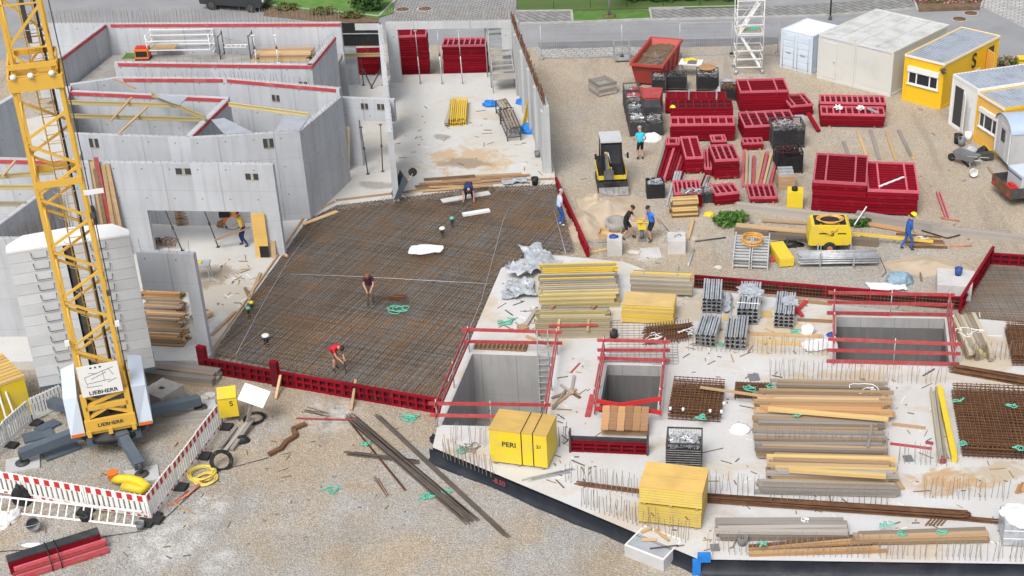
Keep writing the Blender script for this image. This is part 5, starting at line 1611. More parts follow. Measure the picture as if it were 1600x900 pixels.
lump(135, 812, .2, .15, .3, 'black', 'small black bag under the middle of the ladder', 'bag', 'bag')
o = thing('yellow_tube', 'thick yellow tube with orange end behind the barrier corner', 'tube', G(208, 764, 0))
pts = [(-.7, .3, .2), (-.45, .18, .28), (-.1, .15, .3), (.25, .05, .26), (.55, -.15, .2), (.4, -.3, .16), (.0, -.12, .14), (-.3, -.05, .12)]
MB().tube(pts, .16, 12).build('body', M_['site_yellow'], o)
MB().lathe([(.1, 0), (.17, .1), (.16, .3), (.2, .36)], (-.72, .32, .1), 12).build('end_piece', M_['orange'], o)
o = thing('power_cabinet', 'yellow power cabinet with a black letter at the end of the barriers', 'power cabinet', G(346, 663, 0), .25)
MB().add([(0, 0, .25), (.66, 0, .25), (.66, .5, .25), (0, .5, .25), (0, 0, 1.05), (.66, 0, 1.05), (.66, .5, 1.25), (0, .5, 1.25)], [(0, 3, 2, 1), (4, 5, 6, 7), (0, 1, 5, 4), (1, 2, 6, 5), (2, 3, 7, 6), (3, 0, 4, 7)]).build('cabinet', M_['site_yellow'], o)
for x in (.03, .6):
 for y in (.03, .44): MB().box(x, x + .04, y, y + .04, 0, .25).build('leg', M_['dark_steel'], o)
text('S', .28, M_['ink'], o, (.45, -.004, .8), (PI / 2, 0, 0))
MB().box(-.02, .68, .0, .02, 1.0, 1.03).build('lid_edge', M_['form_yellow'], o)
o = thing('tilted_board', 'white board fixed on a timber post beside the yellow power cabinet', 'sign', G(384, 672, 0), .3)
MB().bar((0, 0, 0), (.4, .15, 1.15), .1, .1).build('post', M_['wood_grey'], o)
k = MB().box(-.45, .5, -.3, .4, 0, .04).build('board', M_['white_paint'], o)
k.location = (.42, .2, 1.2)
k.rotation_euler = (R(28), R(18), R(-25))
for k, (pa, pb) in enumerate([((352, 706), (388, 660)), ((362, 704), (396, 655)), ((345, 700), (370, 668))]):
 plank(G(*pa, .02 + k * .02), G(*pb, .25), .14, .08, 'wood_grey', ['left grey timber leaning by the power cabinet', 'middle grey timber leaning by the power cabinet', 'right grey timber leaning by the power cabinet'][[2, 0, 1].index(k) if k in (0, 1, 2) else 0], 'timbers by the power cabinet')
def coil(px, py, r, n, th, m, lab, z=0.0, name='cable_coil', tilt=0.0, ry=1.0):
 b = MB(); pts = []
 for i in range(n * 14):
  t = 2 * PI * i / 14
  rr = r * (1 + .16 * math.sin(i * .37))
  pts.append((math.cos(t) * rr, math.sin(t) * rr * ry, th + .012 * (i / 14) + .015 * math.sin(i * 1.3)))
 b.tube(pts, th, 6)
 return tag(b.build(name, M_[m], None, G(px, py, z), (tilt, 0, random.random())), lab, 'cable coil')
coil(346, 720, .33, 6, .022, 'black', 'black cable coil standing by the timbers below the power cabinet', .25, tilt=R(60))
coil(398, 655, .35, 5, .02, 'black', 'black cable coil lying right of the timbers')
coil(316, 742, .42, 9, .022, 'hose_yellow', 'yellow hose coil beside the barrier panels', name='hose_coil')
coil(322, 750, .35, 5, .022, 'hose_yellow', 'loose yellow hose loops below the yellow hose coil', name='hose_coil')
lump(380, 690, .25, .2, .25, 'black', 'black tool case beside the cable coils', 'tool_case', 'case', 0, .2, 1)
MB_ = MB()
for k in range(9):
 p = G(264 + k * 3.6 + random.uniform(-5, 5), 792 - k * 2.4, .02 + .006 * k); q = G(300 + k * 3.4 + random.uniform(-6, 6), 768 - k * 3 + random.uniform(-3, 3), .03 + .006 * k)
 tag(MB().tube([p, q], .017, 5).build('rod', M_['rod_orange']), 'orange painted rod in the loose bundle by the barriers', 'rod', 'orange rods by the barriers')
plank(G(264, 783), G(304, 804), .05, .04, 'wood_mid', 'thin batten lying across the end of the orange rods')
tube_px([(-5, 862, .02), (60, 858, .02), (165, 838, .02), (222, 830, .02), (262, 806, .02), (300, 770, .03), (345, 735, .02), (420, 715, .02)], .012, 'black', 'thin black cable trailing over the gravel past the ladder', 'cable', 'cable')
a, ang, wd = fr((226, 640), (262, 650))
o = tag(MB().prism([(0, 0), (1.0, -.1), (1.15, .95), (.1, 1.05)], 0, .8).build('concrete_block', M_['rough_concrete'], None, a, ang), 'rough grey concrete block with a hole beside the crane cabinet', 'concrete block')
MB().box(.45, .65, .4, .55, .79, .805).build('hole', M_['black'], o)
MB().box(.1, .7, -.08, -.02, .05, .4).build('recess', M_['dark_inside'], o)
plank_stack((205, 590), (330, 606), .9, 3, 2, 0, .16, ['wood_grey', 'wood_old'], 'grey squared timber lying behind the concrete block and crane', 'squared timbers behind the crane')
plank_stack((246, 668), (330, 660), .8, 3, 1, 0, .1, ['wood_grey'], 'flat grey board under the right outrigger', 'boards under the outrigger')
for i, (x, y, s_) in enumerate([(300, 628, .3), (318, 624, .25), (308, 640, .2), (330, 618, .25), (292, 642, .16)]):
 lump(x, y, s_, s_ * .8, s_ * .5, 'stone', 'pale broken concrete lump near the right outrigger foot', 'rubble', 'rubble', 0, .6, 3, 'concrete lumps by the outrigger')
for i, (px_, rr) in enumerate([((60, 682), .5), ((95, 705), .6), ((75, 668), .4)]):
 b = MB(); b.box(-rr, rr, -rr * .6, rr * .6, 0, .09); tag(b.build('steel_plate', M_['outrigger_blue'], None, G(*px_), .5 + i * .2), ['dark plate left of the crane cabinet', 'largest dark plate left of the crane under its left leg', 'smallest dark plate behind the white barriers'][i], 'plate', 'dark plates left of the crane')
a, ang, wd = fr((22, 912), (166, 866))
g_ = 'red form bundle at the bottom left corner'
for k in range(2):
 b, c = panel_mesh(wd, .36, .2, 8, 1)
 o = tag(b.build('formwork', [M_['form_red']] * 2, None, loc2(a, ang, 0, .42, .04 + k * .26), ang), ['lower', 'upper'][k] + ' dark red form in the bundle at the bottom left corner', 'formwork panel', g_)
 c.build('plywood_face', M_['form_face'], o)
b = MB(); b.box(0, wd, .42, .78, .51, .56); tag(b.build('dark_board', M_['tarpaper'], None, a, ang), 'dark grey board on top of the red form bundle', 'board')
for k in range(5):
 tag(MB().box(0, wd, 0, .065, 0, .1).build('red_rail', M_[('rail_red', 'form_red_light', 'faint_red')[k % 3]], None, loc2(a, ang, random.uniform(-.08, .12), .0 + k * .085, .02 + .05 * k), ang + random.uniform(-.008, .008)), 'pale red rail in front of the dark red form bundle', 'rail', g_)
for x in (.42, .52):
 b = MB(); b.tube([loc2(a, ang, wd * x, -.02, .02), loc2(a, ang, wd * x, .0, .2), loc2(a, ang, wd * x, .41, .58), loc2(a, ang, wd * x, .8, .58), loc2(a, ang, wd * x, .82, .02)], .02, 5); tag(b.build('strap', M_['black']), ('left' if x < .5 else 'right') + ' black strap round the red form bundle', 'strap', 'black straps round the bundle')
lump(52, 852, .35, .12, .06, 'white_foil', 'scrap of white plastic above the red form bundle', 'plastic_scrap', 'scrap', 0, .8, 4)
b = MB()
zz = [(420, 710), (440, 700), (447, 690), (462, 681), (458, 670), (478, 662)]
for p, q in zip(zz, zz[1:]): b.bar(G(*p, .08), G(*q, .08), .16, .12)
tag(b.build('bent_iron', M_['rust']), 'zigzag of rusty bent iron lying on the gravel', 'iron')
def bars(pa, pb, n, wdt, r, m, lab, jit=.25, grp='rebar bundles on the gravel', z=.02, name='rebar_bundle', layers=2):
 a, e = G(*pa, z), G(*pb, z); d = e - a; ang = math.atan2(d.y, d.x); L = d.length
 b = MB()
 for i in range(n):
  y = random.uniform(-wdt / 2, wdt / 2); zz = r + (i % layers) * r * 1.8
  b.bar((random.uniform(-jit, jit), y, zz), (L + random.uniform(-jit, jit), y + random.uniform(-wdt / 5, wdt / 5), zz), r * 1.7, r * 1.7)
 return tag(b.build(name, M_[m], None, a, ang), lab, 'rebar', grp)
bars((548, 652), (735, 812), 26, .42, .016, 'dark_rebar', 'thick grey brown rebar bundle slanting across the gravel') if 'dark_rebar' in M_ else None
bars((592, 652), (790, 836), 9, .16, .016, 'dark_rebar', 'long thin rebar bundle right of the thick one on the gravel')
bars((546, 709), (648, 722), 14, .2, .016, 'dark_rebar', 'short rebar bundle crossing under the thick one')
bars((549, 662), (634, 766), 4, .08, .014, 'rust', 'few rusty bars left of the thick rebar bundle')
bars((592, 748), (608, 772), 3, .3, .012, 'rust', 'three short loose bars on the gravel')
bars((470, 655), (548, 657), 3, .1, .02, 'rail_red', 'thin reddish bars before the red front form')
bars((472, 640), (510, 650), 4, .5, .012, 'dark_rebar', 'few dark bars on the pale ground before the red front form')
bars((822, 750), (895, 735), 9, .25, .012, 'galvanised', 'small fan of grey bars on the slab below the lettered crate', z=SL)
straps(516, 766, .28, 2, 'green strap lying alone on the open gravel')
straps(668, 776, .18, 3, 'green strap ring left of the thick rebar bundle')
straps(698, 768, .16, 2, 'pale green strap between the two rebar bundles')
straps(641, 654, .24, 4, 'tangled green strap below the red front form')
straps(571, 695, .14, 3, 'small green strap near the top of the rebar bundle')
straps(790, 505, .3, 3, 'green strap on the pale slab beside the rebar mat', z=SL)
def container(a, ang, w_, d_, h_, m, rm, lab, cat='container', name='storage_container', style='flat', frame=None, grp=None, ribs='y'):
 o = thing(name, lab, cat, a, ang, grp)
 frame = frame or m
 b = MB()
 if style == 'ribbed':
  for (x0, x1, y0, y1, ax) in ((.06, w_ - .06, d_ - .05, d_ - .03, 'x'), (.03, .05, .06, d_ - .06, 'y'), (w_ - .05, w_ - .03, .06, d_ - .06, 'y')):
   b.box(x0, x1, y0, y1, .1, h_ - .08)
   L = (x1 - x0) if ax == 'x' else (y1 - y0)
   k = int(L / .16)
   for i in range(k):
    if ax == 'y': b.box(x0 - .02, x1 + .02, y0 + (i + .25) * L / k, y0 + (i + .75) * L / k, .12, h_ - .1)
  b.box(.06, w_ - .06, .03, .05, .1, h_ - .08)
 else:
  b.box(.03, w_ - .03, .03, d_ - .03, .1, h_ - .05)
 b.build('wall', M_[m], o)
 b = MB()
 for x in (0, w_ - .1):
  for y in (0, d_ - .1): b.box(x, x + .1, y, y + .1, 0, h_)
 for z in (0.0, h_ - .14):
  b.box(.1, w_ - .1, 0, .08, z, z + .14); b.box(.1, w_ - .1, d_ - .08, d_, z, z + .14)
  b.box(0, .08, .1, d_ - .1, z, z + .14); b.box(w_ - .08, w_, .1, d_ - .1, z, z + .14)
 b.build('frame', M_[frame], o)
 b = MB(); b.box(.08, w_ - .08, .08, d_ - .08, h_ - .06, h_ - .03)
 if ribs == 'y':
  k = max(4, int(w_ / .2))
  for i in range(k): b.box(.1 + i * (w_ - .2) / k, .1 + (i + .45) * (w_ - .2) / k, .09, d_ - .09, h_ - .03, h_ + .005)
 elif ribs == 'x':
  k = max(4, int(d_ / .22))
  for i in range(k): b.box(.09, w_ - .09, .1 + i * (d_ - .2) / k, .1 + (i + .45) * (d_ - .2) / k, h_ - .03, h_ + .005)
 elif ribs == 'seam':
  b.box(w_ / 2 - .03, w_ / 2 + .03, .09, d_ - .09, h_ - .03, h_ + .0)
 b.build('roof', M_[rm], o)
 return o
def door(o, x0, x1, z0, z1, m, y=-.0, th=.03, hm='dark_steel', fm=None, name='door'):
 MB_ = MB().box(x0, x1, y - th, y, z0, z1)
 d = MB_.build(name, M_[m], o)
 if fm:
  b = MB(); b.box(x0 - .05, x0, y - th - .01, y, z0, z1 + .05); b.box(x1, x1 + .05, y - th - .01, y, z0, z1 + .05); b.box(x0, x1, y - th - .01, y, z1, z1 + .05); b.build('door_frame', M_[fm], d)
 MB().box(x1 - .14, x1 - .04, y - th - .05, y - th - .002, z0 + .95, z0 + 1.0).build('handle', M_[hm], d)
 return d
def window(o, x0, x1, z0, z1, panes, fm='white_paint', shutter=.0, y=0.0):
 b = MB(); b.box(x0, x1, y - .05, y, z0, z0 + .06); b.box(x0, x1, y - .05, y, z1 - .06, z1)
 xs = [x0] + [x0 + (x1 - x0) * p for p in panes] + [x1]
 for i, x in enumerate(xs):
  xa = min(max(x - .035, x0), x1 - .07)
  b.box(xa, xa + .07, y - .048, y, z0 + .06, z1 - .06)
 w_ = b.build('window', M_[fm], o)
 MB().box(x0 + .02, x1 - .02, y - .02, y - .005, z0 + .06, z1 - .06).build('pane', M_['glass'], w_)
 if shutter: MB().box(x0 - .03, x1 + .03, y - .12, y, z1, z1 + shutter).build('shutter_box', M_[fm], w_)
 MB().box(x0 - .06, x1 + .06, y - .1, y, z0 - .05, z0).build('sill', M_[fm], w_)
 return w_
o = container(Vector((8.25, 80.91, 0)), -.70, 2.2, 2.6, 2.26, 'cool_white', 'white_paint', 'small white storage container with closed double doors', style='ribbed', ribs='none')
for k in range(2):
 x0, x1 = .1 + k * 1.0, 1.1 + k * 1.0
 d = MB().box(x0, x1, -.03, .0, .14, 2.12).build('door', M_['cool_white'], o)
 b = MB()
 for i in range(5): b.box(x0 + .05, x1 - .05, -.05, -.03, .22 + i * .38, .5 + i * .38)
 b.build('panel_ribs', M_['cool_white'], d)
 b = MB()
 for x in (x0 + .12, x1 - .12): b.tube([(x, -.075, .1), (x, -.075, 2.15)], .018, 6)
 b.build('locking_bar', M_['pale_grey'], d)
 MB().box((x0 + x1) / 2 - .15, (x0 + x1) / 2 + .15, -.1, -.05, 1.0, 1.05).build('handle', M_['galvanised'], d)
a0 = Vector((10.18, 78.92, 0)); ag = -.70
for k in range(2):
 o = container(loc2(a0, ag, k * 2.445), ag, 2.43, 6.06, 2.6, 'container_grey', 'container_roof',
                  ['left grey container of the joined pair, with a closed door', 'right grey container of the joined pair, with a blank end'][k], grp='grey container pair', ribs='seam')
 if k == 0: door(o, .35, 1.2, .2, 2.2, 'container_grey', .03, .03, 'galvanised', 'container_grey')
 else: MB().box(.3, 2.1, .022, .03, .3, 2.3).build('end_panel', M_['container_grey'], o)
 b = MB(); b.box(.3, 1.9, -.012, 0, 2.49, 2.57); b.build('pale_strip', M_['cool_white'], o)
 for y in (.5, 5.5): MB().box(.2, 2.2, y, y + .04, 2.572, 2.6).build('roof_seam', M_['container_roof'], o)
o = container(Vector((14.45, 75.38, 0)), -.71, 2.44, 6.06, 2.6, 'office_yellow', 'roof_sheet', 'yellow site office with a black letter on its side and open door', 'site office', 'site_office', ribs='y', frame='office_yellow')
window(o, .3, 2.15, 1.05, 1.75, (.28, .72), shutter=.28, y=.03)
b = MB(); b.box(.0, 2.44, -.02, .0, 2.5, 2.62); b.box(2.44, 2.46, 0, 6.06, 2.5, 2.62); b.box(-.02, 0, 0, 6.06, 2.5, 2.62); b.box(0, 2.44, 6.06, 6.08, 2.5, 2.62); b.build('roof_edge', M_['paper'], o)
text('S', 1.15, M_['ink'], o, (2.445, 3.3, 1.85), (PI / 2, 0, PI / 2))
b = MB(); b.box(2.418, 2.43, 2.2, 4.1, 1.15, 1.28); b.build('pale_streak', M_['paper'], o)
b = MB(); b.box(2.40, 2.425, 4.75, 5.55, .2, 2.2); b.build('doorway', M_['dark_inside'], o)
b = MB(); b.box(0, .85, -.02, .02, .2, 2.2); d = b.build('door', M_['office_orange'], o); d.location = (2.45, 4.75, 0); d.rotation_euler = (0, 0, R(-35))
b = MB(); heap(b, .5, .4, 2.0, 30, .08, 0, .3); k = b.build('lamp_bracket', M_['dark_steel'], o); k.location = (2.2, -.3, .1)
a, ang, wd = fr((1481, 193), (1511, 213))
UW = 2.44
o = container(a, ang, UW, 6.06, 2.75, 'white_paint', 'roof_sheet', 'white site office with an open dark doorway beside the orange one', 'site office', 'site_office', ribs='x')
b = MB(); b.box(.35, 1.15, .01, .028, .2, 2.25); b.build('doorway', M_['dark_inside'], o)
b = MB(); b.box(0, .82, -.02, .02, .2, 2.2); d = b.build('door', M_['white_paint'], o); d.location = (1.2, .0, 0); d.rotation_euler = (0, 0, R(-25))
b = MB(); b.bar((1.9, -.02, .2), (1.9, -.02, 1.6), .06, .06); b.build('drain_pipe', M_['pale_grey'], o)
o = container(loc2(a, ang, UW + .03), ang, UW, 6.06, 2.6, 'office_orange', 'roof_sheet', 'orange yellow site office with a white window beside the white one', 'site office', 'site_office', frame='office_yellow', ribs='x')
window(o, .35, 2.1, .95, 1.75, (.26, .68), shutter=.22, y=.03)
b = MB(); b.box(0, UW, -.03, 0, 2.48, 2.6); b.build('roof_edge', M_['paper'], o)
a, ang, wd = fr((1550, 246), (1577, 276))
wd = 2.15
o = thing('construction_trailer', 'pale construction trailer with a rounded blue roof at the right edge', 'trailer', a, ang)
D_ = 5.2
prof = [(0, .45), (0, 2.05)] + [(wd / 2 - wd / 2 * math.cos(PI * k / 14), 2.05 + .55 * math.sin(PI * k / 14)) for k in range(1, 14)] + [(wd, 2.05), (wd, .45)]
n = len(prof)
b = MB(); b.add([(x, y, z) for y in (0, D_) for x, z in prof], [tuple(range(n)), tuple(range(2 * n - 1, n - 1, -1))] + [(i + 1, i, i + n, (i + 1) % n + n) if i < n - 1 else (0, n - 1, 2 * n - 1, n) for i in range(n)])
b.build('body', M_['pale_grey'], o)
b = MB(); rp = [(wd / 2 - (wd / 2 + .04) * math.cos(PI * k / 14), 2.06 + .6 * math.sin(PI * k / 14)) for k in range(0, 15)]
b.add([(x, y, z) for y in (-.08, D_ + .08) for x, z in rp], [(k, k + 15, k + 16, k + 1) for k in range(14)], 0, True); b.build('roof', M_['trailer_blue'], o)
door(o, .75, 1.45, .55, 2.1, 'pale_grey', 0, .02, fm='aluminium')
MB().box(.85, 1.35, -.026, -.021, 1.3, 1.95).build('door_window', M_['glass'], o)
for x in (.12, wd - .2): MB().box(x, x + .08, -.03, 0, .5, 2.1).build('corner_trim', M_['white_paint'], o)
for x in (.1, wd - .25):
 for y in (1.0, 3.6): MB().tube([(x, y, .36), (x + .15, y, .36)], .36, 16).build('wheel', M_['rubber'], o)
b = MB(); b.box(.2, .5, -.7, -.1, .15, .45); b.build('step', M_['dark_steel'], o)
a, ang, wd = fr((1548, 300), (1578, 326))
o = thing('drop_side_trailer', 'low brown drop side trailer with a grey box on it', 'trailer', a, ang)
MB().box(0, 1.9, 0, 4, .45, .55).build('bed', M_['dark_steel'], o)
for (x0, x1, y0, y1) in ((0, 1.9, -.03, 0), (-.03, 0, 0, 4), (1.9, 1.93, 0, 4), (0, 1.9, 4, 4.03)): MB().box(x0, x1, y0, y1, .45, .95).build('side_board', M_['rust' if y1 == 0 else 'dark_steel'], o)
for x in (.05, 1.65):
 for y in (1.3, 2.2): MB().tube([(x, y, .3), (x + .2, y, .3)], .3, 16).build('wheel', M_['rubber'], o)
b = MB(); b.box(.1, .3, -.06, -.03, .5, .62); b.box(1.55, 1.75, -.06, -.03, .5, .62); b.build('tail_light', M_['bright_red'], o)
k = thing('tool_box', 'grey metal box with a pale lid on the drop side trailer', 'box', loc2(a, ang, .5, .5, .56), ang)
MB().box(0, 1.3, 0, 1.3, 0, .9).build('body', M_['pale_grey'], k); MB().box(-.03, 1.33, -.03, 1.33, .901, .97).build('lid', M_['cool_white'], k); MB().box(-.005, 1.305, -.012, -.002, .74, .8).build('blue_band', M_['blue_plastic'], k)
tag(MB().box(0, .6, 0, .4, 0, .35).box(.1, .5, .1, .3, .351, .45).build('fuel_can', M_['bright_red'], None, loc2(a, ang, 1.1, .05, .56), ang), 'red can in front of the grey box on the drop side trailer', 'can')
o = thing('wheelbarrow', 'grey wheelbarrow standing before the orange site office', 'wheelbarrow', G(1522, 262), 2.4); barrow(o)
bucket(1496, 224, .22, .5, 'black', 'tall black bin before the white site office'); bucket(1502, 228, .2, .4, 'grey_plastic', 'dark grey bin before the white site office')
bucket(1512, 220, .2, .45, 'white_plastic', 'white bucket before the white site office', 0); bucket(1519, 268, .2, .4, 'white_plastic', 'white bucket lying by the wheelbarrow', tilt=R(75))
lump(1517, 238, .45, .4, .35, 'plastic_foil', 'crumpled grey sack behind the wheelbarrow', 'sack', 'sack'); lump(1497, 246, .4, .2, .12, 'hose_yellow', 'yellowish sack lying left of the wheelbarrow', 'sack', 'sack')
lump(1535, 244, .35, .3, .5, 'black', 'black covered heap before the orange site office', 'covered_heap', 'heap')
plank(G(1503, 250), G(1513, 262), .08, .06, 'black', 'short dark bar lying by the wheelbarrow'); plank(G(1544, 262), G(1552, 274), .12, .05, 'wood_mid', 'brown plank on the ground before the round roofed trailer')
o = thing('grit_bin', 'yellow grit bin behind the yellow site office', 'bin', G(1592, 112), 0)
MB().add([(0, 0, 0), (.9, 0, 0), (.9, .6, 0), (0, .6, 0), (-.06, -.05, .6), (.96, -.05, .6), (.96, .65, .7), (-.06, .65, .7)], [(0, 3, 2, 1), (4, 5, 6, 7), (0, 1, 5, 4), (1, 2, 6, 5), (2, 3, 7, 6), (3, 0, 4, 7)]).build('bin_body', M_['site_yellow'], o); MB().box(-.08, .98, -.07, .67, .701, .76).build('lid', M_['site_yellow'], o); MB().box(.3, .6, -.056, -.04, .25, .45).build('label_plate', M_['ink'], o)
a, ang, wd = fr((990, 137), (1033, 142))
ang = -.26; wd = 1.55
o = thing('skip', 'red skip filled with brown soil', 'skip', a, ang)
b = MB(); Hs, L = 1.45, 4.3
out = [(0, 0.5), (wd, .5), (wd, L - .5), (0, L - .5)]; top = [(-.14, -.1), (wd + .14, -.1), (wd + .14, L + .25), (-.14, L + .25)]; t = .06
def ringq(mb, A, za, B, zb, flip=False):
 vs = [(x, y, za) for x, y in A] + [(x, y, zb) for x, y in B]
 mb.add(vs, [((i, (i + 1) % 4, 4 + (i + 1) % 4, 4 + i) if not flip else (4 + i, 4 + (i + 1) % 4, (i + 1) % 4, i)) for i in range(4)])
tin = [(top[0][0] + t, top[0][1] + t), (top[1][0] - t, top[1][1] + t), (top[2][0] - t, top[2][1] - t), (top[3][0] + t, top[3][1] - t)]
ringq(b, out, .12, top, Hs); ringq(b, top, Hs, tin, Hs); ringq(b, [(x * .94 + .05, y * .96 + .1) for x, y in out], .3, tin, Hs, True)
b.add([(x, y, .12) for x, y in out], [(3, 2, 1, 0)])
b.build('body', M_['skip_red'], o)
b = MB(); b.box(-.2, wd + .2, -.16, -.1, Hs - .12, Hs + .03); b.box(-.2, wd + .2, L + .25, L + .31, Hs - .12, Hs + .03); b.box(-.2, -.14, -.1, L + .25, Hs - .12, Hs + .03); b.box(wd + .14, wd + .2, -.1, L + .25, Hs - .12, Hs + .03); b.build('rim', M_['skip_red'], o)
for i in range(4):
 y = .35 + i * 1.15
 MB().add([(wd, y, .15), (wd + .08, y, .15), (wd + .2, y, Hs - .14), (wd + .1, y, Hs - .14), (wd, y + .1, .15), (wd + .08, y + .1, .15), (wd + .2, y + .1, Hs - .14), (wd + .1, y + .1, Hs - .14)], [(0, 1, 2, 3), (7, 6, 5, 4), (1, 5, 6, 2), (0, 3, 7, 4)]).build('rib', M_['skip_red'], o)
b = MB(); b.box(0.1, .3, .3, L - .3, 0, .119); b.box(wd - .3, wd - .1, .3, L - .3, 0, .119); b.build('skid', M_['dark_steel'], o)
s_ = MB(); n = 16
for j in range(n + 1):
 for i in range(9):
  x = tin[0][0] + (tin[1][0] - tin[0][0]) * i / 8; y = tin[0][1] + (tin[2][1] - tin[0][1]) * j / n
  e = min(i, 8 - i) / 4;
  s_.v.append((x, y, 1.12 + .22 * e * (1 - abs(j - 9) / 12) + .13 * noise.noise(Vector((x * 2.5, y * 2.5, 1)))))
for j in range(n):
 for i in range(8): s_.f.append([j * 9 + i, j * 9 + i + 1, (j + 1) * 9 + i + 1, (j + 1) * 9 + i]); s_.m.append(0); s_.s.append(True)
k = s_.build('soil_load', M_['soil'], None, a, ang); tag(k, 'brown soil heaped in the red skip', 'soil'); k['kind'] = 'stuff'
b = MB()
for i in range(16):
 c = loc2(a, ang, random.uniform(.2, wd - .2), random.uniform(.3, 2.0), 1.3); v = Vector((random.gauss(0, .3), random.gauss(0, .3), .08)); b.bar(c - v, c + v, .03, .03)
tag(b.build('scrap_sticks', M_['wood_grey'], None), 'grey scrap sticks on the soil in the red skip', 'scrap')['kind'] = 'stuff'
a, ang, wd = fr((960, 98), (986, 97)); lattice_box(a, ang, .95, 1.0, 1.0, 'empty pale mesh basket beside the red skip', None, None, m='galvanised', name='mesh_basket')
a, ang, wd = fr((936, 152), (964, 146))
o = thing('wooden_crate', 'open grey wooden crate standing alone on the gravel', 'crate', a, ang)
for i in range(4):
 MB().box(0, wd, 0, .03, .05 + i * .17, .2 + i * .17).build('slat', M_['wood_grey'], o); MB().box(0, wd, 1.17, 1.2, .05 + i * .17, .2 + i * .17).build('slat', M_['wood_grey'], o)
 MB().box(0, .03, .03, 1.17, .05 + i * .17, .2 + i * .17).build('slat', M_['wood_grey'], o); MB().box(wd - .03, wd, .03, 1.17, .05 + i * .17, .2 + i * .17).build('slat', M_['wood_grey'], o)
MB().box(.03, wd - .03, .03, 1.17, .05, .08).build('floor_board', M_['wood_old'], o)
MB().box(.03, wd - .03, .03, 1.17, .3, .42).build('rubble_fill', M_['rough_concrete'], o)
a, ang, wd = fr((978, 182), (1031, 184))
o = thing('tool_container', 'low red steel tool box with two ribbed lids', 'tool box', a, ang)
MB().box(0, wd, 0, 1.5, .08, 1.1).build('body', M_['skip_red'], o)
for k in range(2):
 b = MB(); x0 = k * wd * .58; x1 = x0 + wd * .42; b.box(x0, x1, -.03, 1.5, 1.101, 1.14)
 for i in range(5): b.box(x0 + .06 + i * (x1 - x0 - .1) / 5, x0 + .12 + i * (x1 - x0 - .1) / 5, 0, 1.48, 1.14, 1.165)
 b.build('lid', M_['rail_red'], o)
MB().box(.1, wd - .1, .05, 1.45, 0, .079).build('skid', M_['dark_steel'], o)
gl = 'lattice boxes of clamps before the red tool box'
a, ang, wd = fr((984, 214), (1009, 213))
for k in range(4):
 lattice_box(loc2(a, ang, 0, k * 1.15), ang, .85, 1.1, .95 + .15 * (k > 0) + .2 * (k > 1), ['lattice box of silver clamps behind the man in turquoise, nearest of four', 'lattice box of silver clamps, second of the four behind the man in turquoise', 'lattice box of silver clamps, third of the four behind the man in turquoise', 'lattice box of silver clamps, farthest of four, against the red tool box'][k], gl,
    ['bright clamps heaped in the nearest of the four lattice boxes', 'bright clamps heaped in the second lattice box of the row', 'bright clamps heaped in the third lattice box of the row', 'bright clamps heaped in the farthest lattice box of the row'][k], 'galvanised', sheet='dark_inside' if k == 0 else None, fn=150)
a, ang, wd = fr((1010, 213), (1036, 212))
lattice_box(a, ang, .9, 1.1, .85, 'dark lattice box without lid beside the nearest clamp box', gl, 'dull clamps in the dark lattice box', sheet='dark_inside', fn=100)
k = lattice_box(loc2(a, ang, 0, 1.15), ang, .9, 1.1, 1.1, 'dark lattice box covered with a black sheet', gl)
MB().box(-.01, .91, -.01, 1.11, 1.101, 1.13).build('cover_sheet', M_['tarpaper'], k); MB().box(.0, .9, -.015, -.0, .3, 1.1).build('front_sheet', M_['tarpaper'], k)
a, ang, wd = fr((1040, 142), (1073, 142)); lattice_box(a, ang, 1.2, 1.0, .85, 'black lattice box of rusty clamps left of the one with a wooden disc', None, 'dark clamps heaped beside the red skip', 'dark_steel', sheet='black', fn=200)
a, ang, wd = fr((1088, 143), (1123, 143)); k = lattice_box(a, ang, 1.25, 1.2, 1.0, 'black lattice box with a round wooden disc on top', None, 'clamps under the round wooden disc', 'clamp_steel', sheet='black', fn=200)
tag(MB().lathe([(.48, 0), (.48, .06)], n=24).build('wooden_disc', M_['ply_orange'], None, loc2(a, ang, .6, .75, 1.12)), 'round wooden disc lying on the black lattice box', 'disc')
a, ang, wd = fr((1060, 122), (1092, 124))
o = thing('site_table', 'white site table with yellow things behind the black lattice boxes', 'table', a, ang)
MB().box(0, 1.3, 0, .9, .8, .86).build('table_top', M_['white_plastic'], o)
for x in (.05, 1.2):
 for y in (.05, .8): MB().box(x, x + .06, y, y + .06, 0, .799).build('leg', M_['galvanised'], o)
tag(MB().blob((0, 0, 0), .4, .2, .16, 0, .4, 3, 8, flat=True).build('hose_roll', M_['site_yellow'], None, loc2(a, ang, .6, .6, .865)), 'yellow roll on the white site table', 'roll')
tag(MB().box(0, .5, 0, .3, 0, .1).box(.1, .4, .05, .25, .1, .16).build('grey_case', M_['grey_plastic'], None, loc2(a, ang, .5, .05, .865), ang), 'grey case on the front of the white site table', 'case')
lump(1134, 140, .75, .6, .55, 'plastic_foil', 'grey foil covered heap behind the tall red stack', 'covered_heap', 'heap'); lump(1110, 96 + 40, .3, .3, .2, 'grey_plastic', 'grey sack beside the lattice box with the disc', 'sack', 'sack')
a, ang, wd = fr((1150, 116), (1191, 115))
o = thing('scaffold_tower', 'tall white aluminium scaffold stair tower by the road fence', 'scaffold', a, ang)
for x in (0, wd):
 for y in (0, 1.3):
  MB().tube([(x, y, .06), (x, y, 6.4)], .03, 7).build('standard', M_['white_paint'], o)
  MB().tube([(x, y, 0.0), (x, y, .25)], .1, 10).build('base_plate', M_['galvanised'], o)
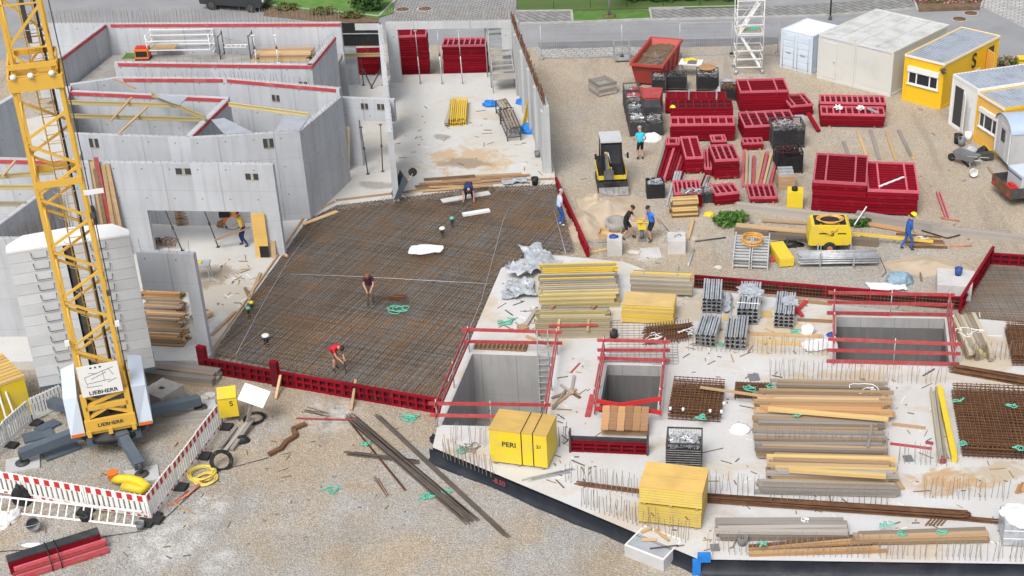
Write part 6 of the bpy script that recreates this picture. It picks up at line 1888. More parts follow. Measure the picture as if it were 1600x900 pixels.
for L_ in range(3):
 z = .4 + L_ * 2.0
 b = MB()
 for zz in (z, z + .5, z + 1.0, z + 1.9):
  b.bar((0, 0, zz), (wd, 0, zz), .045, .045); b.bar((0, 1.3, zz), (wd, 1.3, zz), .045, .045)
  b.bar((0, 0, zz), (0, 1.3, zz), .045, .045); b.bar((wd, 0, zz), (wd, 1.3, zz), .045, .045)
 b.bar((0, 1.3, z), (wd, 1.3, z + 2), .035, .035)
 b.build('ledger_set', M_['white_paint'], o)
 MB().box(.05, wd - .05, .65, 1.25, z + 1.92, z + 1.97).build('deck', M_['wood_pale' if L_ == 0 else 'pale_grey'], o)
 b = MB(); sg = 1 if L_ % 2 else -1
 xa, xb = (wd * .1, wd * .9) if sg > 0 else (wd * .9, wd * .1)
 for y in (.08, .55): b.bar((xa, y, z), (xb, y, z + 1.95), .03, .12)
 for i in range(8): t_ = (i + .5) / 8; b.box(xa + (xb - xa) * t_ - .1, xa + (xb - xa) * t_ + .1, .1, .53, z + 1.95 * t_ - .02, z + 1.95 * t_ + .01)
 b.build('stair_flight', M_['white_paint'], o)
 if L_ == 2: MB().box(.1, wd - .1, -.02, .0, z + .55, z + .95).build('toe_board', M_['black'], o)
 if L_ == 1: b = MB(); b.box(.6, wd - .25, .3, .32, z + .1, z + .28); b.build('green_net', M_['strap_green'], o)
PS = panel_stack
PS((1040, 178), (1134, 178), .9, 6, 'top red panel of the long low stack behind the double stack', 'red panel in the long low stack behind the double stack', 'red panels in the long low back stack', nx=6, ny=2, lighttop=False)
for x in (1076, 1119):
 tag(MB().box(-.04, .04, -.04, .04, 0, 1.35).build('galvanised_upright', M_['galvanised'], None, G(x, 179)), '%s galvanised upright of the long low back stack' % ('left' if x < 1100 else 'right'), 'upright', 'uprights of the back stack')
PS((1048, 222), (1148, 221), 1.1, 6, 'top red panel of the front half of the double stack', 'red panel in the front half of the double stack', 'red panels in the front half of the double stack', nx=8, ny=3, t_=.13)
a, ang, wd = fr((1048, 222), (1148, 221)); q = loc2(a, ang, 0, 1.3)
def PSW(a, ang, wd, depth, n, *args, **k):
 """like panel_stack but from a world frame"""
 global fr
 f0 = fr
 fr = lambda *_: (a, ang, wd)
 try: return panel_stack((0, 0), (0, 0), depth, n, *args, **k)
 finally: fr = f0
PSW(loc2(a, ang, 0.05, 1.25), ang, wd - .05, 1.25, 9, 'top red panel of the taller rear half of the double stack', 'red panel in the taller rear half of the double stack', 'red panels in the rear half of the double stack', nx=8, ny=2, t_=.12, lighttop=False)
tag(MB().blob((0, 0, 0), .16, .16, .14, 0, .05, 1, 8, flat=True).build('helmet', M_['helmet_yellow'], None, loc2(a, ang, .15, 1.5, 1.30)), 'yellow helmet lying on the rear half of the double stack', 'helmet')
for i in range(5): plank(G(1086 + i * 4, 300 - i * 2, .02 + .1 * (i % 2)), G(1096 + i * 3, 276, .05 + .1 * (i % 2)), .09, .09, ['galvanised', 'wood_old', 'form_red'][i % 3], 'short bar wedged between the long narrow stack and the plank stack', 'bars behind the plank stack', 'rail', cat='rail')
PS((1040, 240), (1062, 240), .8, 4, 'top red frame of the little pile below the double stack', 'red frame in the little pile below the double stack', 'red frames in the little pile', nx=3, ny=2, t_=.1)
PS((1112, 236), (1136, 235), .8, 4, 'top red frame of the little pile behind the four by four stack', 'red frame in the little pile behind the four by four stack', 'red frames behind the middle stack', nx=3, ny=2, t_=.1)
PS((1160, 236), (1192, 235), .7, 3, 'top red frame of the flat pile below the tall front stack', 'red frame in the flat pile below the tall front stack', 'red frames in the flat pile', nx=4, ny=2, t_=.1)
a, ang, wd = fr((1018, 146), (1034, 146)); lattice_box(a, ang, .8, .9, .95, 'dark lattice box of couplers at the foot of the red skip', None, 'couplers heaped at the foot of the red skip', 'clamp_steel', sheet='black', fn=120)
a, ang, wd = fr((1126, 158), (1146, 158)); lattice_box(a, ang, .9, .9, .8, 'dark lattice box of wedges left of the tall red stack', None, 'wedges in the dark lattice box left of the tall red stack', 'rust', sheet='black', fn=120)
for i in range(7): plank(G(1040 + i * 12, 150 + (i % 3), .02), G(1050 + i * 12, 146 + (i % 2) * 3, .05), .12, .1, ['wood_old', 'form_red', 'galvanised'][i % 3], 'loose bar on the gravel behind the long low red stack', 'loose bars behind the long low stack', 'rail', cat='rail')
PS((1155, 176), (1231, 174), 1.9, 8, 'top grid panel of the tall stack right of the scaffold tower', 'red panel in the tall stack right of the scaffold tower', 'red panels in the tall stack by the scaffold', nx=3, ny=6)
PS((1163, 223), (1245, 219), 2.0, 6, 'top grid panel of the stack in front of the tall one', 'red panel in the stack in front of the tall one', 'red panels in the stack before the tall one', nx=6, ny=4)
PS((1234, 183), (1270, 180), 1.7, 4, 'top panel of the small stack right of the tall one', 'red panel in the small stack right of the tall one', 'red panels in the small stack', nx=3, ny=4)
p = G(1256, 184); plank(G(1262, 178, .6), G(1279, 206, .05), .2, .12, 'form_red', 'red bar leaning from the small red stack to the ground', name='red_bar', cat='bar')
tag(MB().box(0, .5, 0, .5, 0, .03).build('pale_plate', M_['plate_grey'], None, G(1244, 186, .62), .1), 'small pale plate on the small red stack', 'plate')
PS((1281, 199), (1381, 201), 1.15, 5, 'top grid panel of the front stack before the grey containers', 'red panel in the front stack before the grey containers', 'red panels before the grey containers, front', nx=10, ny=3)
a, ang, wd = fr((1281, 199), (1381, 201))
PSW(loc2(a, ang, 0, 1.3), ang, wd + .15, 1.15, 6, 'top grid panel of the rear stack before the grey containers', 'red panel in the rear stack before the grey containers', 'red panels before the grey containers, rear', nx=12, ny=2)
for i, (x, y) in enumerate(((.7, .5), (1.85, .5))):
 b = MB(); heap(b, .5, .5, 0, 16, .14, 0, .15); tag(b.build('clamp_heap', M_['white_plastic'], None, loc2(a, ang, x, y, .78), ang), ['left', 'right'][i] + ' heap of pale clamps on the front red stack before the grey containers', 'clamps', 'clamp heaps on the red stack')
plank(loc2(a, ang, 2.5, .7, .8), loc2(a, ang, 2.95, .1, .8), .14, .08, 'galvanised', 'short grey bar lying on the front red stack before the grey containers', name='steel_bar', cat='bar')
PS((1071, 273), (1099, 272), 2.7, 6, 'top grid panel of the long narrow stack in the middle of the yard', 'red panel in the long narrow stack in the middle of the yard', 'red panels in the long narrow stack', nx=2, ny=8)
PS((1116, 282), (1155, 280), 1.9, 7, 'top grid panel of the stack right of the long narrow one', 'red panel in the stack right of the long narrow one', 'red panels right of the long narrow stack', nx=4, ny=4)
for i in range(9):
 q_ = i % 3
 p, q = G(1023 + i * 5.0, 283 - i * .3, .05 + .12 * (i % 2)), G(1042 + i * 5.2, 220, .05 + .12 * (i % 2))
 plank(p, q, .12, .14, ['form_red_light', 'form_red', 'form_red'][q_] if i else 'wood_grey', 'red steel rail in the row left of the long narrow stack' if i else 'grey timber at the left of the row of red rails', 'red steel rails in the yard', 'steel_rail', cat='rail')
o_ = PS((1117, 323), (1155, 319), 1.1, 4, 'top red panel of the small tilted stack before the yard rows', 'red panel in the small tilted stack before the yard rows', 'red panels in the small tilted stack', nx=4, ny=3)
PS((1101, 277), (1113, 277), 2.3, 3, 'top red frame of the narrow pile beside the long narrow stack', 'red frame in the narrow pile beside the long narrow stack', 'red frames in the narrow pile', nx=2, ny=7)
PS((1176, 262), (1194, 261), 1.2, 4, 'top red frame of the small pile before the two black lattice boxes', 'red frame in the small pile before the two black lattice boxes', 'red frames in the small pile', nx=3, ny=3) if 0 else None
for i in range(7): plank(G(1100 + i * 6.5, 304 + (i % 3) * 2, .02 + .1 * (i % 2)), G(1104 + i * 6, 288, .05 + .1 * (i % 2)), .09, .1, ['galvanised', 'form_red_light', 'wood_pale'][i % 3], 'short bar in the mixed row between the small red stacks', 'short mixed bars in the yard', 'rail', cat='rail')
a, ang, wd = fr((1098, 318), (1114, 318)); lattice_box(a, ang, .6, .7, .55, 'small dark lattice box of bolts between the small red stacks', None, 'bolts in the small dark lattice box', 'galvanised', fn=80, fsize=.07)
a, ang, wd = fr((1059, 300), (1068, 300)); tag(MB().box(0, .9, 0, .1, 0, 1.3).build('red_frame', M_['form_red'], None, a, (R(-12), 0, ang)), 'red frame leaning upright behind the plank stack', 'frame') if 0 else None
PS((1054, 326), (1097, 325), 1.5, 5, 'top red panel behind the plank stack in the yard', 'red panel behind the plank stack in the yard', 'red panels behind the plank stack', nx=6, ny=3)
b = MB(); heap(b, 1.1, .6, 0, 40, .12, 0, .25); tag(b.build('clamp_heap', M_['galvanised'], None, G(1062, 306, .85)), 'heap of bright clamps on the red panels behind the plank stack', 'clamps')
plank_stack((1050, 341), (1091, 339), .7, 4, 7, 0, .1, ['wood_mid', 'ply_tan', 'wood_brown'], 'plank in the square plank stack in the yard', 'square plank stack in the yard', lenjit=.05)
for i in range(3):
 p, q = G(1042 + i * 4, 322 + i, .05), G(1056 + i * 4, 270, .3)
 plank(p, q, .1, .1, 'galvanised', 'pale galvanised rail leaning left of the plank stack', 'galvanised rails in the yard', 'steel_rail', cat='rail')
a, ang, wd = fr((1206, 233), (1257, 231)); lattice_box(a, ang, wd, 1.3, 1.2, 'farther black lattice box heaped with clamps beside the tall red stacks', None, 'clamps heaped high in the farther black lattice box', 'clamp_steel', sheet='black', fn=320)
a, ang, wd = fr((1214, 273), (1254, 271)); lattice_box(a, ang, wd, 1.2, 1.15, 'nearer black lattice box with dark red parts beside the tall red stacks', None, 'dark red parts in the nearer black lattice box', 'form_face', m='black', sheet='black', fn=220)
PS((1267, 331), (1351, 336), 3.3, 10, 'top grid panel of the tallest red stack in the yard', 'red panel in the tallest red stack in the yard', 'red panels in the tallest stack', nx=3, ny=12, t_=.13)
PS((1352, 336), (1432, 339), 3.3, 8, 'top grid panel of the wide stack beside the tallest one', 'red panel in the wide stack beside the tallest one', 'red panels in the wide stack', nx=3, ny=12, t_=.13)
a, ang, wd = fr((1352, 336), (1432, 339)); plank(loc2(a, ang, .55, .4, 1.25), loc2(a, ang, 1.75, 1.6, 1.25), .1, .05, 'white_paint', 'white bar lying slantwise on the wide red stack', name='steel_bar', cat='bar')
PS((1171, 319), (1215, 318), 1.5, 2, 'top red panel of the two lying left of the yellow canister', 'lower red panel of the two left of the yellow canister', 'red panels left of the yellow canister', nx=5, ny=4)
for i in range(9):
 x0 = 1160 + i * 5.5; sl = 12 if i > 3 else 2
 p, q = G(x0, 292 - i * .4, .05 + .06 * (i % 3)), G(x0 + sl, 236 + (i % 4) * 3, .08 + .06 * (i % 3))
 plank(p, q, .13, .08, ['form_red_light', 'wood_pale', 'wood_grey', 'rail_red', 'wood_pale'][i % 5], 'bar in the mixed row of red rails and pale boards beside the black lattice boxes', 'mixed rails and boards in the yard', 'rail', cat='rail')
for i, (pa, pb) in enumerate([((1318, 222), (1328, 250)), ((1340, 206), (1356, 250)), ((1360, 204), (1374, 250)), ((1385, 206), (1400, 252)), ((1404, 204), (1424, 246)), ((1414, 226), (1428, 250))]):
 plank(G(*pa, .01), G(*pb, .01), .18, .05, 'wood_pale' if i % 2 else 'wood_grey', ['first', 'second', 'third', 'fourth', 'fifth', 'sixth'][i] + ' board from the left in the row behind the wide red stack', 'boards on the gravel behind the wide stack')
for k in range(2): plank(G(1463 + k * 5, 302, .02), G(1477 + k * 5, 342, .02), .05, .12, 'form_red_light', ['left', 'right'][k] + ' leg of the red profile lying alone on the gravel', 'red profile on the gravel', 'steel_profile', cat='profile')
tube_px([(1470, 340, .05), (1500, 345, .05)], .03, 'rod_orange', 'short orange rod at the end of the red profile', 'rod', 'rod')
a, ang, wd = fr((1229, 327), (1254, 328))
o = thing('canister', 'yellow canister with a black cap beside the tallest red stack', 'canister', a, ang)
MB().box(0, wd, 0, .7, .0, .85).build('body', M_['site_yellow'], o); MB().lathe([(.14, .851), (.14, 1.0), (.1, 1.02)], (wd * .45, .3, 0), 14).build('cap', M_['black'], o); MB().box(.05, wd - .05, -.015, 0, .1, .16).build('rib', M_['site_yellow'], o)
a, ang, wd = fr((1216, 298), (1242, 297))
o = thing('wooden_box', 'small wooden box with silver plates behind the yellow canister', 'box', a, ang)
MB().box(0, wd, 0, .9, .0, .7).build('body', M_['wood_mid'], o)
for k in range(3): MB().box(.04, wd - .04, .1 + .25 * k, .3 + .25 * k, .701, .8 + .05 * k).build('plate_bundle', M_['galvanised'], o)
o = thing('plastic_tub', 'black tub filled with pale scraps left of the plank stack', 'tub', *[fr((1011, 311), (1036, 310))[i] for i in (0, 1)])
b = MB(); w_ = .85
for (x0, x1, y0, y1) in ((0, w_, 0, .03), (0, w_, .8, .83), (0, .03, .03, .8), (w_ - .03, w_, .03, .8)): b.box(x0, x1, y0, y1, 0, .72)
b.box(.03, w_ - .03, .03, .8, 0, .03); b.build('body', M_['black'], o)
b = MB(); heap(b, w_, .8, .55, 70, .1, 0, .25); b.box(.04, w_ - .04, .04, .79, .4, .56); tag(b.build('scrap_fill', M_['plastic_foil'], None, o.location, o.rotation_euler[2]), 'pale scraps in the black tub', 'scrap')['kind'] = 'stuff'
g_ = 'heavy baulks across the front of the yard'
plank(G(1150, 326), G(1352, 350), .3, .3, 'wood_grey', 'long grey baulk below the yellow canister and tallest stack', g_, 'baulk', cat='baulk')
plank(G(1338, 341), G(1470, 362), .3, .34, 'wood_grey', 'grey baulk running behind the man in blue overalls', g_, 'baulk', cat='baulk')
plank(G(1455, 362), G(1620, 381), .3, .3, 'wood_grey', 'grey baulk reaching the right picture edge', g_, 'baulk', cat='baulk')
plank(G(1148, 366), G(1262, 374), .3, .3, 'wood_old', 'old grey baulk left of the compressor behind the ladder frames', g_, 'baulk', cat='baulk')
plank(G(1200, 372), G(1372, 384), .3, .3, 'wood_old', 'old grey baulk behind the yellow compressor', g_, 'baulk', cat='baulk')
plank(G(1150, 352, .3), G(1264, 363, .3), .35, .05, 'wood_pale', 'wide pale plank on the baulks left of the compressor')
plank(G(1190, 345, .05), G(1300, 352, .05), .2, .05, 'wood_mid', 'brown plank between the two rows of baulks'); plank(G(1355, 350, .05), G(1420, 362, .05), .3, .05, 'ply_orange', 'orange brown board behind the baulk near the man in overalls')
plank(G(1335, 352, .3), G(1354, 324, .5), .05, .05, 'white_paint', 'thin white stick standing on the baulk right of the compressor', name='stick', cat='stick')
plank(G(1330, 366, .35), G(1458, 379, .3), .1, .1, 'beam_bright', 'long yellow pole lying along the baulks beside the man in overalls', name='pole', cat='pole')
for i in range(6): plank(G(1400 + i * 4, 366 + i * 4, .02), G(1470 + i * 2, 372 + i * 3, .02), .16, .04, ['wood_brown', 'wood_mid', 'rust'][i % 3], 'brown board in the scattered pile behind the man in overalls', 'scattered boards behind the man in overalls')
plank(G(1496, 358, .02), G(1556, 370, .02), .3, .05, 'rust', 'rusty plate beyond the baulk at the right', name='steel_plate', cat='plate')
tube_px([(1440, 360, .1), (1480, 372, .05), (1520, 362, .1), (1560, 374, .05), (1590, 368, .1)], .03, 'black', 'black hose winding over the gravel beside the right baulk', 'hose', 'hose')
tube_px([(1326, 392, .02), (1375, 402, .02), (1385, 425, .02), (1378, 432, .02)], .015, 'black', 'thin black cable right of the tube rack', 'cable', 'cable')
straps(1350, 368, .2, 2, 'white strap hanging on the baulk right of the compressor', 'white_foil', .2, grp='white straps by the baulks'); straps(1442, 372, .25, 2, 'white strap beside the man in blue overalls', 'white_foil', .05, grp='white straps by the baulks')
tube_px([(1483, 385, .03), (1518, 384, .03)], .04, 'rod_orange', 'short red pipe lying right of the man in overalls')
o = thing('weed_patch', 'patch of bright green weeds at the left end of the baulks', 'weeds', G(1142, 348))
b = MB(); leaves(b, (0, 0, .2), (.95, .8, .35), 1500, .1, 2); b.build('foliage', [M_['leaf_mid'], M_['grass_blade']], o)
b = MB(); [b.bar((random.uniform(-.6, .6), random.uniform(-.5, .5), 0), (random.uniform(-.6, .6), random.uniform(-.5, .5), .4), .012, .012) for _ in range(40)]; b.build('stem', M_['leaf_dark'], o)
o = thing('weed_patch', 'small dark green weeds between the baulks right of the compressor', 'weeds', G(1344, 352))
b = MB(); leaves(b, (0, 0, .15), (.6, .4, .25), 500, .09, 2); b.build('foliage', [M_['leaf_dark'], M_['leaf_mid']], o)
lump(1108, 336, .25, .2, .15, 'site_yellow', 'small yellowish lump right of the plank stack', 'lump', 'lump')
a, ang, wd = fr((1262, 396), (1329, 396))
o = thing('compressor', 'yellow wheeled compressor with hoses coiled on its lid', 'compressor', a, ang)
prof = [(0, .42), (0.03, .95), (.12, 1.28), (.2, 1.34), (wd - .18, 1.34), (wd - .08, 1.25), (wd, .85), (wd, .5), (wd - .12, .4), (.1, .38)]
n = len(prof)
b = MB(); b.add([(x, y, z) for y in (0, 1.15) for x, z in prof], [tuple(range(n - 1, -1, -1)), tuple(range(n, 2 * n))] + [(i, (i + 1) % n, (i + 1) % n + n, i + n) for i in range(n)])
bd = b.build('body', M_['site_yellow'], o)
MB().box(.25, wd - .25, .1, 1.05, 1.341, 1.36).build('vent_panel', M_['black'], bd)
text('S', .34, M_['ink'], bd, (wd * .55, -.004, .95), (PI / 2, 0, 0))
for x0, x1 in ((.45, .85), (wd * .55 + .22, wd - .25)): MB().box(x0, x1, -.004, 0, .93, .99).build('marking', M_['ink'], bd)
b = MB(); b.box(.05, wd - .05, -.008, 0, .72, .735); b.build('hood_seam', M_['form_yellow'], bd)
MB().box(.2, wd - .2, .15, 1.0, .25, .4).build('chassis', M_['dark_steel'], o)
for y in (-.05, 1.05):
 wv = MB().tube([(wd * .5, y - .08, .28), (wd * .5, y + .12, .28)], .28, 20).build('wheel', M_['rubber'], o)
 MB().tube([(wd * .5, y - .09, .28), (wd * .5, y + .13, .28)], .13, 14).build('rim', M_['rod_orange'], wv)
b = MB(); b.bar((.3, .6, .35), (-.9, .6, .42), .09, .09); b.bar((.3, .2, .35), (-.6, .6, .4), .06, .06); b.bar((-.85, .6, .4), (-.85, .6, .02), .06, .06); b.build('drawbar', M_['dark_steel'], o)
MB().bar((wd * .3, -.02, .38), (wd * .3, -.02, .02), .05, .05).build('support_leg', M_['galvanised'], o)
b = MB()
for k in range(4):
 b.tube([(wd * .5 + (.45 + .05 * k) * math.cos(t), .45 + .38 * math.sin(t), 1.42 + .02 * k) for t in [2 * PI * i / 18 for i in range(19)]], .022, 5)
b.tube([(.5, .1, 1.4), (.6, -.08, 1.1), (.9, -.1, .98), (1.2, -.06, 1.2), (1.3, .1, 1.4)], .022, 5)
tag(b.build('air_hose', M_['hose_orange'], None, a, ang), 'orange air hose coiled on the yellow compressor', 'hose')
lump(1230, 384, .7, .25, .25, 'black', 'dark hose heap left of the compressor', 'hose_heap', 'hoses', 0, .7, 4)
a, ang, wd = fr((1144, 421), (1199, 424))
for k in range(4):
 o = thing('step_ladder_pack', ['lowest left', 'lowest right', 'upper left', 'upper right'][k] + ' galvanised ladder frame under the orange hose coil', 'frame', loc2(a, ang, (k % 2) * wd * .52, .05 * (k // 2), .05 + .3 * (k // 2)), ang + .02, 'galvanised ladder frames in two piles')
 for x in (0, wd * .46): MB().box(x, x + .05, 0, 2.5, 0, .22).build('rail', M_['aluminium'], o)
 for i in range(9): MB().box(.05, wd * .46, .1 + i * .28, .2 + i * .28, .06, .1).build('rung', M_['aluminium'], o)
b = MB()
for k in range(9):
 b.tube([loc2(a, ang, wd * .5 + (.42 + .02 * (k % 3)) * math.cos(t), 1.5 + (.5 + .02 * (k % 4)) * math.sin(t), .63 + .028 * k + .01 * math.sin(3 * t)) for t in [2 * PI * i / 20 for i in range(21)]], .02, 5)
tag(b.build('hose_coil', M_['hose_orange']), 'orange hose coil lying on the ladder frames', 'hose coil')
a, ang, wd = fr((1218, 419), (1241, 418))
o = thing('yellow_case', 'low yellow case lying left of the tube rack', 'case', a, ang + .12)
MB().box(0, wd, 0, 1.7, .05, .42).build('body', M_['site_yellow'], o); MB().box(-.01, wd + .01, -.01, 1.71, .30, .32).build('lid_joint', M_['form_yellow'], o); MB().box(.05, wd - .05, .1, 1.6, 0, .049).build('runner', M_['dark_steel'], o)
plank(G(1206, 410, 0), G(1212, 398, 0), .2, .1, 'rail_red', 'small red block behind the yellow case', name='red_block', cat='block')
a, ang, wd = fr((1250, 421), (1371, 419))
for L_ in range(3):
 for r_ in range(6):
  tag(MB().tube([(random.uniform(-.1, .1), 0, 0), (wd + random.uniform(-.1, .1), 0, 0)], .045, 7).build('scaffold_tube', M_['galvanised'], None, loc2(a, ang, 0, .12 + r_ * .14, .22 + L_ * .11), ang), 'galvanised tube in the long rack below the compressor', 'tube', 'galvanised tubes in the rack')
o = thing('tube_rack', 'galvanised rack holding the long tubes below the compressor', 'rack', a, ang)
for x in (wd * .25, wd * .68):
 MB().box(x, x + .06, 0, .95, .05, .12).build('cross_bar', M_['galvanised'], o)
 for y in (0, .92): MB().box(x, x + .06, y, y + .05, 0, .75).build('upright', M_['galvanised'], o)
MB().box(wd * .25, wd * .68, -.03, 0, .02, .09).build('side_bar', M_['galvanised'], o)
for pa, pb, r_, m, lab in [((1086, 377), (1134, 371), .03, 'dark_steel', 'thin dark pipe lying right of the right concrete cube'), ((1075, 416), (1084, 390), .05, 'galvanised', 'galvanised pipe lying below the right concrete cube'), ((1032, 345), (1047, 364), .012, 'dark_steel', 'thin bar stuck in the gravel by the man in a blue shirt'), ((905, 376), (948, 378), .02, 'galvanised', 'thin pipe between the red edge forms and left concrete cube')]:
 tube_px([(*pa, .05), (*pb, .05)], r_, m, lab)
plank(G(1075, 376, .02), G(1083, 345, .02), .14, .1, 'wood_pale', 'pale timber lying behind the right concrete cube'); plank(G(918, 396, .02), G(950, 390, .02), .12, .06, 'wood_pale', 'pale plank left of the left concrete cube')
plank(G(1003, 232), G(1022, 232), .2, .06, 'wood_mid', 'short brown plank behind the man in turquoise') if False else None
for pl, pr, d_, h_, lab, extra in [((949, 400), (972, 400), .7, .75, 'left pale concrete cube with blue things on top', 'blue'), ((1043, 397), (1071, 397), .95, .62, 'right pale concrete cube standing alone', 'sling')]:
 a, ang, wd = fr(pl, pr)
 o = tag(MB().box(0, wd, 0, d_, 0, h_).build('concrete_cube', M_['cube_concrete'], None, a, ang), lab, 'concrete block', 'pale concrete cubes')
 if extra == 'blue': b = MB(); b.blob((wd * .45, d_ * .5, h_), .2, .16, .1, 0, .7, 5, 8, flat=True); tag(b.build('blue_cloth', M_['blue_plastic'], None, a, ang), 'crumpled blue thing on the left concrete cube', 'cloth')
 else: MB().tube([(.3, .4, h_), (.35, .4, h_ + .1), (.55, .5, h_ + .1), (.6, .5, h_)], .015, 5).build('lifting_loop', M_['dark_steel'], o)
lump(991, 394, .3, .2, .08, 'stone', 'pale flat stone right of the left concrete cube', 'stone', 'stone', 0, .3); lump(1122, 418, .18, .14, .08, 'stone', 'grey stone left of the ladder frames', 'stone', 'stone', 0, .3)
b = MB(); b.prism(gp([(1000, 388), (1030, 386), (1034, 402), (1000, 404)], .012), 0, .012); struct(b.build('blinding_patch', M_['cube_concrete']))
def mound(px, py, rx, ry, h_, m, lab, seed, name='sand_heap'):
 b = MB(); n, c = 14, 36
 for i in range(n + 1):
  r_ = i / n
  for k in range(c):
   t = 2 * PI * k / c; d = Vector((math.cos(t), math.sin(t), 0))
   q = 1 + .35 * noise.noise(d * 1.4 + Vector((seed, 0, 0)))
   zz = h_ * (math.cos(r_ * PI) * .5 + .5) * (1 + .5 * noise.noise(Vector((d.x * r_ * 3 + seed, d.y * r_ * 3, seed)))) - .02 * (r_ > .97)
   b.v.append((d.x * rx * r_ * q, d.y * ry * r_ * q, zz))
 for i in range(n):
  for k in range(c): b.f.append([i * c + k, (i + 1) * c + k, (i + 1) * c + (k + 1) % c, i * c + (k + 1) % c]); b.m.append(0); b.s.append(True)
 o = b.build(name, M_[m], None, G(px, py, .0)); o['kind'] = 'stuff'
 return tag(o, lab, 'sand')
mound(955, 330, 1.7, 2.2, .45, 'sand', 'low heap of damp sand in front of the mini excavator', 1.3); mound(912, 352, 1.1, 1.9, .35, 'sand', 'sand bank along the red edge forms behind the man in a pale shirt', 4.2); mound(928, 318, .9, 1.2, .4, 'sand', 'sand heap at the left track of the mini excavator', 6.1); mound(1445, 415, 1.8, .9, .2, 'sand', 'low sandy hump in front of the man in blue overalls', 8.4)
o = tag(MB().lathe([(.42, 0), (.5, .0), (.5, .42), (.38, .42), (.38, .02)], n=24).build('shaft_ring', M_['rough_concrete'], None, G(963, 357)), 'concrete shaft ring between the sand heap and the two workers', 'ring')
a, ang, wd = fr((934, 372), (968, 374))
o = thing('mortar_tray', 'shallow wooden tray behind the left concrete cube', 'tray', a, ang)
MB().box(0, 1, 0, .7, 0, .03).build('base', M_['wood_pale'], o)
for (x0, x1, y0, y1) in ((0, 1, 0, .03), (0, 1, .67, .7), (0, .03, .03, .67), (.97, 1, .03, .67)): MB().box(x0, x1, y0, y1, .031, .2).build('side', M_['wood_pale'], o)
o = thing('tamper', 'yellow rammer held between the two workers on the gravel', 'rammer', G(1003, 375))
MB().box(-.16, .16, -.2, .2, 0, .07).build('foot', M_['grey_plastic'], o); MB().tube([(0, 0, .07), (0, 0, .6)], .09, 10).build('bellows', M_['grey_plastic'], o); MB().box(-.17, .17, -.2, .15, .6, .92).build('engine', M_['site_yellow'], o)
b = MB(); b.tube([(-.3, .2, .95), (-.3, -.25, .98), (.3, -.25, .98), (.3, .2, .95), (-.3, .2, .95)], .02, 6); b.build('handle', M_['site_yellow'], o)
o = thing('mini_excavator', 'black and yellow mini excavator standing by the sand heaps', 'excavator', G(956, 292), R(6))
for x in (-.72, .42):
 b = MB(); pr_ = [(-.0, .0), (1.5, .0), (1.75, .2), (1.7, .38), (1.5, .46), (.0, .46), (-.2, .38), (-.25, .2)]; n = len(pr_)
 b.add([(x + dx, y - .6, z) for dx in (0, .3) for y, z in pr_], [tuple(range(n)), tuple(range(2 * n - 1, n - 1, -1))] + [(i + n, (i + 1) % n + n, (i + 1) % n, i) for i in range(n)])
 t_ = b.build('track', M_['rubber'], o)
 for k in range(4): MB().tube([(x - .01, -.35 + k * .42, .22), (x + .31, -.35 + k * .42, .22)], .13, 12).build('roller', M_['dark_steel'], t_)
MB().box(-.42, .42, -.5, 1.0, .2, .45).build('undercarriage', M_['dark_steel'], o)
MB().lathe([(.4, .45), (.4, .56)], (0, .2, 0), 20).build('slew_ring', M_['black'], o)
MB().add([(-.62, -.35, .56), (.62, -.35, .56), (.66, 1.2, .56), (-.66, 1.2, .56), (-.6, -.3, .78), (.6, -.3, .78), (.64, 1.2, 1.15), (-.64, 1.2, 1.15)], [(0, 3, 2, 1), (4, 5, 6, 7), (0, 1, 5, 4), (1, 2, 6, 5), (2, 3, 7, 6), (3, 0, 4, 7)]).build('upper_body', M_['black'], o)
MB().box(-.66, .66, -.42, -.36, .56, .76).box(-.70, -.665, -.3, 1.2, .56, .85).box(.665, .70, -.3, 1.2, .56, .85).build('side_cover', M_['site_yellow'], o)
MB().box(-.5, .5, -.32, .9, .785, 1.3).build('cab_floor', M_['black'], o)
b = MB()
for (x, y) in ((-.5, -.28), (.48, -.28), (-.5, .85), (.48, .85)): b.bar((x, y, .76), (x * .92, y * .9 + .02, 2.4), .09, .09)
for z in (1.45, 2.38): b.bar((-.48, .8, z), (.46, .8, z), .07, .07); b.bar((-.48, -.26, z if z > 2 else .85), (.46, -.26, z if z > 2 else .85), .07, .07)
for x in (-.48, .46): b.bar((x, -.26, 2.38), (x, .8, 2.38), .07, .07); b.bar((x, -.26, 1.3), (x, .82, 1.3), .05, .05)
b.build('cab_frame', M_['black'], o)
MB().box(-.52, .5, -.34, .92, 2.42, 2.5).build('cab_roof', M_['pale_grey'], o)
MB().box(-.44, .42, -.27, -.255, 1.3, 2.3).build('front_window', M_['glass'], o)
MB().box(-.44, .42, .8, .82, 1.45, 2.32).build('rear_window', M_['glass'], o)
for x in (-.5, .475): MB().box(x, x + .012, -.1, .75, 1.35, 2.3).build('side_window', M_['glass'], o)
b = MB(); b.box(-.22, .22, .35, .75, .95, 1.15); b.box(-.22, .22, .65, .78, 1.15, 1.75); b.build('seat', M_['black'], o)
MB().box(-.3, .3, -.15, .15, .8, 1.15).build('console', M_['black'], o)
for x in (-.28, .28): MB().tube([(x, .15, 1.1), (x * .9, .05, 1.45)], .02, 6).build('lever', M_['black'], o)
for x in (-.62, .6): MB().bar((x, -.3, 1.75), (x * 1.25, -.35, 1.78), .02, .02).box(x * 1.25 - .05, x * 1.25 + .05, -.38, -.34, 1.62, 1.9).build('mirror', M_['black'], o)
b = MB(); b.bar((-.15, -.35, .7), (-.22, -.65, 1.3), .16, .14); b.bar((-.22, -.65, 1.28), (-.3, -.45, 2.0), .13, .12); b.build('boom', M_['site_yellow'], o)
b = MB(); b.bar((-.3, -.42, 2.0), (-.3, -1.1, 1.2), .11, .12); b.build('dipper_arm', M_['dark_steel'], o)
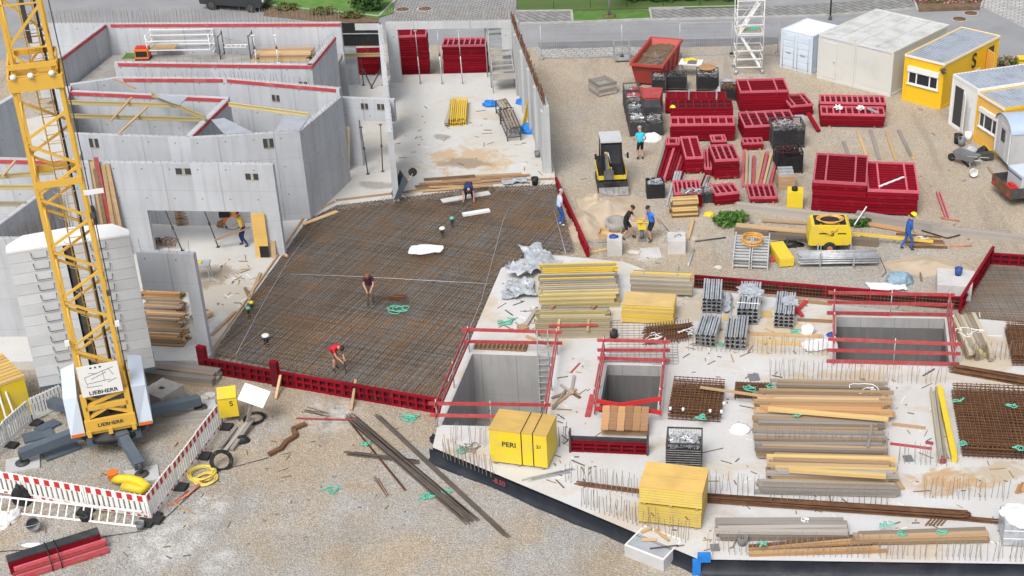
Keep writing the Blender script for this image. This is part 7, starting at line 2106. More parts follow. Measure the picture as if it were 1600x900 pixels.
b = MB(); b.add([(-.45, -1.1, 1.35), (0.0, -1.1, 1.35), (0, -1.3, .95), (-.45, -1.3, .95), (-.45, -.85, 1.05), (0, -.85, 1.05), (0, -1.0, .8), (-.45, -1.0, .8)], [(0, 1, 2, 3), (4, 7, 6, 5), (0, 4, 5, 1), (0, 3, 7, 4), (1, 5, 6, 2), (2, 6, 7, 3)]); b.build('bucket', M_['dark_steel'], o)
b = MB(); b.tube([(-.05, -.45, .8), (-.08, -.78, 1.35)], .035, 8); b.tube([(-.1, -.8, 1.6), (-.22, -.75, 2.1)], .03, 8); b.build('hydraulic_ram', M_['galvanised'], o)
MB().add([(-.7, -1.15, .05), (.7, -1.15, .05), (.7, -1.05, .42), (-.7, -1.05, .42), (-.7, -1.07, .05), (.7, -1.07, .05), (.7, -.98, .42), (-.7, -.98, .42)], [(0, 1, 2, 3), (7, 6, 5, 4), (3, 2, 6, 7), (0, 4, 5, 1), (0, 3, 7, 4), (1, 5, 6, 2)]).build('dozer_blade', M_['clamp_steel'], o)
b = MB()
for x in (-.4, .4): b.bar((x, -.5, .3), (x, -1.03, .22), .09, .09)
b.build('blade_arm', M_['dark_steel'], o)
a, ang, wd = fr((1462, 470), (1516, 474))
o = tag(MB().prism([(0, 0), (wd, 0), (wd + .15, 1.5), (.0, 1.5)], 0, .75).build('concrete_block', M_['cube_concrete'], None, a, ang), 'large pale concrete block left of the red framed bay', 'concrete block')
bk = thing('bucket', 'dark blue bucket standing on the large pale concrete block', 'bucket', loc2(a, ang, .85, 1.0, .76)); MB().lathe([(.01, 0), (.13, 0), (.17, .32), (.155, .32), (.12, .02), (.01, .02)], n=16).build('body', M_['blue_plastic'], bk); MB().tube([(.16 * math.cos(t), 0, .31 + .12 * math.sin(t)) for t in [PI * k / 6 for k in range(7)]], .008, 4).build('handle', M_['galvanised'], bk)
lump(1405, 441, .55, .4, .45, 'blue_grey_cloth', 'crumpled blue grey tarpaulin on the gravel left of the pale block', 'tarpaulin', 'tarp', 0, .6, 3); cloth(1388, 450, 1.5, .7, 'white_foil', 'flat white sheeting beside the blue grey tarpaulin', 'sheeting', 'sheet', 0, 0, .1, 5.0)
tube_px([(1437, 422, .0), (1440, 440, .0)], .05, 'wood_brown', 'short brown post stub left of the pale block', 'post_stub', 'post')
lump(1018, 218, .55, .4, .35, 'paper', 'beige sack bulging beside the man in turquoise', 'sack', 'sack', 0, .25, 2)
plank(G(983, 212), G(988, 186), .12, .5, 'galvanised', 'narrow galvanised frame left of the clamp boxes', name='frame_piece', cat='frame') if False else None
b = MB()
def octa(c, s):
 q = [Vector((random.uniform(.7, 1.3) * s, 0, 0)), Vector((0, random.uniform(.7, 1.3) * s, 0)), Vector((-random.uniform(.7, 1.3) * s, 0, 0)), Vector((0, -random.uniform(.7, 1.3) * s, 0)), Vector((0, 0, s * .7)), Vector((0, 0, -s * .4))]
 a_ = random.random() * PI; rm = Matrix.Rotation(a_, 3, 'Z')
 b.add([c + rm @ v for v in q], [(0, 1, 4), (1, 2, 4), (2, 3, 4), (3, 0, 4), (1, 0, 5), (2, 1, 5), (3, 2, 5), (0, 3, 5)])
cnt = 0
while cnt < 5200:
 px_, py_ = (random.uniform(0, 800), random.uniform(600, 900)) if random.random() < .6 else (random.uniform(860, 1600), random.uniform(90, 470))
 if py_ > 600 and (px_ > 680 + (py_ - 700) * 2.2 and py_ > 640): continue
 if py_ > 600 and py_ < 650 and 320 < px_ : continue
 if py_ < 470 and py_ > 430 + (px_ - 1080) * .06: continue
 if py_ < 470 and px_ < 920 and py_ > 250: continue
 octa(G(px_, py_, .015), random.choice((.018, .02, .025, .03, .045))); cnt += 1
o = b.build('loose_stones', M_['pebble']); struct(o, 'stuff'); tag(o, 'loose stones strewn over the gravel', 'stones')
BW = ['beam_weathered'] * 4 + ['beam_yellow'] * 3 + ['wood_grey', 'beam_bright']
beam_stack((845, 484), (964, 481), 2.5, 14, 4, SL, BW, 'beam in the big rear stack of weathered yellow beams on the slab', 'rear stack of yellow beams on the slab', .12)
beam_stack((838, 530), (951, 529), 1.9, 12, 2, SL, BW[:8], 'beam in the lower front stack of weathered yellow beams on the slab', 'front stack of yellow beams on the slab', .18)
beam_stack((986, 458), (1080, 462), .55, 4, 4, SL + .15, BW, 'beam in the racked stack of yellow beams behind the yellow sheet stack', 'racked yellow beams', .08)
a, ang, wd = fr((986, 458), (1080, 462), SL)
for x, nm in ((wd * .2, 'left'), (wd * .76, 'right')):
 o = thing('beam_rack', nm + ' galvanised frame holding the racked yellow beams', 'rack', loc2(a, ang, x, -.05), ang, 'frames of the racked beams')
 MB().box(0, .06, -.02, .66, .06, .12).build('cross_bar', M_['galvanised'], o)
 for y in (-.06, .66): MB().box(0, .06, y, y + .05, 0, 1.05).build('upright', M_['galvanised'], o)
plank(G(857, 510, SL + .45), G(934, 509, SL + .45), .1, .06, 'rail_red', 'red batten lying across the front stack of yellow beams', name='batten', cat='batten')
for x in (872, 918): plank(G(x, 517, SL + .42), G(x + 2, 500, SL + .42), .1, .05, 'wood_pale', ('left' if x < 900 else 'right') + ' short pale block under the red batten on the beams', 'short blocks on the beams', 'block', cat='block')
for (x, y) in ((860, 483), (925, 483)): plank(G(x, y, SL + .415), G(x + 5, y - 4, SL + .415), .2, .1, 'wood_mid', ('left' if x < 900 else 'right') + ' brown spacer between the two beam stacks', 'spacers between the beam stacks', 'spacer', cat='block')
plank_stack((971, 503), (1052, 508), 1.15, 1, 12, SL + .06, .048, ['ply_yellow', 'form_yellow', 'site_yellow'], 'yellow sheet in the square stack behind the middle shaft', 'stack of yellow sheets on the slab', lenjit=.02, name='plywood_sheet', cat='plywood sheet')
a, ang, wd = fr((971, 503), (1052, 508), SL)
tag(MB().box(0.01, wd - .01, .03, 1.12, .76, .785).build('plywood_sheet', M_['ply_tan'], None, a, ang), 'tan top sheet of the yellow sheet stack', 'plywood sheet')
plank(loc2(a, ang, .1, .2), loc2(a, ang, wd - .1, .2), .1, .055, 'wood_mid', 'bearer under the yellow sheet stack', name='bearer', cat='bearer')
for (x, y, rx, ry, rz, lab) in ((830, 425, .55, 1.2, .5, 'large heap of grey plastic foil left of the big beam stack'), (815, 455, .6, .55, .3, 'smaller heap of grey plastic foil below the large one'), (836, 402, .6, .5, .35, 'grey plastic foil heap at the corner of the rebar mat'), (796, 462, .35, .3, .12, 'low crumpled foil at the mat edge')):
 cloth(x, y, rx * 2.2, ry * 1.9, 'plastic_foil', lab, 'plastic_foil', 'foil', SL, x * .01, rz * .95, x * .21)['group'] = 'grey foil heaps on the slab'
plank(G(816, 520, SL), G(838, 485, SL), .15, .12, 'wood_grey', 'grey beam slanting left of the beam stacks', name='timber'); plank(G(812, 512, SL), G(822, 518, SL), .3, .15, 'wood_mid', 'brown block left of the front beam stack', name='block', cat='block')
tag(MB().lathe([(.16, 0), (.16, .3), (.14, .3), (.14, .02)], n=16).build('pipe_end', M_['black'], None, G(959, 527, SL)), 'short black pipe standing behind the middle shaft', 'pipe')
_SEC = {}
def sections(pl, pr, d_, cols, lays, lab, grp, m='section_steel'):
 a, ang, wd = fr(pl, pr, SL)
 s = wd / cols
 src = None
 for L_ in range(lays):
  for c in range(cols):
   loc = loc2(a, ang, c * s, random.uniform(-.03, .03), .08 + L_ * s * .82)
   if src is None:
    b = MB(); t = .012; k = s * .9; h = s * .74
    b.box(0, k, 0, d_, 0, t); b.box(0, t, 0, d_, t, h); b.box(k - t, k, 0, d_, t, h); b.box(t, k * .38, 0, d_, h - t, h); b.box(k * .62, k - t, 0, d_, h - t, h); b.box(t, k - t, .02, d_ - .02, t, t + .002, 1)
    src = tag(b.build('steel_section', [M_[m], M_['dark_inside']], None, loc, ang), lab, 'steel section', grp)
   else: dup(src, loc, ang)
 b = MB(); b.box(-.05, wd + .05, d_ * .2, d_ * .2 + .08, 0, .078); b.box(-.05, wd + .05, d_ * .8, d_ * .8 + .08, 0, .078)
 tag(b.build('bearer', M_['wood_mid'], None, a, ang), 'timber bearers under ' + grp, 'bearer')
 return a, ang, wd, lays * s * .82 + .08
T1 = sections((1097, 490), (1127, 491), 1.7, 4, 4, 'galvanised section in the upper left bundle on the slab', 'upper left section bundle')
T2 = sections((1151, 507), (1184, 509), 2.3, 4, 4, 'galvanised section in the strapped upper middle bundle on the slab', 'upper middle section bundle')
T3 = sections((1209, 513), (1240, 515), 1.8, 4, 4, 'galvanised section in the upper right bundle on the slab', 'upper right section bundle')
T4 = sections((1086, 541), (1118, 544), 1.7, 4, 3, 'galvanised section in the lower left bundle on the slab', 'lower left section bundle')
T5 = sections((1132, 546), (1166, 548), 1.7, 4, 3, 'galvanised section in the lower right bundle on the slab', 'lower right section bundle', 'galvanised')
def foilbit(T, x, y, rx, ry, rz, lab):
 b = MB(); b.blob((0, 0, 0), rx, ry, rz, 0, .6, 3, 12, flat=True, seed=x * 3.1 + T[0].x, smooth=False); tag(b.build('plastic_foil', M_['plastic_foil'], None, loc2(T[0], T[1], x, y, T[3] - .02)), lab, 'foil', 'foil on the section bundles')
foilbit(T2, .4, 1.5, .45, .6, .12, 'foil lying over the strapped upper middle bundle'); foilbit(T3, .55, 1.0, .3, .4, .1, 'foil lying over the upper right bundle')
b = MB(); b.blob((0, 0, 0), .25, .8, .35, 0, .6, 3, 12, flat=True, seed=4.4, smooth=False); tag(b.build('plastic_foil', M_['plastic_foil'], None, loc2(T1[0], T1[1], .95, .8, 0)), 'foil hanging at the right of the upper left bundle', 'foil', 'foil on the section bundles')
b = MB(); a_, g2, w2, h2 = T2
for y in (.4, 1.2): tag(MB().tube([(-.015, y, .08), (-.015, y, h2 + .01), (w2 + .01, y, h2 + .01), (w2 + .01, y, .08)], .02, 4, cap=False, smooth=False).build('strap', M_['white_plastic'], None, a_, g2), ('front' if y < 1 else 'rear') + ' white strap round the upper middle section bundle', 'strap', 'white straps on the section bundle')
straps(1243, 520, .2, 2, 'green strap right of the upper right section bundle', z=SL); straps(1124, 540, .15, 2, 'small green strap between the two lower section bundles', z=SL)
for pa, pb, w_, m, lab in [((1172, 522), (1285, 526), .25, 'wood_pale', 'pale plank before the upper right section bundle'), ((1185, 534), (1262, 540), .22, 'ply_tan', 'tan plank right of the lower right section bundle'), ((1240, 470), (1300, 476), .18, 'ply_orange', 'orange plank behind the upper right section bundle'), ((1190, 492), (1206, 492), .5, 'ply_tan', 'tan sheet between the upper bundles'), ((1246, 500), (1300, 503), .2, 'wood_mid', 'brown plank left of the wide right shaft'), ((1130, 497), (1148, 498), .4, 'ply_tan', 'tan board right of the upper left bundle')]:
 plank(G(*pa, SL + .005), G(*pb, SL + .005), w_, .04, m, lab)
for pa, pb, lab in [((1240, 492), (1260, 470), 'upper of the two crossed red boards by the upper right bundle'), ((1240, 478), (1254, 494), 'lower of the two crossed red boards by the upper right bundle')]:
 plank(G(*pa, SL + .05), G(*pb, SL + .1), .16, .04, 'bright_red', lab, 'small crossed red boards', 'red_board', cat='board')
lump(1262, 520, .28, .25, .35, 'white_foil', 'white bag left of the wide right shaft', 'bag', 'bag', SL, .5, 3); cloth(1280, 541, 1.3, .7, 'white_foil', 'flat crumpled white foil below the white bag', 'foil', 'foil', SL, .2, .09, 7.0); lump(1299, 524, .2, .15, .12, 'blue_plastic', 'small blue rag at the corner of the wide right shaft', 'rag', 'rag', SL, .6, 3)
lump(1157, 672, .38, .3, .2, 'white_foil', 'crumpled white bag left of the timber rows', 'bag', 'bag', SL, .6, 4)
a, ang, wd = fr((1006, 530), (1080, 522), SL)
b = MB()
for i in range(50):
 y = random.uniform(-.5, .6); x = random.uniform(-.1, .15)
 b.bar((x + y * .25, y, .03 + .25 * random.random()), (wd - x + y * .25, y + random.uniform(-.1, .1), .03 + .25 * random.random()), .022, .022)
for i in range(16):
 x = .1 + i * wd / 17
 b.tube([(x - .12, -.55, .02), (x - .1, -.5, .33), (x + .15, .6, .34), (x + .17, .65, .02)], .014, 4)
tag(b.build('rebar_cage', M_['rust'], None, a, ang), 'flat rusty rebar cage with white ties behind the middle shaft', 'rebar cage')
for x in (1022, 1072): straps(x, 526 if x < 1040 else 518, .3, 2, ('left' if x < 1040 else 'right') + ' white tie round the flat rusty cage', 'white_foil', SL + .3, .018, 'white ties on the cage')
b = MB(); clip_bars(b, gp([(946, 566), (1060, 572), (1058, 508), (950, 500)], SL), 0, .22, SL + .03, .012); clip_bars(b, gp([(946, 566), (1060, 572), (1058, 508), (950, 500)], SL), PI / 2, .22, SL + .045, .012)
tag(b.build('wire_mat', M_['starter_bar']), 'thin wire mat lying on the slab behind the middle shaft', 'wire mat')
def mat_stack(pl, pr, depth, h_, step, lab, m='rust', z=SL, lay=5, grp=None):
 a, ang, wd = fr(pl, pr, z)
 b = MB(); poly = [(0, 0), (wd, 0), (wd, depth), (0, depth)]
 for L_ in range(lay):
  zz = .05 + L_ * h_ / lay
  clip_bars(b, poly, random.uniform(-.01, .01), step, zz, .024, 0, .015); clip_bars(b, poly, PI / 2 + random.uniform(-.01, .01), step, zz + .024, .024, 0, .015)
 return tag(b.build('rebar_mat_stack', M_[m], None, a, ang), lab, 'rebar mats', grp), a, ang, wd
def dpx(pf, pb, z=SL): return (G(*pb, z) - G(*pf, z)).length
d1 = dpx((1043, 656), (1052, 603))
_, a, ang, wd = mat_stack((1043, 656), (1126, 661), d1, .45, .16, 'square stack of rusty rebar mats right of the middle shaft', grp='stacks of rebar mats')
for x, y in ((.1, -.03), (.55, -.03), (1.5, -.03), (1.9, -.03), (1.95, .5)): tag(MB().lathe([(.05, 0), (.05, .1)], n=8).build('spacer_block', M_['white_plastic'], None, loc2(a, ang, x, y, .45)), 'small white spacer on the rebar mat stack right of the middle shaft', 'spacer', 'white spacers on the mat stack')
straps(1092, 652, .22, 2, 'green strap hanging on the rebar mat stack right of the middle shaft', z=SL + .45)
d1 = dpx((1503, 716), (1482, 618)); _, a, ang, wd = mat_stack((1503, 716), (1650, 723), d1, .6, .17, 'large stack of dark rebar mats at the right picture edge', grp='stacks of rebar mats', lay=6)
for (x, y) in ((1497, 626), (1580, 634), (1503, 694), (1590, 700)): straps(x, y, .16, 2, {1497: 'upper left', 1580: 'upper right', 1503: 'lower left', 1590: 'lower right'}[x] + ' green strap on the large stack of dark rebar mats', z=SL + .55)
mat_stack((1581, 572), (1680, 577), 2.6, .6, .16, 'smaller stack of rebar mats above the large one at the right edge', grp='stacks of rebar mats')
_, a, ang, wd = mat_stack((1148, 624), (1206, 626), .75, .3, .12, 'small rusty rebar bundle with green straps left of the timber rows', grp='stacks of rebar mats')
straps(1172, 608, .22, 3, 'green strap on the small rusty bundle left of the timber rows', z=SL + .33); straps(1204, 606, .2, 2, 'blue green strap at the left end of the timber rows', z=SL + .35)
plank(G(1094, 606, SL + .55), G(1208, 622, SL + .5), .12, .05, 'wood_pale', 'pale plank lying across the rebar mats to the timber rows')
bars((1492, 580), (1640, 606), 30, .45, .02, 'rust', 'rusty rebar bundle right below the wide shaft', z=SL, layers=6)
bars((906, 758), (1012, 772), 14, .12, .02, 'rust', 'left part of the long rusty bundle across the front of the slab', z=SL, layers=3)
bars((1010, 776), (1505, 809), 60, .34, .02, 'rust', 'main part of the long rusty bundle across the front of the slab', z=SL, layers=6)
bars((1380, 800), (1553, 816), 10, .2, .02, 'rust', 'right end of the long rusty bundle across the front of the slab', z=SL)
for i in range(5): plank(G(1446 + i * 6, 822, SL), G(1455 + i * 6, 812, SL), .05, .04, 'wood_brown', 'short brown stick under the right end of the rusty bundle', 'sticks under the rusty bundle', 'stick', cat='stick')
W1, W2, W3 = ['wood_old', 'wood_brown', 'wood_mid'], ['wood_pale', 'wood_pale', 'ply_orange', 'wood_mid', 'wood_old'], ['wood_mid', 'wood_old', 'wood_grey', 'wood_old', 'wood_mid']
plank_stack((1213, 616), (1384, 620), .55, 4, 3, SL + .08, .1, W1, 'old brown board in the rear timber row on the slab', 'rear timber row', lenjit=.25, name='timber_board', cat='timber')
plank_stack((1190, 656), (1388, 660), 1.4, 8, 4, SL + .08, .1, W2, 'pale board in the second timber row on the slab', 'second timber row', lenjit=.3, name='timber_board', cat='timber')
plank_stack((1184, 716), (1384, 720), 2.5, 16, 3, SL + .08, .09, W3, 'grey brown board in the wide middle timber row on the slab', 'wide middle timber row', lenjit=.15, name='timber_board', cat='timber')
plank_stack((1206, 752), (1395, 757), 1.1, 6, 4, SL + .08, .1, ['ply_tan', 'wood_grey', 'wood_mid', 'wood_pale'], 'board in the fourth timber row on the slab', 'fourth timber row', lenjit=.2, name='timber_board', cat='timber')
plank_stack((1186, 772), (1396, 777), .6, 4, 2, SL + .05, .09, ['wood_grey', 'wood_old'], 'grey board in the front timber row on the slab', 'front timber row', lenjit=.25, name='timber_board', cat='timber')
plank(G(1232, 736, SL + .52), G(1384, 746, SL + .52), .2, .1, 'ply_tan', 'bright tan squared timber on top of the fourth timber row', name='timber'); plank(G(1200, 640, SL + .5), G(1388, 656, SL + .5), .25, .06, 'ply_tan', 'long pale plank on top of the second timber row'); plank(G(1356, 700, SL + .38), G(1362, 664, SL + .38), .1, .05, 'wood_grey', 'grey cross batten on the wide middle timber row', name='batten')
for (x, y, lab) in ((1246, 668, 'left'), (1312, 668, 'right'), (1238, 752, 'lower left'), (1386, 756, 'lower right')): straps(x, y - 18, .13, 2, lab + ' green strap over the timber rows', z=SL + .45)
straps(1352, 612, .3, 3, 'white and green straps on the rear timber row', 'white_foil', SL + .4)
plank(G(1394, 664, SL), G(1446, 670, SL), .14, .06, 'wood_mid', 'short brown batten right of the second timber row'); plank(G(1400, 752, SL), G(1410, 766, SL), .18, .08, 'wood_mid', 'short brown offcut right of the front timber row')
plank(G(1391, 694, SL), G(1456, 702, SL), .1, .05, 'rail_red', 'thin red batten right of the timber rows', name='batten', cat='batten'); plank(G(1446, 692, SL), G(1458, 694, SL), .12, .06, 'faint_red', 'short dark red block right of the thin red batten', name='block', cat='block')
plank_stack((1122, 844), (1322, 844), .75, 4, 3, SL + .06, .1, ['wood_grey', 'wood_grey', 'wood_old'], 'grey board in the stack at the front edge of the slab', 'grey boards at the slab front', lenjit=.12, name='stacked_board', cat='board')
plank_stack((1337, 852), (1544, 848), .4, 2, 3, SL + .06, .09, ['wood_old', 'wood_mid'], 'brown grey board in the row right of the grey front stack', 'brown boards at the slab front', lenjit=.12, name='stacked_board', cat='board')
for i in range(6): plank(G(1170, 868 - i * 2.5, SL + .02 + .05 * (i % 2)), G(1386 - (i % 3) * 12, 862 - i * 5, SL + .02 + .06 * (i % 2)), .11, .08, ['ply_orange', 'wood_pale', 'wood_brown'][i % 3], 'board in the slanting row before the grey front stack', 'slanting boards at the slab front')
for (x, y, c, lab) in ((1190, 850, 'strap_green', 'green strap at the left of the slanting boards'), (1258, 815, 'white_foil', 'white strap on the grey front stack'), (1384, 822, 'strap_green', 'green strap behind the brown front boards'), (1410, 835, 'strap_green', 'middle green strap over the brown front boards'), (1473, 834, 'strap_green', 'right green strap over the brown front boards')): straps(x, y, .17, 2, lab, c, SL + .35)
tag(MB().lathe([(.14, 0), (.18, .3), (.15, .3), (.12, .02)], n=14).build('bucket', M_['grey_plastic'], None, G(1160, 850, SL)), 'grey bucket before the grey front stack', 'bucket')
for (pa, pb, m, lab) in (((1468, 724), (1454, 612), 'wood_pale', 'left pale beam leaning by the large rebar mats'), ((1477, 724), (1462, 611), 'wood_pale', 'right pale beam leaning by the large rebar mats'), ((1491, 722), (1467, 610), 'site_yellow', 'bright yellow beam beside the large rebar mats')):
 p, q = G(*pa, SL + .01), G(*pb, SL + .01); beam(p, q, m if m != 'wood_pale' else 'beam_weathered', lab, 'beams beside the large rebar mats') if m != 'site_yellow' else plank(p, q, .2, .2, m, lab, name='timber_beam', cat='beam')
b = MB(); b.box(-.1, .1, -.1, .1, 0, .2); tag(b.build('red_end_block', M_['faint_red'], None, G(1472, 722, SL)), 'dark red block at the foot of the pale beams', 'block')
plank_stack((1509, 561), (1549, 560), 2.7, 6, 3, SL + .05, .14, ['beam_weathered', 'beam_yellow', 'wood_old'], 'weathered beam in the short bundle right of the wide shaft', 'beam bundle right of the wide shaft', 'y', .25)
straps(1512, 520, .35, 3, 'white ties round the beam bundle right of the wide shaft', 'white_foil', SL + .45)
ply_crate((767, 724), (856, 735), 1.25, 1.36, SL, 'site_yellow', 'ply_yellow', 'yellow plywood crate with black lettering before the left shaft', [('PERI', .34, .62, .27), ('21', .86, .66, .18)], (.56, .76), 0)
_o, a, ang, wd = ply_crate((998, 818), (1095, 829), 1.35, .68, SL, 'form_yellow', 'form_yellow', 'lower of the two stacked yellow board packs near the slab front', boards=6)
k, *_ = ply_crate((998, 818), (1095, 829), 1.35, .68, SL, 'form_yellow', 'ply_yellow', 'upper of the two stacked yellow board packs near the slab front', boards=6)
k.location = loc2(a, ang, .02, .02, .73)
for x in (.2, .75):
 b = MB(); b.bar((wd * x, -.02, .5), (wd * x + .1, -.02, .38), .03, .02); b.build('clip', M_['wood_brown'], _o)
a, ang, wd = fr((1040, 737), (1096, 739), SL); lattice_box(a, ang, wd, 1.0, 1.15, 'black lattice box of bright clamps on the slab', None, 'bright clamps heaped in the black lattice box on the slab', 'galvanised', sheet='black', fn=320, fsize=.09)
b = MB()
for i in range(9): b.box(.03, wd - .03, -.008, 0, .16 + i * .09, .19 + i * .09)
tag(b.build('rod_stack', M_['clamp_steel'], None, loc2(a, ang, 0, -.03), ang), 'grey rods against the front of the black lattice box on the slab', 'rods')
for pa, pb, m, lab in [((876, 602), (896, 616), 'wood_grey', 'grey stick across the sticks between the shafts'), ((864, 636), (900, 609), 'wood_pale', 'pale stick between the left and middle shafts'), ((864, 640), (884, 610), 'wood_old', 'dark stick between the left and middle shafts'), ((893, 612), (897, 588), 'wood_grey', 'upright lying grey stick between the shafts'), ((890, 612), (906, 622), 'rust', 'thin rusty bar between the shafts'), ((862, 623), (880, 616), 'wood_old', 'short dark stick left between the shafts')]:
 plank(G(*pa, SL + .02), G(*pb, SL + .03), .1, .05, m, lab, 'sticks between the shafts', 'stick', cat='stick')
for (px, py, w_, lab) in ((1419, 717, .3, 'grey plate on the slab right of the timber rows'), (1178, 590, .4, 'small dark plate behind the timber rows'), (1117, 856, .28, 'small grey plate by the slab front')): tag(MB().box(-w_ / 2, w_ / 2, -w_ * .6, w_ * .6, 0, .03).build('plate', M_['grey_plastic'], None, G(px, py, SL + .001), .1), lab, 'plate', 'small plates on the slab')
plank(G(1442, 588, SL), G(1460, 577, SL + .02), .04, .04, 'dark_steel', 'dark bar lying below the wide right shaft', name='bar', cat='bar')
for i in range(4): plank(G(1588 + i * 5, 772 - i * 2, SL + .02 * i), G(1594 + i * 5, 758 - i * 3, SL + .02 * i), .12, .04, 'ply_orange', 'short reddish board at the right slab edge', 'reddish boards at the right edge', cat='board')
a, ang, wd = fr((1566, 854), (1625, 856), SL)
o = thing('wrapped_bundle', 'bundle wrapped in white foil at the right slab corner', 'bundle', a, ang)
MB().box(0, wd, 0, 1.0, .05, .85).build('core', M_['plastic_foil'], o); b = MB(); b.blob((wd / 2, .5, .80), wd * .56, .56, .28, 0, .28, 2.5, 14, flat=True, smooth=False); b.build('foil_top', M_['white_foil'], o)
for z in (.3, .6): MB().box(-.01, wd + .01, -.012, 0, z, z + .03).build('strap', M_['white_plastic'], o)
a, ang, wd = fr((976, 869), (1037, 893))
o = thing('mortar_box', 'pale grey box with a dark top leaning timber offcuts by the slab edge', 'box', a, ang)
MB().box(0, wd, 0, 1.15, 0, .42).build('body', M_['pale_grey'], o); MB().box(.05, wd - .05, .05, 1.1, .421, .435).build('dark_top', M_['plate_grey'], o)
b = MB(); b.box(0, wd, 0, .049, .421, .46); b.box(0, wd, 1.101, 1.15, .421, .46); b.box(0, .049, .05, 1.1, .421, .46); b.box(wd - .049, wd, .05, 1.1, .421, .46); b.build('rim', M_['white_paint'], o)
for x, y, x2, y2, lab in ((.15, .75, .3, 1.1, 'thick offcut on the grey box at the slab edge'), (.35, .45, .75, .7, 'middle offcut on the grey box at the slab edge'), (.45, 1.1, 1.1, .85, 'long offcut on the grey box at the slab edge')): plank(loc2(a, ang, x, y, .465), loc2(a, ang, x2, y2, .465), .09, .06, 'wood_pale', lab, 'offcuts on the grey box', 'offcut', cat='wood')
tag(MB().bar(loc2(a, ang, .8, .2, .5), loc2(a, ang, 1.5, .75, .55), .03, .03).build('rod', M_['dark_steel']), 'dark rod lying on the grey box at the slab edge', 'rod')
o = thing('blue_formpiece', 'bright blue plastic corner piece standing by the black slab edge', 'plastic piece', G(1092, 896))
MB().box(-.2, .05, -.1, .1, 0, .5).box(-.05, .35, -.1, .1, .501, .75).build('body', M_['blue_tarp'], o)
tube_px([(1078, 712, SL + .02), (1130, 700, SL + .02)], .012, 'rust', 'thin rusty bar right of the black lattice box', 'bar', 'bar')
straps(735, 700, .3, 4, 'loose cable and strap loops at the left corner of the slab', 'starter_bar', SL, .014); straps(725, 704, .2, 2, 'green strap at the left corner of the slab', z=SL)
lump(679, 690, .16, .14, .3, 'bitumen', 'dark bag at the left corner of the slab', 'bag', 'bag', 0, .3)
def srow(pa, pb, h_, step, rows, lab, skip=.12):
 a, ang, wd = fr(pa, pb, SL)
 b = MB(); starters(b, wd, 0, 0, h_, step, rows, .16, .014, 0, skip=skip)
 o = tag(b.build('starter_bar_row', M_['starter_bar'], None, a, ang), lab, 'starter bars', 'rows of starter bars on the slab'); o['kind'] = 'stuff'
g0 = [((1072, 548), (1295, 556), 'row of thin starter bars left of the wide right shaft'), ((1200, 590), (1480, 602), 'row of thin starter bars below the wide right shaft'), ((880, 752), (1000, 778), 'row of starter bars left of the yellow board packs'), ((1106, 770), (1190, 776), 'row of starter bars right of the yellow board packs'), ((905, 790), (1075, 850), 'row of starter bars along the black front edge'), ((1100, 866), (1600, 878), 'long row of starter bars along the front right edge'), ((1400, 724), (1500, 730), 'row of starter bars behind the rust stain'), ((1196, 700), (1390, 706), 'row of starter bars among the timber rows'), ((1200, 790), (1390, 796), 'row of starter bars before the timber rows'), ((1440, 778), (1580, 784), 'row of starter bars in front of the rust stain'), ((870, 700), (890, 690), 'few starter bars right of the lettered crate'), ((690, 712), (770, 745), 'row of starter bars left of the lettered crate'), ((1500, 560), (1640, 566), 'row of starter bars right of the wide shaft'), ((700, 690), (760, 700), 'few starter bars before the left shaft')]
for pa, pb, lab in g0: srow(pa, pb, .75, .17, 2, lab)
p, q = G(672, 700, SL), G(985, 830, SL); d = (q - p); an = math.atan2(d.y, d.x)
c = p.lerp(q, .37) + Vector((math.sin(an), -math.cos(an), 0)) * .085 + Vector((0, 0, -.16))
o = text('-8.50', .26, M_['faint_red'], None, c, (R(87), 0, an), 'level_mark'); tag(o, 'faint red level mark on the black front edge of the slab', 'marking')
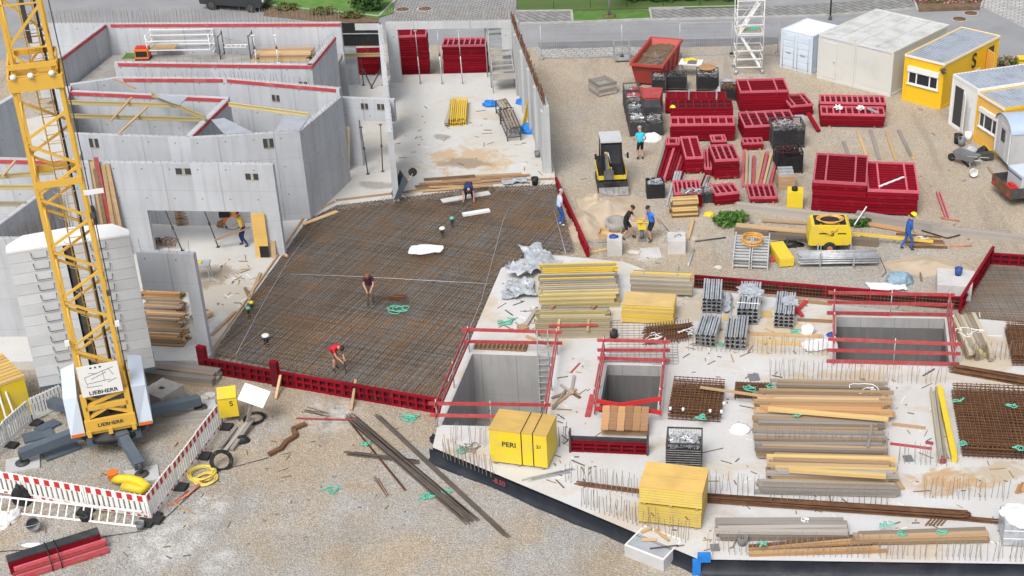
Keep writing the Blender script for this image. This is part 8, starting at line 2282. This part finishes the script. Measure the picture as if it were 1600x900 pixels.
def person(lab, loc, face, shirt, trousers, pose, hair='hair_dark', helmet=None, sleeve=.55, leg=1.0, shoe='boot', h_=1.78):
 k = h_ / 1.78
 lean, hp = R(pose.get('lean', 0)), R(pose.get('head', 10))
 hip = Vector((0, pose.get('hy', 0), pose.get('hip', .93)))
 T = Vector((0, -math.sin(lean), math.cos(lean)))
 nrm = Vector((0, -math.cos(lean), -math.sin(lean)))
 V, E, RAD, SEG = [], [], [], []
 def v(p, r_): V.append(Vector(p) * k); RAD.append(r_ * k); return len(V) - 1
 def e(a_, b_, m, split=None, m2=None): E.append((a_, b_)); SEG.append((a_, b_, m, split, m2))
 p0 = v(hip, (.15)); p1 = v(hip + T * .2, .145); p2 = v(hip + T * .38, .165); p3 = v(hip + T * .5, .10)
 e(p0, p1, trousers, .4, shirt); e(p1, p2, shirt); e(p2, p3, shirt)
 hl = lean + hp; HD = Vector((0, -math.sin(hl), math.cos(hl)))
 n0 = v(hip + T * .56, .058); e(p3, n0, 'skin')
 h0 = v(hip + T * .56 + HD * .09 + Vector((0, -.015, 0)), .088); h1 = v(hip + T * .56 + HD * .19, .098); h2 = v(hip + T * .56 + HD * .25, .07)
 e(n0, h0, 'skin'); e(h0, h1, 'skin'); e(h1, h2, 'skin')
 hands = []
 for s in (-1, 1):
  sh = hip + T * .46 + Vector((s * .17, 0, 0)); tgt = Vector(pose['hands'][0 if s < 0 else 1])
  dd = tgt - sh; L = min(dd.length, .56); dd.normalize(); tgt = sh + dd * L
  off = math.sqrt(max(0, .29 ** 2 - (L / 2) ** 2))
  side = (Vector((s * .5, .6, -.6)) - dd * dd.dot(Vector((s * .5, .6, -.6)))).normalized()
  el = sh + dd * L / 2 + side * off
  a0 = v(sh, .068); a1 = v(el, .047); a2 = v(tgt, .031); a3 = v(tgt + (tgt - el).normalized() * .075, .035)
  e(p2, a0, shirt); e(a0, a1, shirt, sleeve, 'skin' if sleeve < .99 else shirt); e(a1, a2, 'skin' if sleeve <= 1 else shirt); e(a2, a3, 'skin')
  hands.append((V[a3], (tgt - el).normalized(), s))
 for s in (-1, 1):
  ft = Vector((*pose['feet'][0 if s < 0 else 1], .075)); hj = hip + Vector((s * .085, 0, -.04))
  dd = ft - hj; L = min(dd.length, .86); dd.normalize(); off = math.sqrt(max(0, .435 ** 2 - (L / 2) ** 2))
  fw = (Vector((0, -1, .1)) - dd * dd.dot(Vector((0, -1, .1)))).normalized()
  kn = hj + dd * L / 2 + fw * off
  l0 = v(hj, .105); l1 = v(kn, .066); l2 = v(ft, .045); l3 = v(ft + Vector((s * .02, -.16, -.035)), .04)
  low = trousers if leg >= 1 else 'skin'
  e(p0, l0, trousers); e(l0, l1, trousers, .85 if leg < 1 else None, 'skin' if leg < 1 else None); e(l1, l2, low, .75, shoe if leg < 1 else trousers); e(l2, l3, shoe)
 me = bpy.data.meshes.new('body'); me.from_pydata([tuple(x) for x in V], E, [])
 o = bpy.data.objects.new('person', me); COL.objects.link(o)
 sk = o.modifiers.new('s', 'SKIN')
 for i, r_ in enumerate(RAD): me.skin_vertices[0].data[i].radius = (r_, r_)
 me.skin_vertices[0].data[0].use_root = True
 sb = o.modifiers.new('u', 'SUBSURF'); sb.levels = 1; sb.render_levels = 1
 dg = bpy.context.evaluated_depsgraph_get()
 m2 = bpy.data.meshes.new_from_object(o.evaluated_get(dg))
 names = []
 def mi(n_):
  if n_ not in names: names.append(n_)
  return names.index(n_)
 b = MB(); b.v = [tuple(x.co) for x in m2.vertices]
 for pl_ in m2.polygons:
  c = Vector(pl_.center); best, bm = 1e9, 'skin'
  for (a_, b_, m, sp, mm) in SEG:
   A, B = V[a_], V[b_]; AB = B - A; t = max(0, min(1, (c - A).dot(AB) / AB.length_squared))
   dist = (c - A - AB * t).length / (RAD[a_] * (1 - t) + RAD[b_] * t)
   if dist < best: best = dist; bm = mm if (sp is not None and t > sp) else m
  b.f.append(list(pl_.vertices)); b.m.append(mi(bm)); b.s.append(True)
 bpy.data.objects.remove(o); bpy.data.meshes.remove(m2)
 sk_ = mi('skin')
 for (hp_, d, s) in hands:                                   # fingers and thumb, unequal and slightly curled
  sd_ = d.cross(Vector((0, 0, 1))); sd_ = sd_.normalized() if sd_.length > .1 else Vector((1, 0, 0)); up_ = sd_.cross(d)
  for i, L in enumerate((.062, .072, .068, .052)):
   q = hp_ + sd_ * (.022 * (i - 1.5)) * k
   b.tube([q, q + (d * L * .5 - up_ * .008) * k, q + (d * L * .85 - up_ * .03) * k], .009 * k, 5, sk_, radii=[.0095 * k, .009 * k, .007 * k])
  q = hp_ - d * .03 * k
  b.tube([q, q - sd_ * s * .035 * k + d * .02 * k, q - sd_ * s * .045 * k + d * .05 * k], .01 * k, 5, sk_, radii=[.012 * k, .01 * k, .008 * k])
 hc = V[h1]; fwd = Vector((0, -math.cos(hl), -math.sin(hl)))
 b.tube([hc - HD * .03 * k + fwd * .09 * k, hc - HD * .045 * k + fwd * .122 * k], .013 * k, 6, sk_, radii=[.008 * k, .016 * k])
 for s in (-1, 1):
  b.blob(hc + Vector((s * .095 * k, 0, 0)) - HD * .02 * k, .014 * k, .022 * k, .03 * k, sk_, 0, 1, 5)
  b.blob(hc + fwd * .092 * k + Vector((s * .034 * k, 0, 0)), .012 * k, .008 * k, .008 * k, mi('ink'), 0, 1, 4)
 b.bar(hc - HD * .085 * k + fwd * .088 * k - Vector((.025 * k, 0, 0)), hc - HD * .085 * k + fwd * .088 * k + Vector((.025 * k, 0, 0)), .012 * k, .01 * k, mi('skin_shade'))
 o = b.build('person', [M_[n_] for n_ in names], None, loc, face)
 tag(o, lab, 'person')
 rot = Vector((0, 0, 1)).rotation_difference(HD).to_matrix().to_4x4()
 MX = Matrix.Translation(hc + HD * .012 * k) @ rot
 cap = MB(); t_ = MB(); t_.blob((0, .012 * k, 0), .106 * k, .115 * k, .105 * k, 0, .06, 3, 9, flat=True)
 if helmet is None:
  cap.add(t_.v, t_.f, 0, True, MX); cap.build('hair', M_[hair], o)
 else:
  h2_ = MB(); h2_.blob((0, 0, .03 * k), .13 * k, .15 * k, .125 * k, 0, 0, 3, 9, flat=True); h2_.lathe([(.13 * k, .03 * k), (.165 * k, .025 * k), (.165 * k, .035 * k), (.13 * k, .04 * k)], (0, -.01 * k, 0), 20)
  cap.add(h2_.v, h2_.f, 0, True, MX); cap.build('helmet', M_[helmet], o)
  t2 = MB(); t3 = MB(); t3.blob((0, .03 * k, -.03 * k), .1 * k, .095 * k, .08 * k, 0, 0, 3, 8); t2.add(t3.v, t3.f, 0, True, MX); t2.build('hair', M_[hair], o)
 return o
MZ = .36
person('person in a yellow shirt and yellow helmet holding a plank in the wall opening', G(384, 384, FL), R(-80), 'cloth_yellow', 'cloth_navy', dict(lean=12, head=12, hands=[(-.16, -.38, .98), (.2, -.1, .92)], feet=[(-.12, -.12), (.12, .12)]), helmet='helmet_yellow')
plank(G(336, 376, FL + .45), G(390, 356, FL + .95), .16, .04, 'wood_mid', 'brown plank held by the person in the yellow helmet')
person('person in dark clothes bending down over the rear edge of the rebar mat', G(733, 311, MZ), R(8), 'cloth_navy', 'cloth_black', dict(lean=98, head=15, hip=.80, hy=.12, hands=[(-.3, -.5, .12), (.22, -.55, .10)], feet=[(-.16, .02), (.16, .08)]), hair='hair_dark')
person('person in a dark plum shirt standing on the middle of the rebar mat looking down', G(580, 476, MZ), R(5), 'cloth_plum', 'cloth_brown', dict(lean=28, head=38, hip=.90, hy=.1, hands=[(-.08, -.42, .88), (.1, -.42, .88)], feet=[(-.1, -.03), (.1, .07)]), hair='hair_red')
person('person in a red shirt and shorts bending with a tying tool on the mat', G(524, 578, MZ), R(48), 'cloth_red', 'cloth_brown', dict(lean=62, head=22, hip=.88, hy=.12, hands=[(-.06, -.55, .62), (.1, -.5, .66)], feet=[(-.1, -.05), (.12, .1)]), leg=.5)
p = G(541, 583, MZ); tag(MB().tube([p, p + Vector((-.06, .1, .75)), p + Vector((-.1, .1, .95))], .018, 6).build('tying_tool', M_['dark_steel']), 'long thin tying tool held by the person in red', 'tool')
person('person in a pale blue shirt and navy trousers standing by the red side forms', G(875, 352, MZ), R(110), 'cloth_light', 'cloth_blue', dict(lean=6, head=14, hands=[(-.2, -.2, .88), (.2, -.22, .9)], feet=[(-.11, -.03), (.11, .05)]), hair='hair_grey', shoe='white_plastic')
person('person in a turquoise shirt and black shorts beside the clamp boxes', G(1001, 250), R(195), 'cloth_turquoise', 'cloth_black', dict(lean=8, head=12, hands=[(-.24, -.25, .95), (.26, -.3, 1.0)], feet=[(-.11, .0), (.12, -.06)]), hair='hair_grey', leg=.5)
person('person in black shirt and shorts gripping the rammer from the left', G(980, 373), R(75), 'cloth_black', 'cloth_black', dict(lean=26, head=6, hip=.90, hy=.08, hands=[(-.18, -.52, .95), (.18, -.52, .95)], feet=[(-.14, .2), (.14, -.22)]), leg=.5)
person('person in a bright blue shirt and black shorts gripping the rammer from the right', G(1019, 376), R(-65), 'cloth_blue_shirt', 'cloth_black', dict(lean=14, head=10, hands=[(-.1, -.45, .95), (.32, .2, 1.0)], feet=[(-.14, .02), (.13, -.1)]), leg=.5)
person('person in blue overalls and yellow helmet walking along the baulks', G(1416, 390), R(95), 'cloth_blue', 'cloth_blue', dict(lean=10, head=16, hands=[(-.2, -.3, .85), (.2, -.25, .88)], feet=[(-.1, -.18), (.1, .24)]), helmet='helmet_yellow', sleeve=1.0)
b = MB()
def bits(n, x0, x1, y0, y1, z, ok):
 while n:
  x, y = random.uniform(x0, x1), random.uniform(y0, y1)
  if not ok(x, y): continue
  if z == SL and any(min(p[0] for p in P_) - .3 < G(x, y, z).x < max(p[0] for p in P_) + .3 and min(p[1] for p in P_) - .3 < G(x, y, z).y < max(p[1] for p in P_) + .3 for P_ in PITS): continue
  c = G(x, y, z + .015); t = random.uniform(0, PI); L = random.choice((.04, .05, .08, .12, .2, .28)) * (.6 if z < .1 else 1); v = Vector((math.cos(t), math.sin(t), 0)) * L
  b.bar(c - v, c + v, random.uniform(.015, .05), .02, random.choice((0, 0, 2, 2) if z < .1 else (0, 0, 1, 2, 3))); n -= 1
bits(260, 1050, 1590, 460, 860, SL, lambda x, y: True)
bits(60, 860, 940, 560, 760, SL, lambda x, y: True)
bits(40, 780, 840, 430, 520, SL, lambda x, y: True)
bits(70, 620, 850, 160, 290, FL, lambda x, y: True)
bits(40, 340, 400, 400, 480, FL, lambda x, y: True)
bits(120, 880, 1560, 110, 430, 0, lambda x, y: True)
bits(90, 60, 640, 620, 880, 0, lambda x, y: True)
o = struct(b.build('site_litter', [M_['wood_mid'], M_['wood_pale'], M_['dark_rebar'], M_['paper']]), 'stuff'); tag(o, 'scattered wood chips, wire ends and scraps over the whole site', 'litter')
